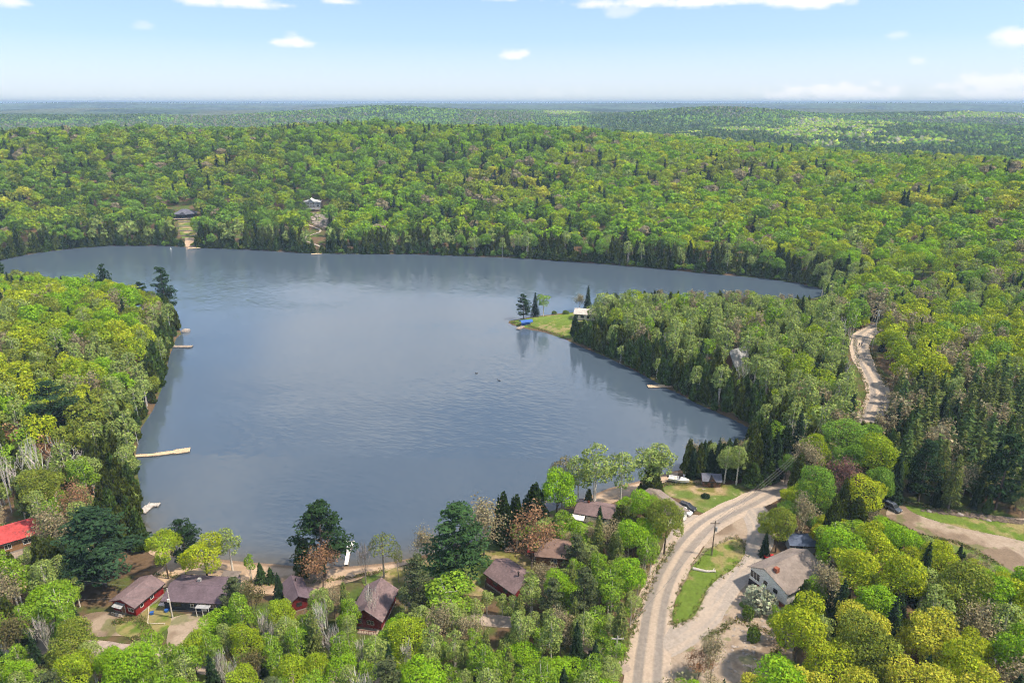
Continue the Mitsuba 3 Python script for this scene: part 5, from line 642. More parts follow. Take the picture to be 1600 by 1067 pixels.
def leaves(R, P, N, size, col, jitter=.18, flat=0., quad=True, stretch=1.0, along=None):
    """Small leaf sprays at the points P, facing about N: (vertices, faces, colours)."""
    n = len(P)
    size = np.broadcast_to(size, (n,))[:, None] * R.uniform(.5, 1.4, (n, 1))
    t = unit(np.cross(N, R.normal(size=(n, 3)))) if along is None else unit(along + .25 * R.normal(size=(n, 3)))
    b = unit(np.cross(N, t))
    c = np.clip(np.asarray(col)[..., :] * (1 + jitter * R.normal(size=(n, 1))) * (1 + .05 * R.normal(size=(n, 3))), .004, .9)
    a = t * size * .62 * stretch
    b = b * size * .5 / stretch
    if quad:
        v = np.stack([P - a, P + b * R.uniform(.7, 1.2, (n, 1)), P + a * R.uniform(.7, 1.2, (n, 1)) - N * size * .15, P - b * R.uniform(.7, 1.2, (n, 1))], 1).reshape(-1, 3)
        i = np.arange(n)[:, None] * 4
        return v, np.vstack([i + [0, 1, 2], i + [0, 2, 3]]), np.repeat(c, 4, 0)
    v = np.stack([P - a * .8 - b, P + a * 1.1, P - a * .8 + b * 1.3], 1).reshape(-1, 3)
    return v, np.arange(3 * n).reshape(-1, 3), np.repeat(c, 3, 0)


def limb(pts, rad, col, sides=5):
    p, rad = np.asarray(pts, float), np.asarray(rad, float)
    t = unit(np.gradient(p, axis=0))
    a = unit(np.cross(t, [0.31, 0.93, 0.17]))
    b = np.cross(t, a)
    g = np.arange(sides) * 2 * np.pi / sides
    v = (p[:, None] + rad[:, None, None] * (np.cos(g)[None, :, None] * a[:, None] + np.sin(g)[None, :, None] * b[:, None])).reshape(-1, 3)
    i, j = np.meshgrid(np.arange(len(p) - 1), np.arange(sides), indexing='ij')
    q = np.stack([i * sides + j, i * sides + (j + 1) % sides, (i + 1) * sides + (j + 1) % sides, (i + 1) * sides + j], -1).reshape(-1, 4)
    return v, np.vstack([q[:, [0, 1, 2]], q[:, [0, 2, 3]]]), np.tile(col, (len(v), 1))


def join(parts):
    v, f, c, at = [], [], [], 0
    for a, b, d in parts:
        v.append(a), f.append(b + at), c.append(d)
        at += len(a)
    return np.vstack(v), np.vstack(f), np.vstack(c)


def branching(R, H, W, z0, levels, col, r0, spread=.9, forks=(5, 3, 3), sides=(6, 4, 3, 3)):
    """A trunk that forks into limbs and twigs: (parts, tips)."""
    parts, tips = [], []
    lean = R.normal(size=2) * .02 * H
    top = np.array([lean[0], lean[1], z0])
    parts.append(limb([[0, 0, -.6], [lean[0] * .3, lean[1] * .3, z0 * .5], top], [r0 * 1.25, r0 * .95, r0 * .8], col, sides[0]))

    def grow(p, d, length, r, k):
        mid = p + d * length * .5 + R.normal(size=3) * length * .06
        end = p + d * length + np.array([0, 0, .08 * length])
        parts.append(limb([p, mid, end], [r, r * .75, r * .5], col, sides[min(k + 1, 3)]))
        if k + 1 >= levels:
            tips.append(end)
            tips.append(mid)
            return
        for _ in range(forks[min(k + 1, len(forks) - 1)]):
            e = unit(d + R.normal(size=3) * .42 + [0, 0, .18])
            grow(mid + (end - mid) * R.uniform(0, 1), e, length * R.uniform(.5, .75), r * .5, k + 1)

    n = forks[0]
    for i in range(n):
        g = 2 * np.pi * (i + R.uniform(-.3, .3)) / n
        tilt = R.uniform(.35, 1.0) * spread if i else .1
        d = unit(np.array([np.cos(g) * tilt, np.sin(g) * tilt, 1.0]))
        grow(top * (R.uniform(.72, 1.0) if i else 1), d, (H - z0) * R.uniform(.42, .55), r0 * .5, 0)
    s = np.array(tips)
    fix = np.array([W / 2 / max(np.abs(s[:, :2]).max(), .1)] * 2 + [(H - z0) / max(s[:, 2].max() - z0, .1)])

    def fit(v):
        k = np.clip((v[:, 2:] - z0 * .7) / (z0 * .3 + .5), 0, 1)
        out = v.copy()
        out[:, :2] = v[:, :2] * (1 + (fix[0] - 1) * k)
        out[:, 2] = np.where(v[:, 2] > z0, z0 + (v[:, 2] - z0) * fix[2], v[:, 2])
        return out
    return [(fit(v), f, c) for v, f, c in parts], fit(s)


BARK, PALE, GREY = (0.10, 0.078, 0.060), (0.62, 0.60, 0.55), (0.36, 0.33, 0.30)


def broadleaf(R, col, lod, H=15., W=9., low=.26, nblob=20, br=.25, n=8200, size=.285, bark=BARK, airy=1.0, stems=1, upright=False):
    zc, hz = H * (low + 1) / 2, H * (1 - low) / 2
    d = unit(R.normal(size=(nblob * 3, 3)))
    d = d[d[:, 2] > -.55][:nblob]
    cen = np.array([0, 0, zc]) + d * np.array([W / 2 * .66, W / 2 * .66, hz * .70]) * R.uniform(.50, 1.22, (len(d), 1))
    cen = np.vstack([cen, [[0, 0, zc + hz * .35]]])
    rad = br * W * R.uniform(.55, 1.3, len(cen))
    tone = R.uniform(.80, 1.2, len(cen))
    n = {0: n, 1: n // 4, 2: n // 15}[lod]
    size = size * {0: 1, 1: 1.75, 2: 3.4}[lod]
    k = R.choice(len(cen), int(n * 2.4), p=rad ** 2 / (rad ** 2).sum())
    e = unit(R.normal(size=(len(k), 3)))
    out = unit(cen[k] - [0, 0, zc - hz * .4])
    ok = ((e * out).sum(1) > -.25) & (e[:, 2] > -.75)
    k, e = k[ok], e[ok]
    P = cen[k] + e * (rad[k] * (1 - .35 * R.random(len(k)) ** 2))[:, None] * [1, 1, .82]
    d2 = ((P[:, None] - cen[None]) ** 2).sum(2) / rad[None] ** 2
    d2[np.arange(len(k)), k] = 9
    ok = np.nonzero(d2.min(1) > .62)[0][:n]
    P, k, e = P[ok] + R.normal(size=(len(ok), 3)) * (.10 * W / 5), k[ok], e[ok]
    N = unit(e + .6 * R.normal(size=e.shape) + [0, 0, .15])
    crown = leaves(R, P, N, size * airy, np.asarray(col) * tone[k][:, None], quad=lod == 0)
    wood = []
    if lod < 2:
        r0 = .19 * (H / 15) / (stems ** .5)
        for s in range(stems):
            g = R.uniform(0, 6.28)
            off = np.array([np.cos(g), np.sin(g), 0]) * (.35 * (stems > 1))
            top = np.array([R.normal() * .3 + off[0] * 2.5, R.normal() * .3 + off[1] * 2.5, zc + hz * (.75 if upright else .2)])
            wood.append(limb([off + [0, 0, -.8], off + (top - off) * [.3, .3, .4], off + (top - off) * [.6, .6, .75], top], [r0 * 1.3, r0, r0 * .7, r0 * .25], bark, 6 if lod == 0 else 4))
            if lod == 0:
                for j in R.choice(len(cen), min(len(cen), 9 // stems + 2), replace=False):
                    a = off + (top - off) * np.array([.5, .5, 1]) * R.uniform(.42, .85)
                    a[2] = min(a[2], cen[j][2] - .2)
                    wood.append(limb([a, (a + cen[j]) / 2 + [0, 0, -.2], cen[j] + (cen[j] - a) * .2], [r0 * .5, r0 * .34, r0 * .12], bark, 4))
        return crown, join(wood)
    return crown, None


def cone_tree(R, col, lod, kind):
    """cedar, spruce and larch: foliage sprays in whorls round a straight trunk."""
    H, W = {'cedar': (12.5, 4.6), 'spruce': (14., 4.8), 'larch': (16., 5.5)}[kind]
    n = {'cedar': 2300, 'spruce': 2100, 'larch': 1900}[kind]
    n = {0: n, 1: n // 4, 2: n // 9}[lod]
    grow = {0: 1, 1: 1.8, 2: 2.6}[lod]
    z0 = {'cedar': .04, 'spruce': .06, 'larch': .16}[kind] * H
    t = 1 - np.sqrt(R.random(n)) * .985 if kind != 'larch' else 1 - R.random(n) ** .62
    g = R.uniform(0, 2 * np.pi, n)
    if kind == 'cedar':
        ph = R.uniform(0, 6.28, 4)
        lobes = 1 + .16 * np.sin(3 * g + ph[0] + t * 5) + .12 * np.sin(5 * g + ph[1] - t * 9) + .10 * np.sin(t * 23 + ph[2])
        rr = W / 2 * np.minimum((1 - t) ** .62, .35 + t * 4.5) * lobes
        q = 1 - .35 * R.random(n) ** 2
        P = np.stack([np.cos(g) * rr * q, np.sin(g) * rr * q, z0 + t * (H - z0)], 1)
        N = unit(np.stack([np.cos(g), np.sin(g), np.full(n, .42)], 1) + .5 * R.normal(size=(n, 3)))
        tone = .85 + .3 * (np.sin(4 * g + ph[3] + 14 * t) > 0)
        crown = leaves(R, P, N, .52 * grow, np.asarray(col) * tone[:, None], quad=lod == 0, stretch=1.25, along=np.stack([np.cos(g) * .3, np.sin(g) * .3, np.ones(n)], 1))
    else:
        tiers = 17 if kind == 'spruce' else 13
        lv = np.floor(t * tiers)
        off = R.uniform(0, 6.28, tiers + 1)[lv.astype(int)]
        nb = 8 if kind == 'spruce' else 7
        br = np.floor(R.random(n) * nb)
        length = (.72 + .5 * R.random((tiers + 1, nb)))[lv.astype(int), br.astype(int)]
        g = off + br * 2 * np.pi / nb + R.normal(size=n) * (.14 if kind == 'spruce' else .22)
        u = R.random(n) ** .55
        zt = (lv + .5) / tiers
        rr = W / 2 * (1 - zt) ** (.8 if kind == 'spruce' else .6) * length * u + .05
        drop = (.34 if kind == 'spruce' else .12) * rr
        P = np.stack([np.cos(g) * rr, np.sin(g) * rr, z0 + zt * (H - z0) - drop + R.normal(size=n) * (.10 if kind == 'spruce' else .32) + (.5 * (1 - u))], 1)
        P[:, 2] = np.minimum(P[:, 2], H)
        out = np.stack([np.cos(g), np.sin(g), np.full(n, -.35 if kind == 'spruce' else -.05)], 1)
        N = unit(np.stack([np.cos(g) * .45, np.sin(g) * .45, np.ones(n)], 1) + (.3 if kind == 'spruce' else .7) * R.normal(size=(n, 3)))
        crown = leaves(R, P, N, (.50 if kind == 'spruce' else .44) * grow, col, quad=lod == 0, stretch=1.35, along=out)
        tip = leaves(R, np.array([[0, 0, H - .45], [0, 0, H - 1.1]]), np.array([[0, 1, 0.1], [1, 0, 0.1]]), np.array([.6, .8]) * max(1, grow * .7), col, quad=lod == 0, stretch=1.6, along=np.array([[0, 0, 1.], [0, 0, 1.]]))
        crown = join([crown, tip])
    if lod == 2:
        return crown, None
    return crown, limb([[0, 0, -.8], [0, 0, H * .5], [0, 0, H * .97]], [H * .013, H * .009, .02], (0.13, 0.10, 0.085) if kind != 'larch' else (0.20, 0.17, 0.15), 6 if lod == 0 else 4)


def white_pine(R, col, lod, H=20., W=9., stems=1):
    """layered plates of long-needled tufts on stout level limbs"""
    tiers, plates, wood = 10, [], []
    r0 = .30
    for s in range(stems):
        o = np.array([[0, 0], [1.1, .5], [-.9, .8], [.3, -1.2]])[s]
        wood.append(limb([[o[0], o[1], -.8], [o[0] * 1.2, o[1] * 1.2, H * .45], [o[0] * .4, o[1] * .4, H * .96]], [r0 / stems ** .4, r0 * .7 / stems ** .4, .05], (0.13, 0.105, 0.09) if stems == 1 else (0.33, 0.29, 0.25), 7))
    for i in range(tiers):
        t = .22 + .76 * (i + R.uniform(-.25, .25)) / (tiers - 1)
        prof = np.interp(t, [.18, .3, .5, .75, .9, 1.0], [.62, .95, 1.0, .74, .45, .16])
        for j in range(R.integers(5, 8)):
            g, L = R.uniform(0, 6.28), W / 2 * prof * R.uniform(.6, 1.15)
            a = np.array([0, 0, t * H - .3])
            e = np.array([np.cos(g) * L, np.sin(g) * L, t * H + L * R.uniform(.02, .22)])
            if lod == 0:
                wood.append(limb([a, (a + e) / 2 + [0, 0, -.15], e], [.09, .06, .02], (0.12, 0.10, 0.085), 3))
            for q in (.45, .72, .95):
                plates.append((a + (e - a) * q + R.normal(size=3) * [.35, .35, .15], (.62 + .55 * q * prof) * R.uniform(.8, 1.15)))
    plates.append((np.array([0, 0, H - .5]), .5))
    cen, rad = np.array([p[0] for p in plates]), np.array([p[1] for p in plates])
    n = {0: 5200, 1: 1500, 2: 420}[lod]
    k = R.choice(len(cen), n, p=rad ** 2 / (rad ** 2).sum())
    e = unit(R.normal(size=(n, 3)) + [0, 0, .45])
    P = cen[k] + e * rad[k][:, None] * [1.15, 1.15, .42]
    N = unit(e * [.6, .6, 1] + .45 * R.normal(size=e.shape) + [0, 0, .35])
    crown = leaves(R, P, N, .44 * {0: 1, 1: 1.8, 2: 3}[lod], np.asarray(col) * R.uniform(.8, 1.2, len(cen))[k][:, None], quad=lod == 0, stretch=1.3)
    return crown, (join(wood[:1] if lod else wood) if lod < 2 else None)


def budding_tree(R, col, lod, H=14., W=8.):
    lv = 3 if lod == 0 else 2 if lod == 1 else 1
    wood, tips = branching(R, H, W, H * .26, lv, (0.17, 0.135, 0.115), .17, forks=(6, 4, 3) if lod == 0 else (6, 4))
    n = {0: 2300, 1: 620, 2: 260}[lod]
    if lod == 2:
        return broadleaf(R, col, 2, H, W, low=.3, nblob=16, br=.24)[0], None
    k = R.integers(0, len(tips), n)
    P = tips[k] + R.normal(size=(n, 3)) * [.75, .75, .6]
    N = unit(R.normal(size=(n, 3)) + unit(P - [0, 0, H * .4]) * .8)
    crown = leaves(R, P, N, .30 * {0: 1, 1: 1.9, 2: 3}[lod], np.asarray(col) * R.uniform(.75, 1.25, len(tips))[k][:, None], jitter=.25, quad=lod == 0)
    return crown, join(wood)


def bare_tree(R, col, lod, H=14., W=6.):
    wood, tips = branching(R, H, W, H * .3, 3 if lod == 0 else 2, col, .15, spread=.55, forks=(5, 3, 3))
    n = 200 if lod == 0 else 45
    k = R.integers(0, len(tips), n)
    P = tips[k] + R.normal(size=(n, 3)) * .5
    twig = leaves(R, P, unit(R.normal(size=(n, 3))), .42 if lod == 0 else .6, np.asarray(col) * .8, quad=False, stretch=3.6, along=unit(P - [0, 0, H * .35]) + [0, 0, .5])
    return twig, join(wood)


def shrub(R, col, lod, H=2.5, W=3.):
    n = 900
    e = unit(R.normal(size=(n, 3)) + [0, 0, .3])
    lump = 1 + .22 * np.sin(e[:, 0] * 6 + 1) * np.cos(e[:, 1] * 5)
    P = e * [W / 2, W / 2, H * .62] * lump[:, None] * R.uniform(.7, 1, (n, 1)) + [0, 0, H * .38]
    P = P[P[:, 2] > 0]
    crown = leaves(R, P, unit(e[:len(P)] + .5 * R.normal(size=P.shape)), .30, col)
    st = join([limb([[0, 0, -.3], [np.cos(a) * W * .15, np.sin(a) * W * .15, H * .4], [np.cos(a) * W * .3, np.sin(a) * W * .3, H * .8]], [.05, .035, .015], BARK, 4) for a in (0, 1.6, 3.2, 4.7)])
    return crown, st


NATURAL = {'maple': (15., 9.), 'birch': (15., 5.5), 'cedar': (12.5, 4.6), 'spruce': (14., 4.8), 'pine': (20., 9.), 'larch': (16., 5.5), 'budding': (14., 8.), 'bare': (14., 6.), 'shrub': (2.5, 3.)}
TREE_NAME = {'maple': 'maple_tree', 'birch': 'birch_tree', 'cedar': 'cedar_tree', 'spruce': 'spruce_tree', 'pine': 'pine_tree', 'larch': 'larch_tree', 'budding': 'budding_tree', 'bare': 'bare_tree', 'shrub': 'shrub'}
HUE = {'maple:lime': (0.230, 0.410, 0.024), 'maple:yellow': (0.385, 0.470, 0.030), 'maple:gold': (0.430, 0.450, 0.050), 'maple:yellowgreen': (0.300, 0.415, 0.030), 'maple:olive': (0.210, 0.265, 0.042), 'maple:green': (0.165, 0.300, 0.042), 'maple:deep': (0.090, 0.165, 0.024),
       'birch:pale': (0.280, 0.370, 0.105), 'birch:lime': (0.215, 0.360, 0.036), 'birch:thin': (0.165, 0.205, 0.050), 'birch:tan': (0.210, 0.195, 0.090),
       'cedar:olive': (0.082, 0.112, 0.022), 'cedar:dark': (0.038, 0.070, 0.020), 'cedar:green': (0.075, 0.130, 0.030),
       'spruce:dark': (0.026, 0.052, 0.024), 'spruce:green': (0.045, 0.090, 0.028), 'spruce:blue': (0.030, 0.058, 0.040),
       'pine:blue': (0.036, 0.078, 0.038), 'pine:dark': (0.030, 0.064, 0.026), 'pine:green': (0.052, 0.112, 0.042), 'pine:grey': (0.100, 0.130, 0.060),
       'larch:olive': (0.165, 0.210, 0.060), 'larch:green': (0.115, 0.190, 0.060),
       'budding:tan': (0.300, 0.270, 0.165), 'budding:brown': (0.300, 0.180, 0.105), 'budding:purple': (0.185, 0.105, 0.095), 'budding:olive': (0.150, 0.140, 0.060), 'bare:white': (0.58, 0.56, 0.53), 'bare:grey': (0.30, 0.275, 0.26),
       'shrub:white': (0.36, 0.40, 0.30), 'shrub:lime': (0.13, 0.21, 0.03), 'shrub:dark': (0.02, 0.045, 0.02)}


def build_tree(kind, col, lod, seed):
    R = np.random.default_rng(seed)
    c = np.array(HUE[f'{kind}:{col}'])
    if kind == 'maple':
        return broadleaf(R, c, lod, nblob=int(R.integers(19, 27)), br=R.uniform(.20, .25))
    if kind == 'birch':
        thin = col in ('thin', 'tan')
        return broadleaf(R, c, lod, H=15., W=5.5, low=.20, nblob=26, br=.24, n=1600 if thin else 2700, size=.28 if thin else .31, bark=PALE if not thin else GREY, stems=int(R.integers(1, 4)), upright=True)
    if kind in ('cedar', 'spruce', 'larch'):
        return cone_tree(R, c, lod, kind)
    if kind == 'pine':
        return white_pine(R, c, lod, stems=4 if col == 'blue4' else 1)
    return {'budding': budding_tree, 'bare': bare_tree, 'shrub': shrub}[kind](R, c, lod)


# ---------------------------------------------------------------- buildings
def box(x0, x1, y0, y1, z0, z1):
    v = np.array([[x, y, z] for x in (x0, x1) for y in (y0, y1) for z in (z0, z1)], float)
    f = np.array([[0, 1, 3], [0, 3, 2], [4, 6, 7], [4, 7, 5], [0, 4, 5], [0, 5, 1], [2, 3, 7], [2, 7, 6], [0, 2, 6], [0, 6, 4], [1, 5, 7], [1, 7, 3]])
    return v, f


def add(*parts):
    v, f, at = [], [], 0
    for a, b in parts:
        v.append(np.asarray(a, float)), f.append(np.asarray(b) + at)
        at += len(a)
    return np.vstack(v), np.vstack(f)


def prism(profile, x0, x1):
    """The (y, z) outline pushed from x0 to x1."""
    p = np.array(profile, float)
    n = len(p)
    v = np.vstack([np.column_stack([np.full(n, x0), p]), np.column_stack([np.full(n, x1), p])])
    f = [[0, i + 1, i] for i in range(1, n - 1)] + [[n, n + i, n + i + 1] for i in range(1, n - 1)]
    for i in range(n):
        j = (i + 1) % n
        f += [[i, j, n + j], [i, n + j, n + i]]
    return v, np.array(f)


def bar(a, b, r, sides=8, r2=None):
    v, f, _ = limb(np.array([a, b], float), [r, r if r2 is None else r2], (0, 0, 0), sides)
    n = len(v)
    v = np.vstack([v, [a], [b]])
    f = np.vstack([f, [[(i + 1) % sides, i, n] for i in range(sides)], [[sides + i, sides + (i + 1) % sides, n + 1] for i in range(sides)]])
    return v, f


class Thing:
    """A thing made of parts; parts are given in its own axes and keyed thing__part."""

    def __init__(self, name, label, category, x, y, turn=0.0, group=None, z=None, lift=0.0):
        self.key = numbered(name)
        self.z = (float(height(np.array([x]), np.array([y]))[0]) if z is None else z) + lift
        self.place = T().translate((x, y, self.z)).rotate((0, 0, 1), turn)
        labels[self.key] = {'label': label, 'category': category, **({'group': group} if group else {})}

    def part(self, name, mesh, m, label=None):
        key, n = f'{self.key}__{name}', 1
        while key in scene:
            n += 1
            key = f'{self.key}__{name}_{n:03d}'
        scene[key] = shape(mesh, m, self.place)
        if label:
            labels[key] = {'label': label}
        return key[len(self.key) + 2:]


def window(t, holder, face, at, z, w, h, wallpos, frame='white_paint'):
    """A framed window on the wall whose outside lies at wallpos along the axis 'x' or 'y' (sign gives the side)."""
    s, d = (1 if wallpos > 0 else -1), .05
    fr = .09

    def slab(a0, a1, z0, z1, d0, d1):
        lo, hi = sorted((wallpos + s * d0, wallpos + s * d1))
        return box(lo, hi, a0, a1, z0, z1) if face == 'x' else box(a0, a1, lo, hi, z0, z1)
    g = [slab(at - w / 2 - fr, at - w / 2, z - fr, z + h + fr, .004, d), slab(at + w / 2, at + w / 2 + fr, z - fr, z + h + fr, .004, d), slab(at - w / 2, at + w / 2, z - fr, z, .004, d), slab(at - w / 2, at + w / 2, z + h, z + h + fr, .004, d)]
    if w > 1.1:
        g.append(slab(at - .03, at + .03, z, z + h, .012, d - .01))
    k = t.part(f'{holder}window', add(*g), frame)
    if not holder:
        t.part(f'{k}__pane', slab(at - w / 2, at + w / 2, z, z + h, .003, .011), 'glass_dark')
    else:
        t.part(f'{holder}pane', slab(at - w / 2, at + w / 2, z, z + h, .003, .011), 'glass_dark')


def gable_house(name, label, x, y, turn, L, W, wall, rise, wall_m, roof_m, over=.45, base=.5, trim='dark_trim', thick=.14, group=None, category='cottage', chimney=None, ridge=0.0):
    """Ridge along the house's x axis; ridge shifts it sideways."""
    t = Thing(name, label, category, x, y, turn, group)
    b, e = .25 + base, .25 + base + wall
    t.part('foundation', box(-L / 2 + .05, L / 2 - .05, -W / 2 + .05, W / 2 - .05, -.8, b), 'stone')
    t.part('wall', prism([(-W / 2, b), (W / 2, b), (W / 2, e), (ridge, e + rise), (-W / 2, e)], -L / 2, L / 2), wall_m)
    X = L / 2 + over
    halves = []
    for s in (-1, 1):
        run = W / 2 - s * ridge
        k = rise / run
        oy = W / 2 + over
        z_e = e - k * over
        prof = [(ridge, e + rise + .02), (s * oy, z_e + .02), (s * oy, z_e + .02 + thick), (ridge, e + rise + .02 + thick)]
        halves.append(prism(prof if s > 0 else prof[::-1], -X, X))
    r = t.part('roof', add(*halves), roof_m)
    t.part(f'{r}__ridge_cap', prism([(ridge - .22, e + rise + .02 + thick - .22 * rise / (W / 2) + .015), (ridge + .22, e + rise + .02 + thick - .22 * rise / (W / 2) + .015), (ridge, e + rise + .09 + thick)], -X - .01, X + .01), roof_m)
    g = []
    for s in (-1, 1):
        z_e = e - rise / (W / 2 - s * ridge) * over
        y0, y1 = sorted((s * (W / 2 + over + .002), s * (W / 2 + over + .05)))
        g.append(box(-X, X, y0, y1, z_e - .06, z_e + thick + .03))
    t.part(f'{r}__fascia', add(*g), trim)
    if chimney:
        cx, cy, cw, ch, cm = chimney
        zr = e + rise * (1 - abs(cy - ridge) / (W / 2))
        k = t.part(f'{r}__chimney', box(cx - cw / 2, cx + cw / 2, cy - cw / 2, cy + cw / 2, zr - .3, zr + ch), cm) if cw > .35 else t.part(f'{r}__stove_pipe', add(bar([cx, cy, zr - .3], [cx, cy, zr + ch], cw / 2), bar([cx, cy, zr + ch], [cx, cy, zr + ch + .1], cw * .9)), cm)
    t.b, t.e, t.L, t.W, t.rise = b, e, L, W, rise
    return t


def door(t, face, at, w, h, wallpos, m='old_wood', frame='white_paint'):
    s = 1 if wallpos > 0 else -1

    def slab(a0, a1, z0, z1, d0, d1):
        lo, hi = sorted((wallpos + s * d0, wallpos + s * d1))
        return box(lo, hi, a0, a1, z0, z1) if face == 'x' else box(a0, a1, lo, hi, z0, z1)
    b = t.b + .02
    k = t.part('door', slab(at - w / 2, at + w / 2, b, b + h, .004, .05), m)
    t.part(f'{k}__frame', add(slab(at - w / 2 - .1, at - w / 2, b, b + h + .1, .004, .07), slab(at + w / 2, at + w / 2 + .1, b, b + h + .1, .004, .07), slab(at - w / 2, at + w / 2, b + h, b + h + .1, .004, .07)), frame)
    t.part(f'{k}__handle', slab(at + w * .33, at + w * .40, b + .95, b + 1.1, .051, .10), 'steel')


# the little red cabin, gable end towards the viewer's left
t = gable_house('cottage', 'small bright red cabin with white windows and porch beside the mown lawn', *CABIN['red'], L=7.2, W=5.8, wall=2.3, rise=1.15, wall_m='red_siding', roof_m='mauve_shingle', base=.25)
window(t, '', 'x', 1.65, t.b + .9, 1.3, .85, -t.L / 2)
window(t, '', 'x', -1.7, t.b + .8, 1.25, .75, -t.L / 2)
window(t, '', 'y', .6, t.b + 1.0, .7, .7, -t.W / 2)
window(t, '', 'y', -2.0, t.b + 1.0, .6, .7, -t.W / 2)
door(t, 'x', .25, .85, 1.95, -t.L / 2, 'log_siding')
k = t.part('porch', add(box(-t.L / 2 - 1.15, -t.L / 2 - .01, -.35, 2.3, .12, .3), box(-t.L / 2 - 1.1, -t.L / 2 - 1.0, -.3, -.2, -.5, .12), box(-t.L / 2 - 1.1, -t.L / 2 - 1.0, 2.15, 2.25, -.5, .12)), 'old_wood')
t.part(f'{k}__awning', prism([(-.45, 0), (2.0, 0), (2.0, .08), (-.45, .08)], 0, 1.25) if False else (np.array([[-t.L / 2 - 1.2, -.4, t.b + 2.0], [-t.L / 2 - 1.2, 1.9, t.b + 2.0], [-t.L / 2 - .01, 1.9, t.b + 2.28], [-t.L / 2 - .01, -.4, t.b + 2.28], [-t.L / 2 - 1.2, -.4, t.b + 1.92], [-t.L / 2 - 1.2, 1.9, t.b + 1.92], [-t.L / 2 - .01, 1.9, t.b + 2.2], [-t.L / 2 - .01, -.4, t.b + 2.2]]), np.array([[0, 2, 1], [0, 3, 2], [4, 5, 6], [4, 6, 7], [0, 1, 5], [0, 5, 4], [1, 2, 6], [1, 6, 5], [3, 0, 4], [3, 4, 7]])), 'grey_metal')
t.part(f'{k}__railing', add(box(-t.L / 2 - 1.14, -t.L / 2 - 1.08, -.35, 2.3, .95, 1.03), *[box(-t.L / 2 - 1.14, -t.L / 2 - 1.08, q, q + .06, .3, .95) for q in np.arange(-.3, 2.3, .42)]), 'white_paint')

# the long navy cottage
t = gable_house('cottage', 'long low navy blue cottage with mauve roof beside the pale pole', *CABIN['navy'], L=12.2, W=7.4, wall=2.35, rise=1.0, wall_m='navy_siding', roof_m='plum_shingle', base=.2, chimney=(-1.0, 1.4, .6, .9, 'steel'))
window(t, '', 'y', -3.4, t.b + .95, 1.5, .85, -t.W / 2, 'dark_trim')
window(t, '', 'y', -.2, t.b + .85, .55, .8, -t.W / 2)
window(t, '', 'y', 4.2, t.b + .9, 1.2, .9, -t.W / 2)
door(t, 'y', 2.2, .9, 2.0, -t.W / 2, 'white_paint')
t.part('porch_roof', box(1.2, 4.1, -t.W / 2 - 1.5, -t.W / 2 - .46, t.e - .42, t.e - .32), 'grey_metal')
t.part('porch_post', add(*[box(q, q + .1, -t.W / 2 - 1.45, -t.W / 2 - 1.35, -.4, t.e - .42) for q in (1.3, 2.6, 3.9)]), 'white_paint')
t.part('deck', box(-t.L / 2 - 2.2, -t.L / 2 - .05, -2.6, .4, .25, .42), 'white_paint')
t.part('lean_to', box(2.2, 5.4, t.W / 2 + .02, t.W / 2 + 2.2, -.4, t.e - .25), 'navy_siding')
t.part('lean_to_roof', box(1.9, 5.7, t.W / 2 + .5, t.W / 2 + 2.6, t.e - .24, t.e - .10), 'taupe_shingle')

# the small purple roofed cabin
t = gable_house('cottage', 'small narrow cabin with purple roof behind the beach spruces', *CABIN['small'], L=6.6, W=3.8, wall=2.2, rise=1.3, wall_m='maroon_siding', roof_m='plum_shingle', base=.2, chimney=(1.6, -.5, .22, .8, 'dark_trim'))
window(t, '', 'x', 0, t.b + .9, .9, .8, -t.L / 2, 'dark_trim')
t.part('side_roof', (np.array([[-3.2, -3.6, t.e - .9], [.6, -3.6, t.e - .9], [.6, -1.95, t.e - .05], [-3.2, -1.95, t.e - .05], [-3.2, -3.6, t.e - 1.0], [.6, -3.6, t.e - 1.0], [.6, -1.95, t.e - .15], [-3.2, -1.95, t.e - .15]]), np.array([[0, 1, 2], [0, 2, 3], [4, 6, 5], [4, 7, 6], [0, 5, 1], [0, 4, 5], [1, 5, 6], [1, 6, 2], [3, 7, 4], [3, 4, 0]])), 'plum_shingle')
t.part('side_wall', box(-3.0, .4, -3.3, -1.91, -.4, t.e - 1.0), 'maroon_siding')

# the maroon cabin with its gable to the viewer
t = gable_house('cottage', 'maroon cabin whose gable faces the viewer behind a white dead birch', *CABIN['gable'], L=8.6, W=6.2, wall=2.5, rise=2.1, wall_m='maroon_siding', roof_m='mauve_shingle', base=.3, over=.55, chimney=(1.2, 1.1, .24, 1.0, 'dark_trim'))
window(t, '', 'x', -.9, t.b + .9, 1.3, .9, -t.L / 2, 'old_wood')
window(t, '', 'x', 1.5, t.b + .9, .9, .9, -t.L / 2, 'old_wood')
door(t, 'x', .35, .85, 2.0, -t.L / 2, 'maroon_siding', 'dark_trim')
k = t.part('porch', box(-t.L / 2 - 1.5, -t.L / 2 - .02, -2.6, 1.4, .15, .32), 'old_wood')
t.part(f'{k}__railing', add(box(-t.L / 2 - 1.48, -t.L / 2 - 1.40, -2.6, 1.4, 1.1, 1.2), *[box(-t.L / 2 - 1.48, -t.L / 2 - 1.42, q, q + .08, .32, 1.1) for q in np.arange(-2.55, 1.4, .5)]), 'maroon_siding')
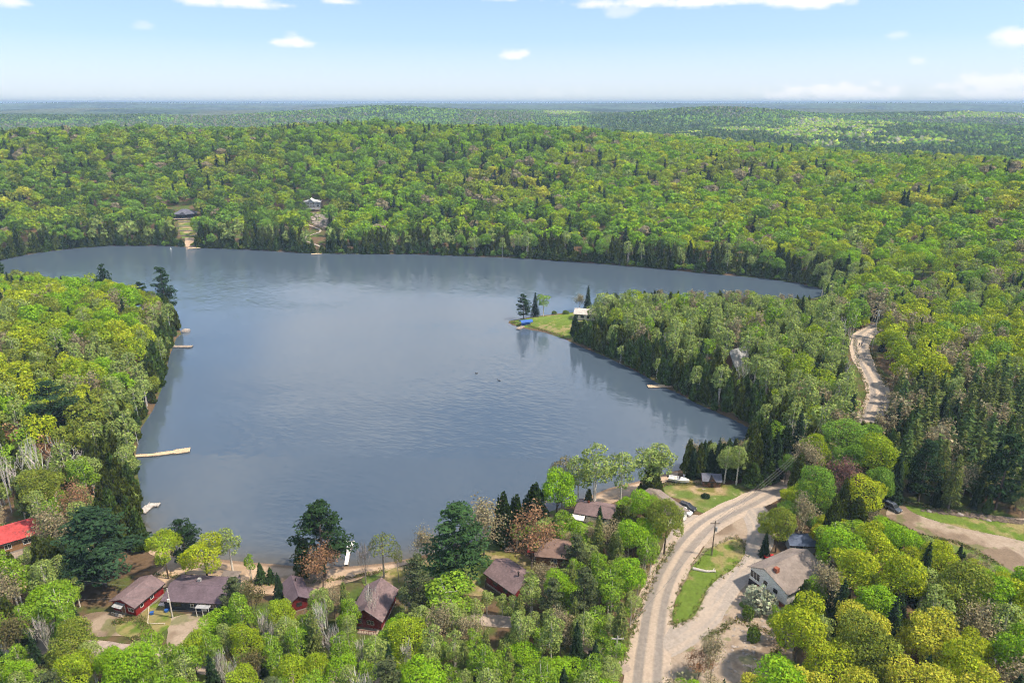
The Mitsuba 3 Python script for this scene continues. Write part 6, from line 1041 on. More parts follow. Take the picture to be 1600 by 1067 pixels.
t.part('side_porch_roof', (np.array([[-4.2, 3.66, t.e - .35], [.2, 3.66, t.e - .35], [.2, 5.2, t.e - .75], [-4.2, 5.2, t.e - .75], [-4.2, 3.66, t.e - .43], [.2, 3.66, t.e - .43], [.2, 5.2, t.e - .83], [-4.2, 5.2, t.e - .83]]), np.array([[0, 1, 2], [0, 2, 3], [4, 6, 5], [4, 7, 6], [0, 5, 1], [0, 4, 5], [1, 5, 6], [1, 6, 2], [2, 6, 7], [2, 7, 3], [3, 7, 4], [3, 4, 0]])), 'plum_shingle')
t.part('side_porch_post', add(*[box(q, q + .12, 4.95, 5.07, -.5, t.e - .82) for q in (-4.1, -2.0, 0)]), 'white_paint')

# the maroon cabin right of the tall pine
t = gable_house('cottage', 'maroon cabin with black stove pipe between tall pine and forked brown tree', *CABIN['side'], L=8.6, W=6.4, wall=2.5, rise=1.5, wall_m='maroon_siding', roof_m='mauve_shingle', base=.3, over=.5, chimney=(2.6, -.35, .28, 1.1, 'dark_trim'))
window(t, '', 'y', -1.6, t.b + .9, 1.2, .9, -t.W / 2, 'dark_trim')
window(t, '', 'y', 1.6, t.b + .9, 1.2, .9, -t.W / 2, 'dark_trim')
window(t, '', 'x', 0, t.b + .9, 1.2, .9, t.L / 2)
door(t, 'x', 1.8, .9, 2.0, t.L / 2, 'maroon_siding', 'dark_trim')


def hip_house(name, label, x, y, turn, L, W, wall, rise, wall_m, roof_m, over=.5, group=None, category='cottage', inset=None):
    t = Thing(name, label, category, x, y, turn, group)
    b, e = .35, .35 + wall
    t.part('foundation', box(-L / 2 + .05, L / 2 - .05, -W / 2 + .05, W / 2 - .05, -1.0, b), 'stone')
    t.part('wall', box(-L / 2, L / 2, -W / 2, W / 2, b, e), wall_m)
    X, Y, i = L / 2 + over, W / 2 + over, inset if inset is not None else W / 2 + over
    v = np.array([[-X, -Y, e + .01], [X, -Y, e + .01], [X, Y, e + .01], [-X, Y, e + .01], [-X, -Y, e + .15], [X, -Y, e + .15], [X, Y, e + .15], [-X, Y, e + .15], [-X + i, 0, e + rise], [X - i, 0, e + rise]])
    f = [[0, 2, 1], [0, 3, 2], [4, 5, 9], [4, 9, 8], [6, 7, 8], [6, 8, 9], [5, 6, 9], [7, 4, 8]] + [q for k in range(4) for q in ([k, (k + 1) % 4, 4 + (k + 1) % 4], [k, 4 + (k + 1) % 4, 4 + k])]
    t.part('roof', (v, np.array(f)), roof_m)
    t.b, t.e, t.L, t.W, t.rise = b, e, L, W, rise
    return t


t = hip_house('cottage', 'brown hip roofed cottage mostly hidden behind the roadside wood', *CABIN['hip'], L=8.0, W=6.4, wall=2.4, rise=1.8, wall_m='brown_siding', roof_m='brown_shingle', inset=3.0)
window(t, '', 'y', 0, t.b + .9, 1.2, .9, -t.W / 2)
t.part('stove_pipe', add(bar([2.2, -1.2, t.e + .6], [2.2, -1.2, t.e + 1.9], .16), bar([2.2, -1.2, t.e + 1.9], [2.2, -1.2, t.e + 2.0], .24)), 'dark_trim')
t.part('porch_roof', box(-t.L / 2 - 2.2, -t.L / 2 - .52, -2, 2, t.e - .3, t.e - .18), 'red_metal', 'small red porch roof')

t = gable_house('cottage', 'low grey roofed cottage in the trees below the pale poplars', *CABIN['grove'], L=9.0, W=6.0, wall=2.3, rise=1.1, wall_m='white_siding', roof_m='mauve_shingle', base=.2, chimney=(-2, .4, .5, .7, 'brick'))
window(t, '', 'y', -2.5, t.b + .9, 1.3, .9, -t.W / 2)
window(t, '', 'y', 2.0, t.b + .9, 1.3, .9, -t.W / 2)
door(t, 'y', 0, .9, 2.0, -t.W / 2, 'white_paint')
t.part('porch_roof', box(-5.2, -2.0, -t.W / 2 - 2.6, -t.W / 2 - .5, t.e - .45, t.e - .33), 'white_paint')
t.part('deck', box(-5.2, .5, -t.W / 2 - 2.6, -t.W / 2 - .02, .1, .28), 'old_wood')

t = gable_house('cottage', 'white sided cottage with taupe roof beside the parked black car', *CABIN['parking'], L=11.0, W=6.0, wall=2.5, rise=1.0, wall_m='white_siding', roof_m='taupe_shingle', base=.2)
for q in (-3.5, -.8, 2.0):
    window(t, '', 'y', q, t.b + .9, 1.3, .9, -t.W / 2, 'dark_trim')
window(t, '', 'x', -1.0, t.b + .9, 1.2, .9, t.L / 2, 'dark_trim')
door(t, 'x', 1.2, .9, 2.0, t.L / 2, 'brown_siding')

# the little brick boathouse with a peaked dormer
t = gable_house('boathouse', 'little brown boathouse with blue grey roof and central peaked gable', *CABIN['brick'], L=4.6, W=3.6, wall=1.75, rise=1.1, wall_m='brown_siding', roof_m='slate_shingle', base=.1, over=.35, category='boathouse')
gz = t.e
t.part('gable', prism([(-.95, t.b), (.95, t.b), (.95, gz - .1), (0, gz + 1.0), (-.95, gz - .1)], 0, 1) if False else (lambda vf: (vf[0][:, [1, 0, 2]] * [1, -1, 1], vf[1]))(prism([(-.95, t.b), (.95, t.b), (.95, gz - .15), (0, gz + .95), (-.95, gz - .15)], .2, t.W / 2 + .28)), 'brown_siding')
gr = []
for s in (-1, 1):
    p = [(0, gz + .98), (s * 1.25, gz - .46), (s * 1.25, gz - .34), (0, gz + 1.10)]
    vf = prism(p if s > 0 else p[::-1], .15, t.W / 2 + .5)
    gr.append((vf[0][:, [1, 0, 2]] * [1, -1, 1], vf[1]))
t.part('gable_roof', add(*gr), 'dark_trim')
window(t, '', 'y', -1.6, t.b + .7, .55, .65, -t.W / 2, 'dark_trim')
window(t, '', 'y', 1.6, t.b + .7, .55, .65, -t.W / 2, 'dark_trim')
t.part('door', box(-.35, .35, -t.W / 2 - .33, -t.W / 2 - .285, t.b + .02, t.b + 1.3), 'dark_trim')
t.part('step', box(-2.6, 2.8, -t.W / 2 - 1.5, -t.W / 2 - .9, -.2, .14), 'stone')

# the white house at the road
t = gable_house('house', 'white gabled house with taupe roof, brick chimney and raised porch beside the gravel driveway', *CABIN['white'], L=12.5, W=9.6, wall=2.9, rise=1.9, wall_m='white_siding', roof_m='taupe_shingle', base=1.2, over=.45, category='house', chimney=(-4.6, -.2, .9, 1.15, 'brick'), ridge=1.2)
window(t, '', 'x', .7, t.b + 1.2, .75, .8, -t.L / 2, 'dark_trim')
window(t, '', 'x', -1.9, t.b + 1.0, .85, .8, -t.L / 2, 'dark_trim')
window(t, '', 'y', -3.2, t.b + 1.0, 1.2, .8, -t.W / 2, 'dark_trim')
window(t, '', 'y', 1.2, t.b + 1.0, 1.6, .9, -t.W / 2, 'dark_trim')
k = t.part('screen_porch', box(-t.L / 2 - .01 - .06, -t.L / 2 - .004, 2.2, 4.6, t.b + .85, t.b + 2.35), 'glass_dark', 'dark screened porch opening')
t.part(f'{k}__mullion', add(*[box(-t.L / 2 - .10, -t.L / 2 - .075, q, q + .07, t.b + .8, t.b + 2.4) for q in (2.15, 2.95, 3.75, 4.57)]), 'white_paint')
t.part('brick_base', box(-t.L / 2 - .03, t.L / 2 - .4, -t.W / 2 - .03, 1.6, -.9, t.b - .35), 'brick')
t.part('porch_recess', box(-t.L / 2 - .02, -t.L / 2 + .9, 1.66, 4.7, -.5, t.b - .02), 'dark_trim')  # solid dark block, its colour standing in for the shaded hollow under the porch
t.part('post', add(*[box(-t.L / 2 - .2, -t.L / 2 - .05, q, q + .15, -.5, t.b) for q in (3.0, 4.6)]), 'dark_trim')
t.part('door', box(-t.L / 2 - .09, -t.L / 2 - .04, 1.75, 2.65, .1, t.b - .1), 'brick')
t.part('cross_roof', add(prism([(-5.2, t.e - .14), (-1.0, t.e + 1.32), (-1.0, t.e + 1.46), (-5.2, t.e)], 3.6, 7.1)), 'taupe_shingle')
t.part('vent_pipe', bar([5.0, -2.6, t.e + .8], [5.0, -2.6, t.e + 1.9], .12), 'steel')
t.part('aerial', bar([3.4, -.6, t.e + 1.4], [3.2, -.2, t.e + 3.0], .035), 'steel')

t = gable_house('shed', 'blue metal roofed shed in the shade behind the white house', *CABIN['shed'], L=5.6, W=4.4, wall=1.9, rise=.9, wall_m='grey_siding', roof_m='blue_metal', base=.05, over=.3, category='shed')
door(t, 'y', -.8, 1.6, 1.7, -t.W / 2, 'navy_siding')

# the log house with red metal roofs at the left edge
t = gable_house('house', 'log house with bright red metal roof at the left edge', *CABIN['red_roof'], L=9.0, W=7.6, wall=2.9, rise=1.7, wall_m='log_siding', roof_m='red_metal', base=.6, over=.6, category='house')
window(t, '', 'y', -2.2, t.b + .9, 1.2, 1.1, -t.W / 2)
window(t, '', 'y', 1.6, t.b + .9, 1.8, 1.1, -t.W / 2)
window(t, '', 'x', 0, t.b + .9, 1.4, 1.1, t.L / 2)
zz_ = t.e - .5
low = [(-5.4, zz_ - 1.0), (-1.4, zz_ + .55), (-1.4, zz_ + .70), (-5.4, zz_ - .85)]
t.part('lower_roof', prism(low, -11.2, -3.6), 'red_metal')
t.part('lower_wall', prism([(-4.8, -.5), (-1.6, -.5), (-1.6, zz_ + .42), (-4.8, zz_ - .80)], -10.8, -4.52), 'log_siding')
window(t, '', 'y', -7.6, 1.3, 1.6, 1.0, -4.8)
t.part('deck', box(-3.4, 4.2, -6.6, -4.0, .3, .5), 'old_wood')

# the houses on the point and across the lake
t = gable_house('cottage', 'low cottage with pale roof among trees on the grassy point', *CABIN['point'], L=10.0, W=7.5, wall=2.6, rise=1.6, wall_m='cream_paint', roof_m='pale_metal', base=.3)
for q in (-4, -1.2, 1.8, 4.5):
    window(t, '', 'y', q, t.b + .8, 1.5, 1.1, -t.W / 2, 'dark_trim')
t = Thing('cottage', 'steep grey A frame cottage roof poking out of the wooded point', 'cottage', *CABIN['aframe'])
t.part('roof', add(prism([(-4.2, .2), (-3.85, .1), (0, 6.6), (0, 7.0)], -4.6, 4.6), prism([(0, 7.0), (0, 6.6), (3.85, .1), (4.2, .2)], -4.6, 4.6)), 'grey_metal')
t.part('wall', prism([(-3.6, .1), (3.6, .1), (0, 6.35)], -4.1, 4.1), 'brown_siding')
t.part('foundation', box(-4, 4, -3.5, 3.5, -1.5, .1), 'stone')
t.b, t.L = .1, 8.2
window(t, '', 'x', 0, 1.2, 2.0, 1.6, -4.1)
window(t, '', 'x', 0, 3.4, 1.0, 1.2, -4.1)
t = hip_house('cottage', 'dark hip roofed cottage above stone terraces across the lake', *CABIN['far_hip'], L=15.0, W=10.5, wall=3.0, rise=3.6, wall_m='navy_siding', roof_m='slate_shingle', over=.9)
t.part('front_gable', (lambda vf: (vf[0][:, [1, 0, 2]] * [1, -1, 1], vf[1]))(prism([(-3.4, t.e - .3), (3.4, t.e - .3), (0, t.e + 2.3)], 1.5, t.W / 2 + 1.6)), 'slate_shingle')
for q in (-5.2, -2.0, 2.0, 5.2):
    window(t, '', 'y', q, t.b + .6, 1.8, 1.8, -t.W / 2, 'dark_trim')
t.part('deck', box(-7.5, 7.5, -t.W / 2 - 3, -t.W / 2 - .02, -.3, .2), 'old_wood')
t = gable_house('cottage', 'tall grey cottage with white trimmed glass gable across the lake', *CABIN['far_gable'], L=9.0, W=14.5, wall=4.6, rise=1.6, wall_m='grey_siding', roof_m='grey_metal', base=1.0, over=.6, trim='white_paint')
vf = prism([(-3.4, t.b), (3.4, t.b), (3.4, t.e + .3), (0, t.e + 3.0), (-3.4, t.e + .3)], -t.L / 2 - 1.6, 1.0)
t.part('front_gable', vf, 'grey_siding')
t.part('front_gable_roof', add(*[prism(p, -t.L / 2 - 2.1, 1.4) for p in ([(0, t.e + 3.02), (4.0, t.e - .15), (4.0, t.e + .05), (0, t.e + 3.25)], [(0, t.e + 3.25), (-4.0, t.e + .05), (-4.0, t.e - .15), (0, t.e + 3.02)])]), 'white_paint')
for q in (-2.2, 0, 2.2):
    window(t, '', 'x', q, t.b + .4, 1.5, 1.9, -t.L / 2 - 1.6)
    window(t, '', 'x', q, t.b + 3.0, 1.5, 1.6, -t.L / 2 - 1.6)
for q in (-5.6, 5.6):
    window(t, '', 'x', q, t.b + .5, 1.8, 1.8, -t.L / 2)
    window(t, '', 'x', q, t.b + 2.9, 1.8, 1.2, -t.L / 2)
k = t.part('deck', box(-t.L / 2 - 4.4, -t.L / 2 - 1.62, -7.2, 7.2, .55, .8), 'grey_siding')
t.part(f'{k}__railing', add(box(-t.L / 2 - 4.4, -t.L / 2 - 4.3, -7.2, 7.2, 1.7, 1.8), *[box(-t.L / 2 - 4.4, -t.L / 2 - 4.3, q, q + .1, .8, 1.7) for q in np.arange(-7.2, 7.2, 1.1)]), 'white_paint')
t.part(f'{k}__post', add(*[box(-t.L / 2 - 4.35, -t.L / 2 - 4.1, q, q + .25, -2.4, .55) for q in (-7.1, -3.6, 0, 3.6, 6.9)]), 'dark_trim')


# ---------------------------------------------------------------- poles, wires, docks, vehicles, people and small things
def ground_z(x, y):
    return float(height(np.array([x]), np.array([y]))[0])


def pole(name, label, x, y, h, m, arms=True, lamp=False, r=.15):
    t = Thing(name, label, 'utility pole', x, y)
    t.part('shaft', bar([0, 0, -.8], [0, 0, h], r, 10, r * .7), m)
    if arms:
        k = t.part('crossarm', box(-1.1, 1.1, -.07, .07, h - .75, h - .6), m)
        for q in (-1.0, 0, 1.0):
            t.part('insulator', bar([q, 0, h - .6], [q, 0, h - .38], .06, 6), 'steel')
        t.part('transformer', bar([.38, 0, h - 2.7], [.38, 0, h - 1.7], .24, 10), 'steel')
    if lamp:
        t.part('meter_box', box(-.25, .25, -.36, -.16, h - 3.1, h - 2.4), 'white_paint')
    return (x, y, t.z + h)


def wire(label, a, b, sag=.9, r=.030):
    a, b = np.array(a, float), np.array(b, float)
    s = np.linspace(0, 1, 15)
    p = a + (b - a) * s[:, None]
    p[:, 2] -= 4 * sag * s * (1 - s)
    v, f, _ = limb(p, np.full(15, r), (0, 0, 0), 4)
    key = numbered('power_line')
    scene[key] = shape((v, f), 'wire_metal')
    labels[key] = {'label': label, 'category': 'power line'}


P = SPOT
p1 = pole('utility_pole', 'dark wooden utility pole on the green island beside the road', *P['pole'], 9.3, 'pole_wood')
p2 = pole('utility_pole', 'wooden utility pole at the road bend behind the evergreens', *P['bend_pole'], 11.0, 'pole_wood')
p3 = pole('utility_pole', 'pale utility pole at the bottom of the road near the front trees', *P['front_pole'], 9.0, 'pale_pole', r=.13)
p4 = pole('utility_pole', 'thin tall utility pole beside the upper road curve', *P['upper_pole'], 17.0, 'pale_pole')
p5 = pole('utility_pole', 'pale leaning pole with meter box between the red cabin and navy cottage', *P['lawn_pole'], 7.2, 'pale_pole', arms=False, lamp=True)
for n, (q, w) in enumerate(((-1.0, 'left'), (0.0, 'middle'), (1.0, 'right'))):
    wire(f'{w} of three thin wires from the island pole to the road bend', (p1[0] + q * .9, p1[1], p1[2] - .4), (p2[0] + q * .9, p2[1], p2[2] - .4), .8)
    wire(f'{w} of three thin wires from the road bend to the upper road', (p2[0] + q * .9, p2[1], p2[2] - .4), (p4[0] + q * .9, p4[1], p4[2] - .4), 1.6)
wire('thin wire from the island pole down to the bottom pole', (p1[0], p1[1], p1[2] - .7), (p3[0], p3[1], p3[2] - .5), .7)
wire('upper thin wire running left from the pole by the navy cottage', (p5[0], p5[1], p5[2] - .2), (p5[0] - 42, p5[1] + 6, p5[2] + 1.5), .8, .02)
wire('lower thin wire running left from the pole by the navy cottage', (p5[0], p5[1], p5[2] - 2.0), (p5[0] - 42, p5[1] - 1, p5[2] - .6), .8, .02)


def dock(label, runs, m, z=.42, over=0.0, name='dock'):
    """runs: (x0, y0, x1, y1, width) deck sections, each a part of its own with its boards, on posts or floats."""
    t = Thing(name, label, 'dock', 0, 0, 0, z=0)
    for x0, y0, x1, y1, w in runs:
        d = np.array([x1 - x0, y1 - y0])
        L = np.hypot(*d)
        d = d / L
        nrm = np.array([-d[1], d[0]])

        def place(vf):
            v = vf[0]
            return np.column_stack([x0 + v[:, 0] * d[0] + v[:, 1] * nrm[0], y0 + v[:, 0] * d[1] + v[:, 1] * nrm[1], v[:, 2]]), vf[1]
        nb = max(2, int(L / .30))
        boards = [box(i * L / nb + .015, (i + 1) * L / nb - .015, -w / 2, w / 2, z - .05, z + .012 * (i % 3)) for i in range(nb)]
        k = t.part('section', place(add(*boards)), m)
        t.part(f'{k}__frame', place(add(box(0, L, -w / 2 + .04, -w / 2 + .16, z - .26, z - .055), box(0, L, w / 2 - .16, w / 2 - .04, z - .26, z - .055))), 'old_wood')
        t.part(f'{k}__post', place(add(*[bar([a, b, -2.5], [a, b, z + .3], .06, 6) for a in np.linspace(.3, L - .3, max(2, int(L / 3))) for b in (-w / 2 - .06, w / 2 + .06)])), 'old_wood')


dock('grey dock sticking out from the upper left shore', [tuple(a) for a in DOCKS['upper']], 'old_wood')
dock('long pale wooden dock of three sections on the left shore', [tuple(a) for a in DOCKS['long']], 'new_wood')
dock('zigzag grey dock at the corner of the left shore', [tuple(a) for a in DOCKS['zigzag']], 'pale_pole')
dock('white swim dock half hidden behind the tall beach pine', [tuple(a) for a in DOCKS['white']], 'white_paint')
dock('low wooden dock below the wooded point', [tuple(a) for a in DOCKS['point']], 'new_wood')
dock('tiny dock beside the blue boat lift on the point', [tuple(a) for a in DOCKS['tip']], 'old_wood')
dock('pale dock at the far terraced beach', [tuple(a) for a in DOCKS['far_a']], 'new_wood')
dock('pale dock at the end of the winding far path', [tuple(a) for a in DOCKS['far_b']], 'new_wood')

t = Thing('boat_lift', 'blue canopy boat lift at the water on the tip of the point', 'boat lift', *P['lift'], 20, z=0)
c = [(-1.5, 1.9), (-1.35, 2.35), (-.7, 2.75), (.7, 2.75), (1.35, 2.35), (1.5, 1.9), (1.4, 1.9), (1.25, 2.28), (.65, 2.64), (-.65, 2.64), (-1.25, 2.28), (-1.4, 1.9)]
v, f = [], []
xs = np.linspace(-3.0, 3.0, 9)
cc = np.array(c[:6])
vv = np.array([[x, y, z + .05 * math.cos(x * 2)] for x in xs for y, z in cc])
ff = np.array([q for i in range(8) for j in range(5) for q in ([i * 6 + j, i * 6 + j + 1, i * 6 + j + 7], [i * 6 + j, i * 6 + j + 7, i * 6 + j + 6])])
t.part('canopy', (vv, ff), 'blue_plastic')
t.part('frame', add(*[bar([x, y, -1.5], [x, y, 1.95], .06, 6) for x in (-2.7, 2.7) for y in (-1.4, 1.4)], *[bar([-2.7, y, .3], [2.7, y, .3], .05, 6) for y in (-1.4, 1.4)]), 'steel')
t.part('hull_cover', (lambda m: (np.array(m.vertices) * [2.6, 1.0, .7] + [0, 0, .75], np.array(m.faces)))(trimesh.creation.icosphere(subdivisions=2)), 'blue_plastic')


def wheel(x, y, r=.34, w=.22):
    g = np.linspace(0, 2 * np.pi, 17)[:-1]
    prof = [(r * .62, -w / 2), (r * .92, -w / 2), (r, -w * .3), (r, w * .3), (r * .92, w / 2), (r * .62, w / 2)]
    v = np.array([[x + a * math.cos(q), y + b, r + a * math.sin(q)] for q in g for a, b in prof])
    k = len(prof)
    f = np.array([z for i in range(16) for j in range(k - 1) for z in ([i * k + j, i * k + j + 1, ((i + 1) % 16) * k + j + 1], [i * k + j, ((i + 1) % 16) * k + j + 1, ((i + 1) % 16) * k + j])])
    return (v, f), bar([x, y - w * .42, r], [x, y + w * .42, r], r * .63, 12)


def car(name, label, x, y, turn, paint, L=4.6, W=1.86, Hh=1.66, kind='suv', category='car'):
    t = Thing(name, label, category, x, y, turn)
    import manifold3d as m3

    def hull(pts, r):
        return m3.Manifold.batch_hull([m3.Manifold.sphere(r, 8).translate(p) for p in pts])
    a, h = L / 2 - .14, W / 2 - .12
    low = hull([(sx * a, sy * h * (.93 if sx > 0 else .97), z) for sx in (-1, 1) for sy in (-1, 1) for z in (.42, .74)] + [(-a + .1, s * h, .92) for s in (-1, 1)] + [(a * .45, s * h, .92) for s in (-1, 1)], .12)
    rear = -a + (.12 if kind == 'suv' else .9)
    cab = hull([(rear, s * h * .94, .95) for s in (-1, 1)] + [(a * .52, s * h * .94, .95) for s in (-1, 1)] + [(rear + .28, s * h * .74, Hh - .13) for s in (-1, 1)] + [(a * .12, s * h * .74, Hh - .13) for s in (-1, 1)], .12)
    for sx in (-.62, .62):
        for sy in (-1, 1):
            low = low - m3.Manifold.cylinder(.5, .42, .42, 20).rotate((90, 0, 0)).translate((sx * a, sy * (W / 2) + .25, .34))
    t.part('body', (lambda m: (np.array(m.vert_properties)[:, :3], np.array(m.tri_verts)))((low + cab).to_mesh()), paint)
    win = cab.scale((1.0, 1.006, 1.0)) ^ m3.Manifold.cube((L, W + 1, Hh - .22 - 1.06)).translate((-L / 2, -W / 2 - .5, 1.06))
    ws = cab.translate((.012, 0, .004)) ^ m3.Manifold.cube((1.4, W * .74, Hh - .2 - 1.04)).translate((a * .1, -W * .37, 1.04))
    bk = cab.translate((-.012, 0, .004)) ^ m3.Manifold.cube((.6, W * .72, Hh - .25 - 1.08)).translate((rear - .3, -W * .36, 1.08))
    sd = win - m3.Manifold.cube((.12, W + 2, 2)).translate((-.35, -W / 2 - 1, 0)) - m3.Manifold.cube((L, W * .78, 3)).translate((-L / 2, -W * .39, 0))
    for nm, m in (('windscreen', ws), ('rear_window', bk), ('side_window', sd)):
        me = m.to_mesh()
        if len(me.tri_verts):
            t.part(nm, (np.array(me.vert_properties)[:, :3], np.array(me.tri_verts)), 'glass_dark')
    for sx in (-.62, .62):
        for sy in (-1, 1):
            ty, rim = wheel(sx * a, sy * (W / 2 - .12))
            k = t.part('wheel', ty, 'black_rubber')
            t.part(f'{k}__rim', rim, 'steel')
    for s in (-1, 1):
        t.part('headlight', box(a + .03, a + .135, s * h * .72 - .2, s * h * .72 + .2, .66, .8), 'lamp_glass')
        t.part('tail_light', box(-a - .135, -a - .03, s * h * .8 - .12, s * h * .8 + .12, .68, .9), 'red_lamp')
    t.part('bumper', add(box(a + .05, a + .16, -h * .9, h * .9, .34, .5), box(-a - .16, -a - .05, -h * .9, h * .9, .34, .5)), 'dark_trim')
    t.part('roof_rack', add(*[box(-a * .55, a * .1, s * h * .62 - .03, s * h * .62 + .03, Hh + .01, Hh + .06) for s in (-1, 1)]), 'steel')
    return t


car('parked_car', 'black car with silver roof parked beside the white cottage', P['suv'][0] + .9, P['suv'][1] + .5, -38, 'black_car')
car('parked_car', 'white car tucked between the white cottage and the black car', P['white_car'][0] + .7, P['white_car'][1] - 1.9, -40, 'white_hull', L=4.3)
car('parked_car', 'dark blue jeep with pale roof at the edge of the sandy clearing', P['jeep'][0], P['jeep'][1], -62, 'blue_car', L=4.3, Hh=1.85)


def boat(label, x, y, turn, L=5.6, W=2.1, paint='white_hull'):
    t = Thing('motor_boat', label, 'boat', x, y, turn)
    n, secs = 15, []
    for i in range(n):
        s = i / (n - 1)
        b = W / 2 * (1 - max(0, (s - .45) / .55) ** 2.2 * .97)
        ke, sh = .45 + .28 * max(0, (s - .6) / .4) ** 2, 1.28 + .22 * s
        X = -L / 2 + s * L
        secs.append([[X, -b * .78, ke + .12], [X, -b, sh - .15], [X, -b, sh], [X, -b * .8, sh + .02], [X, -b * .7, sh - .42 if s < .55 else sh + .04], [X, b * .7, sh - .42 if s < .55 else sh + .04], [X, b * .8, sh + .02], [X, b, sh], [X, b, sh - .15], [X, b * .78, ke + .12], [X, 0, ke]])
    k = len(secs[0])
    v = np.array(secs).reshape(-1, 3)
    f = [q for i in range(n - 1) for j in range(k) for q in ([i * k + j, (i + 1) * k + j, (i + 1) * k + (j + 1) % k], [i * k + j, (i + 1) * k + (j + 1) % k, i * k + (j + 1) % k])]
    f += [[0, j, j + 1] for j in range(1, k - 1)]
    t.part('hull', (v, np.array(f)), paint)
    t.part('windscreen', (np.array([[.35, -.75, 1.45], [.35, .75, 1.45], [0, .7, 1.95], [0, -.7, 1.95]]), np.array([[0, 1, 2], [0, 2, 3]])), 'glass_dark')
    t.part('outboard_motor', (lambda m: (np.array(m.vertices) * [.3, .24, .36] + [-L / 2 - .25, 0, 1.35], np.array(m.faces)))(trimesh.creation.icosphere(subdivisions=2)), 'dark_trim')
    for s in (-.35, .35):
        t.part('seat', box(-1.2, -.7, s - .25, s + .25, .95, 1.35), 'cream_paint')
    tr = t.part('trailer', add(bar([-2.2, 0, .42], [3.6, 0, .42], .06, 6), bar([-.8, -1.0, .35], [-.8, 1.0, .35], .05, 6)), 'steel')
    for s in (-1, 1):
        ty, rim = wheel(-.8, s * 1.05, .3, .18)
        t.part(f'{tr}__wheel', ty, 'black_rubber')


boat('white motor boat on a trailer beside the beach evergreens', P['boat'][0] - 1.5, P['boat'][1], -22)
t = Thing('shed', 'small white shed behind the white motor boat', 'shed', P['white_shed'][0], P['white_shed'][1] + 1.6, 8)
t.part('wall', box(-.8, .8, -.7, .7, -.2, 1.8), 'white_siding')
t.part('roof', prism([(-.9, 1.75), (.9, 1.75), (0, 2.3)], -.95, .95), 'white_paint')
t.part('door', box(-.35, .35, -.745, -.704, .1, 1.6), 'grey_siding')

t = Thing('riding_mower', 'red riding mower parked behind the white house porch', 'mower', *P['mower'], 15, lift=.06)
t.part('hood', (lambda m: (np.array(m.vertices), np.array(m.faces)))(trimesh.creation.box((1.0, .7, .5)).apply_translation((.75, 0, .68))), 'red_plastic')
t.part('body', add(box(-.9, .3, -.45, .45, .34, .6), box(-.95, -.45, -.55, .55, .6, .82)), 'red_plastic')
k = t.part('seat', add(box(-.7, -.25, -.24, .24, .84, .95), box(-.78, -.68, -.24, .24, .95, 1.3)), 'dark_trim')
t.part('steering_wheel', bar([.12, 0, 1.0], [.06, 0, 1.12], .18, 10), 'dark_trim')
t.part('cutting_deck', box(-.35, .6, -.62, .62, .14, .33), 'dark_trim')
for x, r in ((-.65, .36), (.85, .24)):
    for s in (-1, 1):
        ty, rim = wheel(x, s * .52, r, .24)
        k = t.part('wheel', ty, 'black_rubber')
        t.part(f'{k}__rim', rim, 'cream_paint')

# fallen pale log and culvert stones across the island
a, b = np.array(P['culvert_a']), np.array(P['culvert_b'])
t = Thing('fallen_log', 'pale bleached log lying across the green island', 'log', 0, 0, z=0)
za, zb = ground_z(*a) + .36, ground_z(*b) + .36
m_ = (a + b) / 2 + [.2, -.5]
v, f, _ = limb([[a[0], a[1], za], [m_[0], m_[1], za + .05], [b[0] - .6, b[1], zb], [b[0], b[1], zb]], [.34, .26, .20, .24], (0, 0, 0), 8)
t.part('stem', (v, f), 'pale_pole')
t.part('stub', bar([b[0] - .7, b[1], zb], [b[0] - .1, b[1] + .7, zb + .2], .1, 6), 'pale_pole')

t = Thing('fire_drum', 'black steel drum standing on the brown bank beside the road', 'drum', *P['drum'])
g = [(0, .0), (.38, .0), (.40, .3), (.38, .33), (.40, .36), (.40, .66), (.38, .69), (.40, .72), (.39, 1.05), (.34, 1.05), (.33, .3), (0, .28)]
n = 16
v = np.array([[r * math.cos(q), r * math.sin(q), z] for q in np.arange(n) * 2 * math.pi / n for r, z in g])
f = np.array([z for i in range(n) for j in range(len(g) - 1) for z in ([i * len(g) + j, ((i + 1) % n) * len(g) + j, ((i + 1) % n) * len(g) + j + 1], [i * len(g) + j, ((i + 1) % n) * len(g) + j + 1, i * len(g) + j + 1])])
t.part('barrel', (v, f), 'black_rubber')


def chair(label, x, y, turn):
    t = Thing('garden_chair', label, 'chair', x, y, turn)
    t.part('seat', add(*[(lambda vf: (vf[0] + [0, 0, .0], vf[1]))(box(-.27, .27, q, q + .1, .36, .39)) for q in np.arange(-.3, .3, .12)]), 'white_paint')
    t.part('backrest', add(*[(lambda vf: (np.column_stack([vf[0][:, 0], vf[0][:, 1] + (vf[0][:, 2] - .36) * .35, vf[0][:, 2]]), vf[1]))(box(q, q + .09, .28, .31, .36, 1.08 - abs(q + .045) * .4)) for q in np.arange(-.27, .27, .11)]), 'white_paint')
    for s in (-1, 1):
        t.part('arm', box(s * .36 - .07, s * .36 + .07, -.38, .38, .58, .61), 'white_paint')
        t.part('leg', box(s * .36 - .04, s * .36 + .04, -.34, -.26, -.05, .58), 'white_paint')
        t.part('leg', box(s * .36 - .04, s * .36 + .04, .24, .32, -.05, .58), 'white_paint')


chair('white garden chair left of its twin above the zigzag dock', *P['chair_a'], 150)
chair('white garden chair right of its twin above the zigzag dock', *P['chair_b'], 200)


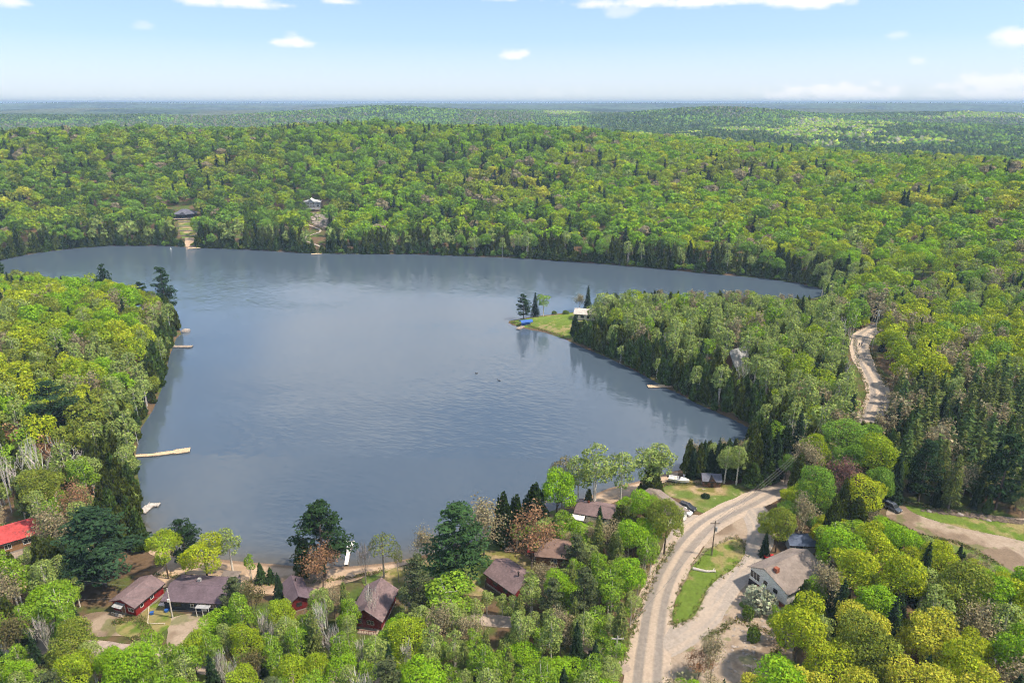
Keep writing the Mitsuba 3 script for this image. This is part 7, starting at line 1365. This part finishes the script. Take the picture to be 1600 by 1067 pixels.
def bin_(label, x, y, m):
    t = Thing('storage_bin', label, 'bin', x, y, 20)
    t.part('tub', (np.array([[sx * (.26 if z < .1 else .34), sy * (.2 if z < .1 else .27), z] for z in (0, .62) for sx, sy in ((-1, -1), (1, -1), (1, 1), (-1, 1))]), np.array([[0, 2, 1], [0, 3, 2], [4, 5, 6], [4, 6, 7]] + [q for k in range(4) for q in ([k, (k + 1) % 4, 4 + (k + 1) % 4], [k, 4 + (k + 1) % 4, 4 + k])])), m)
    t.part('lid', box(-.37, .37, -.3, .3, .622, .69), m)


bin_('blue bin beside the porch of the small red cabin', P['bin_a'][0] - 1.9, P['bin_a'][1] + .2, 'blue_plastic')
bin_('blue bin at the left corner of the navy cottage', P['bin_b'][0] + .3, P['bin_b'][1], 'blue_plastic')


def picnic_table(label, x, y, turn):
    t = Thing('picnic_table', label, 'picnic table', x, y, turn)
    t.part('top', add(*[box(-.9, .9, q, q + .13, .72, .76) for q in np.arange(-.36, .3, .145)]), 'old_wood')
    for s in (-1, 1):
        t.part('bench', add(box(-.9, .9, s * .68 - .13, s * .68, .42, .46), box(-.9, .9, s * .68 + .01, s * .68 + .14, .42, .46)), 'old_wood')
    for q in (-.6, .6):
        t.part('leg', add(bar([q, -.2, .72], [q, -.62, 0], .05, 4), bar([q, .2, .72], [q, .62, 0], .05, 4), box(q - .03, q + .03, -.8, .8, .34, .42)), 'old_wood')


picnic_table('weathered picnic table right of the maroon gabled cabin', *P['table'], 20)
picnic_table('weathered picnic table on the beach lawn left of the leaning grey tree', *P['table_b'], -30)
picnic_table('weathered picnic table in the shade of the tan shore maple', *P['table_c'], 5)

pts = [np.array(P[k]) for k in ('border_a', 'border_b', 'border_c')]
t = Thing('lawn_border', 'low pale pipe border round the corner of the mown lawn', 'border', 0, 0, z=0)
for a, b in zip(pts[:-1], pts[1:]):
    t.part('rail', bar([a[0], a[1], ground_z(*a) + .22], [b[0], b[1], ground_z(*b) + .22], .07, 6), 'cream_paint')
for a in pts:
    t.part('post', bar([a[0], a[1], ground_z(*a) - .3], [a[0], a[1], ground_z(*a) + .3], .08, 6), 'cream_paint')


def person(label, x, y, turn, shirt, trousers, step, swing):
    """A walking adult: one skinned body, clothes and hair as close-fitting parts."""
    import manifold3d as m3
    t = Thing('person', label, 'person', x, y, turn, lift=.10)
    J = {'pelvis': (0, 0, .95), 'chest': (.02, 0, 1.30), 'neck': (.02, 0, 1.47), 'head': (.04, 0, 1.61)}
    for s, n in ((-1, 'l'), (1, 'r')):
        q = step * s
        J[f'hip{n}'], J[f'knee{n}'], J[f'ankle{n}'], J[f'toe{n}'] = (0, .10 * s, .90), (.05 + .20 * q, .11 * s, .49), (.38 * q - .03, .11 * s, .09 + (.06 if q < 0 else 0)), (.38 * q + .15, .12 * s, .045)
        J[f'sh{n}'], J[f'el{n}'], J[f'wr{n}'] = (.01, .19 * s, 1.41), (-.20 * swing * s, .24 * s, 1.14), (-.26 * swing * s + .10, .22 * s, .90)

    def chain(*links):
        out = m3.Manifold()
        for a, ra, b, rb in links:
            out = out + m3.Manifold.batch_hull([m3.Manifold.sphere(ra, 12).translate(J.get(a, a)), m3.Manifold.sphere(rb, 12).translate(J.get(b, b))])
        return out

    def smooth(m, k=.045):
        me = m.refine_to_length(k).to_mesh()
        q = trimesh.Trimesh(np.array(me.vert_properties)[:, :3], np.array(me.tri_verts))
        trimesh.smoothing.filter_taubin(q, iterations=6)
        return q
    links = [('pelvis', .14, 'chest', .155), ('chest', .14, 'neck', .06), ('neck', .055, 'head', .085)]
    for n in 'lr':
        links += [('pelvis', .12, f'hip{n}', .095), (f'hip{n}', .092, f'knee{n}', .062), (f'knee{n}', .06, f'ankle{n}', .042), (f'ankle{n}', .042, f'toe{n}', .036), ('chest', .11, f'sh{n}', .07), (f'sh{n}', .055, f'el{n}', .042), (f'el{n}', .04, f'wr{n}', .03)]
        w = np.array(J[f'wr{n}'])
        links += [(f'wr{n}', .032, tuple(w + [.01, 0, -.09]), .034)]
        for i, (dx, ln) in enumerate(((-.03, .07), (-.01, .085), (.012, .08), (.032, .065))):
            links += [(tuple(w + [dx, 0, -.09]), .011, tuple(w + [dx + .008, 0, -.09 - ln]), .009)]
        links += [(tuple(w + [.03, 0, -.04]), .012, tuple(w + [.065, 0, -.10]), .010)]
    skull = m3.Manifold.sphere(.105, 20).scale((.95, .78, 1.12)).translate((.045, 0, 1.635))
    nose = m3.Manifold.batch_hull([m3.Manifold.sphere(.012, 8).translate((.145, 0, 1.65)), m3.Manifold.sphere(.02, 8).translate((.152, 0, 1.615))])
    ears = m3.Manifold.sphere(.026, 8).translate((.04, .082, 1.63)) + m3.Manifold.sphere(.026, 8).translate((.04, -.082, 1.63))
    t.part('body', smooth(chain(*links) + skull + nose + ears, .03), 'skin')
    up = [('pelvis', .155, 'chest', .17), ('chest', .15, 'neck', .085)]
    for n in 'lr':
        up += [('chest', .125, f'sh{n}', .085), (f'sh{n}', .07, f'el{n}', .056), (f'el{n}', .055, f'wr{n}', .042)]
    t.part('jacket', smooth(chain(*up)), shirt)
    lo = [('pelvis', .15, 'pelvis', .15)]
    for n in 'lr':
        lo += [('pelvis', .135, f'hip{n}', .11), (f'hip{n}', .107, f'knee{n}', .076), (f'knee{n}', .075, f'ankle{n}', .06)]
    t.part('trousers', smooth(chain(*lo)), trousers)
    for n in 'lr':
        t.part('shoe', smooth(chain((f'ankle{n}', .052, f'toe{n}', .046))), 'dark_trim')
    hair = m3.Manifold.sphere(.114, 20).scale((.96, .84, 1.08)).translate((.03, 0, 1.65)) - m3.Manifold.cube((.3, .3, .3)).translate((.085, -.15, 1.40)) - m3.Manifold.cube((.5, .5, .3)).translate((-.25, -.25, 1.28))
    t.part('hair', smooth(hair), 'hair')


person('person in dark clothes walking on the upper road, left of the pair', *P['walker_a'], -75, 'dark_cloth', 'blue_cloth', 1.0, 1.0)
person('person in blue jacket walking on the upper road, right of the pair', *P['walker_b'], -80, 'blue_cloth', 'dark_cloth', -1.0, -1.0)


def loon(label, x, y, turn):
    """A swimming diver: long low body, neck held up, dagger bill."""
    import manifold3d as m3
    t = Thing('water_bird', label, 'bird', x, y, turn, z=0)
    b = [((-.42, 0, .06), .03), ((-.25, 0, .05), .12), ((0, 0, .03), .17), ((.22, 0, .05), .13), ((.34, 0, .12), .075), ((.38, 0, .26), .055), ((.43, 0, .36), .066), ((.50, 0, .35), .035)]
    m = m3.Manifold()
    for (p, r), (q, s) in zip(b[:-1], b[1:]):
        m = m + m3.Manifold.batch_hull([m3.Manifold.sphere(r, 12).translate(p), m3.Manifold.sphere(s, 12).translate(q)])
    me = m.refine_to_length(.03).to_mesh()
    q = trimesh.Trimesh(np.array(me.vert_properties)[:, :3] * [1.5, 1.5, 1.5], np.array(me.tri_verts))
    trimesh.smoothing.filter_taubin(q, iterations=6)
    t.part('body', q, 'duck_black')
    t.part('bill', bar([.76, 0, .53], [.98, 0, .50], .03, 8, .006), 'dark_trim')


loon('dark water bird swimming alone in the middle of the lake', *P['loon_a'], 150)
loon('smaller dark water bird farther out on the lake', *P['loon_b'], 200)

t = Thing('swim_buoy', 'small white buoy afloat off the far terraced beach', 'buoy', *P['buoy'], z=0)
m = trimesh.creation.icosphere(subdivisions=2, radius=.55)
t.part('float', (np.array(m.vertices) * [1, 1, .9] + [0, 0, .25], np.array(m.faces)), 'white_hull')
t.part('ring', bar([0, 0, .72], [0, 0, .95], .07, 8), 'steel')


def boulder(label, x, y, s, seed, z=None, group=None):
    t = Thing('boulder', label, 'rock', x, y, seed * 40, group, z=z)
    m = trimesh.creation.icosphere(subdivisions=3)
    v = np.array(m.vertices)
    v = v * (1 + .5 * (meshkit.fbm(v * 1.3 + seed * 7, octaves=3) - .5))[:, None] * np.array([1.2, .9, .62]) * s
    t.part('stone', (v + [0, 0, s * .2], np.array(m.faces)), 'stone')


boulder('dark boulder standing in the water off the upper left shore', *P['rock'], 1.6, 1, z=0)
for i, (k, s) in enumerate((('rock_a', .55), ('rock_b', .7), ('rock_c', .5))):
    boulder(('grey stone at the left end of the brown pile behind the clearing', 'pale stone in the middle of the brown pile behind the clearing', 'grey stone at the right end of the brown pile behind the clearing')[i], *P[k], s, i + 2)

# stone terraces below the far cottage, and rubble on the far slope
for i, (a, b) in enumerate(TERRACES):
    t = Thing('retaining_wall', ('topmost', 'second', 'third', 'lowest')[i] + ' of four stone terrace walls below the far cottage', 'wall', 0, 0, z=0)
    a, b = np.array(a), np.array(b)
    n = 11
    for j in range(n):
        p, q = a + (b - a) * j / n, a + (b - a) * (j + 1) / n - (b - a) * .004
        g = ground_z(*((p + q) / 2))
        h = 1.0 + .15 * ((j * 7 + i * 3) % 4) / 3
        d = (b - a) / np.linalg.norm(b - a)
        nn = np.array([-d[1], d[0]]) * .35
        v = np.array([[*(p - nn), g - .6], [*(q - nn), g - .6], [*(q + nn), g - .6], [*(p + nn), g - .6], [*(p - nn * .8), g + h], [*(q - nn * .8), g + h], [*(q + nn * .8), g + h], [*(p + nn * .8), g + h]])
        t.part('stone', (v, np.array([[0, 2, 1], [0, 3, 2], [4, 5, 6], [4, 6, 7]] + [z for k in range(4) for z in ([k, (k + 1) % 4, 4 + (k + 1) % 4], [k, 4 + (k + 1) % 4, 4 + k])])), 'stone')
R5 = np.random.default_rng(12)


def rubble(key, label, pts, n, smin, smax, m, kind='rocks'):
    pg = Polygon(pts)
    x0, y0, x1, y1 = pg.bounds
    out = []
    while len(out) < n:
        x, y = R5.uniform(x0, x1), R5.uniform(y0, y1)
        if contains_xy(pg, x, y):
            s = R5.uniform(smin, smax)
            q = trimesh.creation.icosphere(subdivisions=1)
            v = np.array(q.vertices) * (1 + .35 * R5.normal(size=(len(q.vertices), 1))) * [s * R5.uniform(.8, 1.6), s, s * .6] + [x, y, ground_z(x, y) + s * .25]
            out.append((v, np.array(q.faces)))
    scene[key] = shape(add(*out), m)
    labels[key] = {'kind': 'stuff', 'label': label, 'category': kind}


from shapely import contains_xy
rubble('rock_rubble', 'scattered boulders on the cleared slope below the far grey cottage', SCATTER['far_rocks'], 130, .5, 1.5, 'stone')
rubble('brush_pile', 'low brown pile of roots and stones along the back of the clearing', SCATTER['brush'], 260, .15, .45, 'pole_wood', 'debris')
rubble('gravel_clods', 'stones and clods on the sandy yard by the driveway', SCATTER['yard'], 160, .08, .28, 'stone')


# weeds and tufts that break up the edges of road, lawns and yards
def tufts(key, label, lines, n, col, size):
    out, P_, N_ = [], [], []
    for _ in range(n):
        l = lines[int(R5.integers(0, len(lines)))]
        i = int(R5.integers(0, len(l) - 1))
        p = np.array(l[i]) + (np.array(l[i + 1]) - np.array(l[i])) * R5.random() + R5.normal(size=2) * .42
        if shore_distance(*p) < 1:
            continue
        g = ground_z(*p)
        m = int(R5.integers(4, 10))
        P_.append(np.column_stack([p + R5.normal(size=(m, 2)) * .22, np.full(m, g) + R5.uniform(.05, .4, m)]))
    P_ = np.vstack(P_)
    N_ = unit(R5.normal(size=P_.shape) * [1, 1, .5] + [0, 0, .6])
    v, f, c = leaves(R5, P_, N_, size, col, jitter=.25)
    scene[key] = mikit.ply((v, f), 'leaf', color=c)
    labels[key] = {'kind': 'stuff', 'label': label, 'category': 'grass'}


tufts('grass_tufts', 'grass tufts and weeds along the edges of road and yards', EDGES, 2400, np.array((0.12, 0.16, 0.035)), .22)
tufts('dead_grass', 'tan dead grass along the edges of road and yards', EDGES, 1600, np.array((0.30, 0.24, 0.13)), .22)


# ---------------------------------------------------------------- planting
GROUPS = {}


def tree_group(kind, col, lod, variant, whole=False):
    key = f'{kind}_{col}_{lod}_{variant}' + ('_whole' if whole else '')
    if key not in GROUPS:
        crown, trunk = build_tree(kind, col, lod, sum(map(ord, kind + col)) * 10 + variant)
        g = {'type': 'shapegroup'}
        if whole and trunk is not None:
            crown, trunk = join([crown, trunk]), None
        g['crown'] = mikit.ply((crown[0], crown[1]), 'leaf' if kind != 'bare' else 'bark', color=crown[2])
        if trunk is not None:
            g['trunk'] = mikit.ply((trunk[0], trunk[1]), 'bark', color=trunk[2])
        scene[key] = GROUPS[key] = g
    return key


def plant(key, kind, col, lod, variant, x, y, h, w, turn, whole=False):
    H, W = NATURAL[kind]
    z = float(height(np.array([x]), np.array([y]))[0])
    scene[key] = {'type': 'instance', 'group': {'type': 'ref', 'id': tree_group(kind, col, lod, variant, whole)},
                  'to_world': T().translate((x, y, z)).rotate((0, 0, 1), turn).scale((w / W, w / W, h / H))}


LOOK = {'lime': 'bright lime green', 'yellow': 'bright yellow green', 'gold': 'golden yellow', 'yellowgreen': 'fresh yellow green', 'olive': 'olive green', 'green': 'soft green', 'deep': 'deep green', 'pale': 'pale green', 'thin': 'thin pale green', 'tan': 'tan',
        'dark': 'dark green', 'brown': 'reddish brown', 'purple': 'purple brown', 'blue': 'blue green', 'grey': 'greyish', 'white': 'white'}
SORT = {'maple': 'domed maple', 'birch': 'slender birch', 'cedar': 'cone shaped cedar', 'spruce': 'narrow pointed spruce', 'pine': 'layered pine', 'larch': 'tall feathery larch', 'budding': 'budding tree', 'bare': 'leafless tree', 'shrub': 'low shrub'}
WHERE = {'left woods': 'in the woods of the left shore', 'left shore': 'along the water edge of the left woods', 'left lower': 'in the left woods above the zigzag dock', 'left bottom': 'around the red roofed house at the left edge', 'bottom left': 'in front of the small red cabin and its lawn',
         'bottom centre': 'in the front row below the maroon cabins', 'roadside wood': 'in the thin wood between cabins and gravel road', 'right maples low': 'in the maple wood behind the white house', 'roadside right': 'in the clump right of the gravel road bend', 'point': 'on the wooded point beyond the small bay',
         'conifer belt': 'in the evergreen belt behind the sandy clearing', 'right maples': 'in the maple slope right of the upper road', 'right middle': 'behind the upper road beyond the point'}
LANDMARKS = [(SPOT[k][0], SPOT[k][1], 20, v) for k, v in (('jeep', 'near the blue jeep'), ('mower', 'near the white house'), ('blue_shed', 'around the blue roofed shed'), ('front_pole', 'around the pale pole at the road'), ('upper_pole', 'around the thin upper road pole'), ('bend_pole', 'around the road bend'), ('drum', 'around the black drum'),
             ('lawn_pole', 'below the navy cottage'), ('c3', 'around the small purple roofed cabin'), ('table', 'around the maroon gabled cabin'), ('c6', 'around the hip roofed cottage'), ('c7', 'around the low grey roofed cottage'), ('white_car', 'around the taupe roofed cottage'), ('brick_house', 'around the little brick boathouse'), ('c12', 'around the red roofed house'), ('c13', 'around the pale roof on the point'), ('c14', 'around the A frame roof'))]
LANDMARKS += [(DOCKS[k][0][0], DOCKS[k][0][1], 26, v) for k, v in (('upper', 'behind the upper grey dock'), ('long', 'behind the long pale dock'), ('zigzag', 'behind the zigzag dock'), ('point', 'behind the dock below the point'))]
TALL = {'maple': 15.6, 'birch': 15.6, 'cedar': 13., 'spruce': 14.6, 'pine': 20.5, 'larch': 17.5, 'budding': 14.5, 'bare': 14.5, 'shrub': 9}
R0 = np.random.default_rng(77)
rows = []
for tag, flat in TREES.items():
    kind, col, region = tag.split(':')
    for k in range(0, len(flat), 4):
        rows.append((kind, col, region, flat[k] / 10, flat[k + 1] / 10, flat[k + 2] / 10, flat[k + 3] / 10, None))
for kind, col, x, y, h, w, label in HEROES:
    rows.append((kind, col, None, x, y, h, w, label))
rows.sort(key=lambda r: math.hypot(r[3], r[4]) / (r[5] * (3 if r[2] is None else 1)))
stuff_count = {}
for kind, col, region, x, y, h, w, label in rows:
    d = math.sqrt(x * x + y * y + 95 ** 2)
    lod = 0 if d < 215 or (region is None and d < 400 and kind != 'bare') else 1
    turn, variant = float(R0.uniform(0, 360)), int(R0.integers(0, 3 if lod == 0 else 2))
    name = TREE_NAME[kind]
    if COUNT.get(name, 0) < 300:
        key = numbered(name)
        plant(key, kind, col, lod, variant, x, y, h, w, turn)
        if label is None and region:
            near = min(LANDMARKS, key=lambda q: math.hypot(q[0] - x, q[1] - y) / q[2])
            place = near[3] if math.hypot(near[0] - x, near[1] - y) < near[2] else WHERE[region]
            size = 'tall ' if h > TALL[kind] else 'young low ' if h < .66 * TALL[kind] else ''
            label = f'{size}{LOOK[col]} {SORT[kind]} {place}'
            if len(label.split()) > 16:
                label = label.replace('bright ', '', 1)
            if len(label.split()) > 16:
                label = label.replace('young ', '', 1)
            labels[key] = {'label': label, 'category': 'tree', 'group': f'{size}{LOOK[col]} {kind} trees {place}'}
        else:
            labels[key] = {'label': label, 'category': 'shrub' if kind == 'shrub' else 'tree'}
    else:
        name = f'{kind}_woods'
        stuff_count[name] = stuff_count.get(name, 0) + 1
        plant(f'{name}__{stuff_count[name]:04d}', kind, col, lod, variant, x, y, h, w, turn, whole=True)
        labels[name] = {'kind': 'stuff', 'label': f'many further {kind} trees standing among the numbered ones', 'category': 'woods'}

# the hillside beyond the lake: too many trees to number, each still a tree of its own
R1 = np.random.default_rng(4242)
fx, fy = np.array(FAR_SHORE).T
faz, frr = np.degrees(np.arctan2(fx, fy)), np.hypot(fx, fy)
o = np.argsort(faz)
faz, frr = faz[o], frr[o]
n = 60000
az, rr = R1.uniform(-44, 44, n), np.sqrt(R1.uniform(290 ** 2, 1130 ** 2, n))
x, y = rr * np.sin(np.radians(az)), rr * np.cos(np.radians(az))
edge = np.interp(az, faz, frr)
ok = rr > edge - 2
x, y, az, rr = x[ok], y[ok], az[ok], rr[ok]
sd = shore_distance(x, y)
ok = sd > 1.0
for q in FAR_CLEAR:
    ok &= ~contains_xy(Polygon(q), x, y)
x, y, az, rr, sd = x[ok], y[ok], az[ok], rr[ok], sd[ok]
zz = height(x, y)
hue, dark, bud = vnoise(x, y, 120, 31), vnoise(x, y, 95, 32), vnoise(x, y, 70, 33)
grid, far_count = {}, {}
MIXES = {'west': [('maple:olive', .12), ('maple:deep', .28), ('maple:green', .30), ('maple:yellowgreen', .22), ('budding:tan', .035), ('spruce:dark', .12)],  # west: darker crown colours in place of cloud shade
         'mid': [('maple:green', .27), ('maple:lime', .24), ('maple:deep', .18), ('maple:yellowgreen', .19), ('budding:tan', .03), ('spruce:dark', .10)],
         'east': [('maple:lime', .28), ('maple:yellow', .22), ('maple:yellowgreen', .24), ('maple:green', .12), ('budding:tan', .03), ('spruce:dark', .06), ('birch:pale', .06)],
         'crest': [('maple:gold', .10), ('maple:olive', .26), ('budding:tan', .10), ('maple:yellowgreen', .36), ('spruce:dark', .16)],
         'edge': [('cedar:olive', .42), ('cedar:dark', .16), ('birch:pale', .26), ('spruce:dark', .06), ('maple:green', .10)]}
for i in range(len(x)):
    u = R1.random()
    zone = 'edge' if sd[i] < 16 + 10 * dark[i] else 'west' if az[i] + 16 * (hue[i] - .5) < -16 else 'mid' if az[i] + 22 * (hue[i] - .5) < 5 else 'east'
    if zone != 'edge' and rr[i] > 560 and bud[i] > .62:
        zone = 'crest'
    pick, acc = None, 0
    for tag, p in MIXES[zone]:
        acc += p * (1 if not tag.startswith('spruce') else 1.5 if dark[i] > .66 else .35)
        pick = tag
        if u < acc:
            break
    kind, col = pick.split(':')
    H, W = NATURAL[kind]
    s = R1.uniform(.82, 1.2)
    w, h = W * s * (1.35 if kind == 'spruce' else 1.05 if zone == 'edge' else 1.28), H * s * (1.15 if zone == 'edge' and kind == 'cedar' else 1.18 if kind == 'spruce' else R1.uniform(.85, 1.15))
    gx, gy = int(x[i] // 8), int(y[i] // 8)
    if any((x[i] - a) ** 2 + (y[i] - b) ** 2 < ((w + c) * .36) ** 2 for p in (-1, 0, 1) for q in (-1, 0, 1) for a, b, c in grid.get((gx + p, gy + q), ())):
        continue
    grid.setdefault((gx, gy), []).append((x[i], y[i], w))
    name = f'{kind}_hillside'
    far_count[name] = far_count.get(name, 0) + 1
    lod = 1 if rr[i] < 470 else 2
    scene[f'{name}__{far_count[name]:04d}'] = {'type': 'instance', 'group': {'type': 'ref', 'id': tree_group(kind, col, lod, int(R1.integers(0, 3)), True)},
                                               'to_world': T().translate((x[i], y[i], zz[i])).rotate((0, 0, 1), R1.uniform(0, 360)).scale((w / W, w / W, h / H))}
    labels[name] = {'kind': 'stuff', 'label': f'{kind} trees covering the hillside beyond the lake', 'category': 'woods'}

# low cedars leaning out along the far waterline
fl = np.array(FAR_SHORE[:-len(FAR_SHORE) // 4 or None], float)
fringe = 0
for a, b in zip(fl[:-1], fl[1:]):
    for s in np.arange(0, np.hypot(*(b - a)), 2.1):
        p = a + (b - a) * s / np.hypot(*(b - a)) + R1.normal(size=2) * .7
        p = p + np.array([p[0], p[1]]) / np.hypot(*p) * R1.uniform(-.2, 4.5)
        if any(contains_xy(Polygon(q).buffer(-2), p[0], p[1]) for q in FAR_CLEAR) or float(shore_distance(*p)) < -.4:
            continue
        k = ('cedar', ('olive', 'dark', 'green')[int(R1.integers(0, 3))]) if R1.random() < .75 else ('maple', ('green', 'olive', 'deep')[int(R1.integers(0, 3))])
        H, W = NATURAL[k[0]]
        w, h = R1.uniform(3.4, 5.5), R1.uniform(4, 10) if k[0] == 'cedar' else R1.uniform(4, 6.5)
        fringe += 1
        scene[f'waterline_woods__{fringe:04d}'] = {'type': 'instance', 'group': {'type': 'ref', 'id': tree_group(*k, 2, int(R1.integers(0, 3)), True)},
                                                   'to_world': T().translate((p[0], p[1], max(float(height(*p)), 0) - (1.2 if k[0] == 'maple' else 0))).rotate((0, 0, 1), R1.uniform(0, 360)).scale((w / W, w / W, h / H))}
labels['waterline_woods'] = {'kind': 'stuff', 'label': 'low cedars and bushes leaning out along the far waterline', 'category': 'woods'}

# the hills behind the ridge: whole stands at once
def stand(seed, mixture, size=70.0, n=62, tone=1.0):
    R = np.random.default_rng(seed)
    parts = []
    for _ in range(n):
        col = mixture[int(R.integers(0, len(mixture)))]
        c = np.array(HUE[col]) * R.uniform(.42, .66) * tone * [.86, 1.0, 1.15]  # crown colour dimmed in place of missing shade between leaves
        px, py = R.uniform(-size / 2, size / 2, 2)
        if col.split(':')[0] in ('spruce', 'cedar'):
            k, r, h = 8, R.uniform(2.2, 3), R.uniform(13, 18)
            g = np.arange(k) * 2 * np.pi / k
            v = np.vstack([[[0, 0, h]], np.stack([np.cos(g) * r * .5, np.sin(g) * r * .5, np.full(k, h * .55)], 1), np.stack([np.cos(g + .4) * r, np.sin(g + .4) * r, np.full(k, h * .2)], 1)])
            f = [[0, 1 + i, 1 + (i + 1) % k] for i in range(k)] + [[1 + i, 1 + k + i, 1 + k + (i + 1) % k] for i in range(k)] + [[1 + i, 1 + k + (i + 1) % k, 1 + (i + 1) % k] for i in range(k)]
        else:
            m = trimesh.creation.icosphere(subdivisions=1)
            r, h = R.uniform(4, 5.6), R.uniform(12, 16)
            v = np.array(m.vertices) * (1 + .28 * R.normal(size=(len(m.vertices), 1)))
            v = v * [r, r, h * .38] + [0, 0, h * .62]
            f = m.faces
        v = v + [px, py, -9.5]
        parts.append((v, np.array(f), np.clip(c * R.uniform(.75, 1.25, (len(v), 1)), .004, 1)))
    return join(parts)


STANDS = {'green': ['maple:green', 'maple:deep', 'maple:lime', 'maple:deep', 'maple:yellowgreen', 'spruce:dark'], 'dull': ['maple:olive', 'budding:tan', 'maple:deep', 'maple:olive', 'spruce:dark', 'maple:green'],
          'dark': ['spruce:dark', 'maple:deep', 'cedar:dark', 'maple:deep', 'maple:olive', 'spruce:dark'], 'bright': ['maple:yellow', 'maple:lime', 'maple:yellowgreen', 'maple:gold', 'maple:olive', 'budding:tan']}  # dark stands imitate cloud shadow, bright ones sunlit patches, by crown colour
for k in STANDS:
    for v in range(2):
        s = stand(len(k) * 10 + v, STANDS[k], tone={'bright': 1.7, 'green': 1.15}.get(k, 1.0))  # bright stands coloured lighter, as if the sun picked them out
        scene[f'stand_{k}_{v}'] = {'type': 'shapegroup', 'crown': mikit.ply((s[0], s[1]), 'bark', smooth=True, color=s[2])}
stands = 0
R2 = np.random.default_rng(9)
for gx in np.arange(-3000, 3000, 62.0):
    for gy in np.arange(500, 3900, 62.0):
        r, a = math.hypot(gx, gy), math.degrees(math.atan2(gx, gy))
        if not (1100 < r < 3500 and abs(a) < 42):
            continue
        px, py = gx + R2.uniform(-10, 10), gy + R2.uniform(-10, 10)
        hx = np.array([px, px + 25, px - 25, px, px])
        hy = np.array([py, py, py, py + 25, py - 25])
        hz = height(hx, hy)
        sx, sy = (hz[1] - hz[2]) / 50, (hz[3] - hz[4]) / 50
        if sy * py / r + sx * px / r < -.03 and 100 - hz[0] < -999:
            continue
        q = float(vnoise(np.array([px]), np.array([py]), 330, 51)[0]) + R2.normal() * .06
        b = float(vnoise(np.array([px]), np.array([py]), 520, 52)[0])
        kind = 'dark' if q < .43 else 'bright' if b > .56 and a > 3 else 'green' if q < .62 else 'dull'  # broad light and dark patches painted by stand type, like passing cloud shadow
        m = np.eye(4)
        t = R2.integers(0, 4) * np.pi / 2
        m[:2, :2] = [[math.cos(t), -math.sin(t)], [math.sin(t), math.cos(t)]]
        shear = np.eye(4)
        shear[2, 0], shear[2, 1] = sx, sy
        m = shear @ m
        m[:3, 3] = [px, py, hz[0] + 9 * float(sstep(1150, 1700, r)) + 1.5]
        stands += 1
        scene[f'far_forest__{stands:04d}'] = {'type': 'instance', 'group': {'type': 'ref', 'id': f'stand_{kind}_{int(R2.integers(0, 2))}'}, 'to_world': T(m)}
labels['far_forest'] = {'kind': 'stuff', 'label': 'unbroken forest covering the rolling hills behind the ridge', 'category': 'forest'}
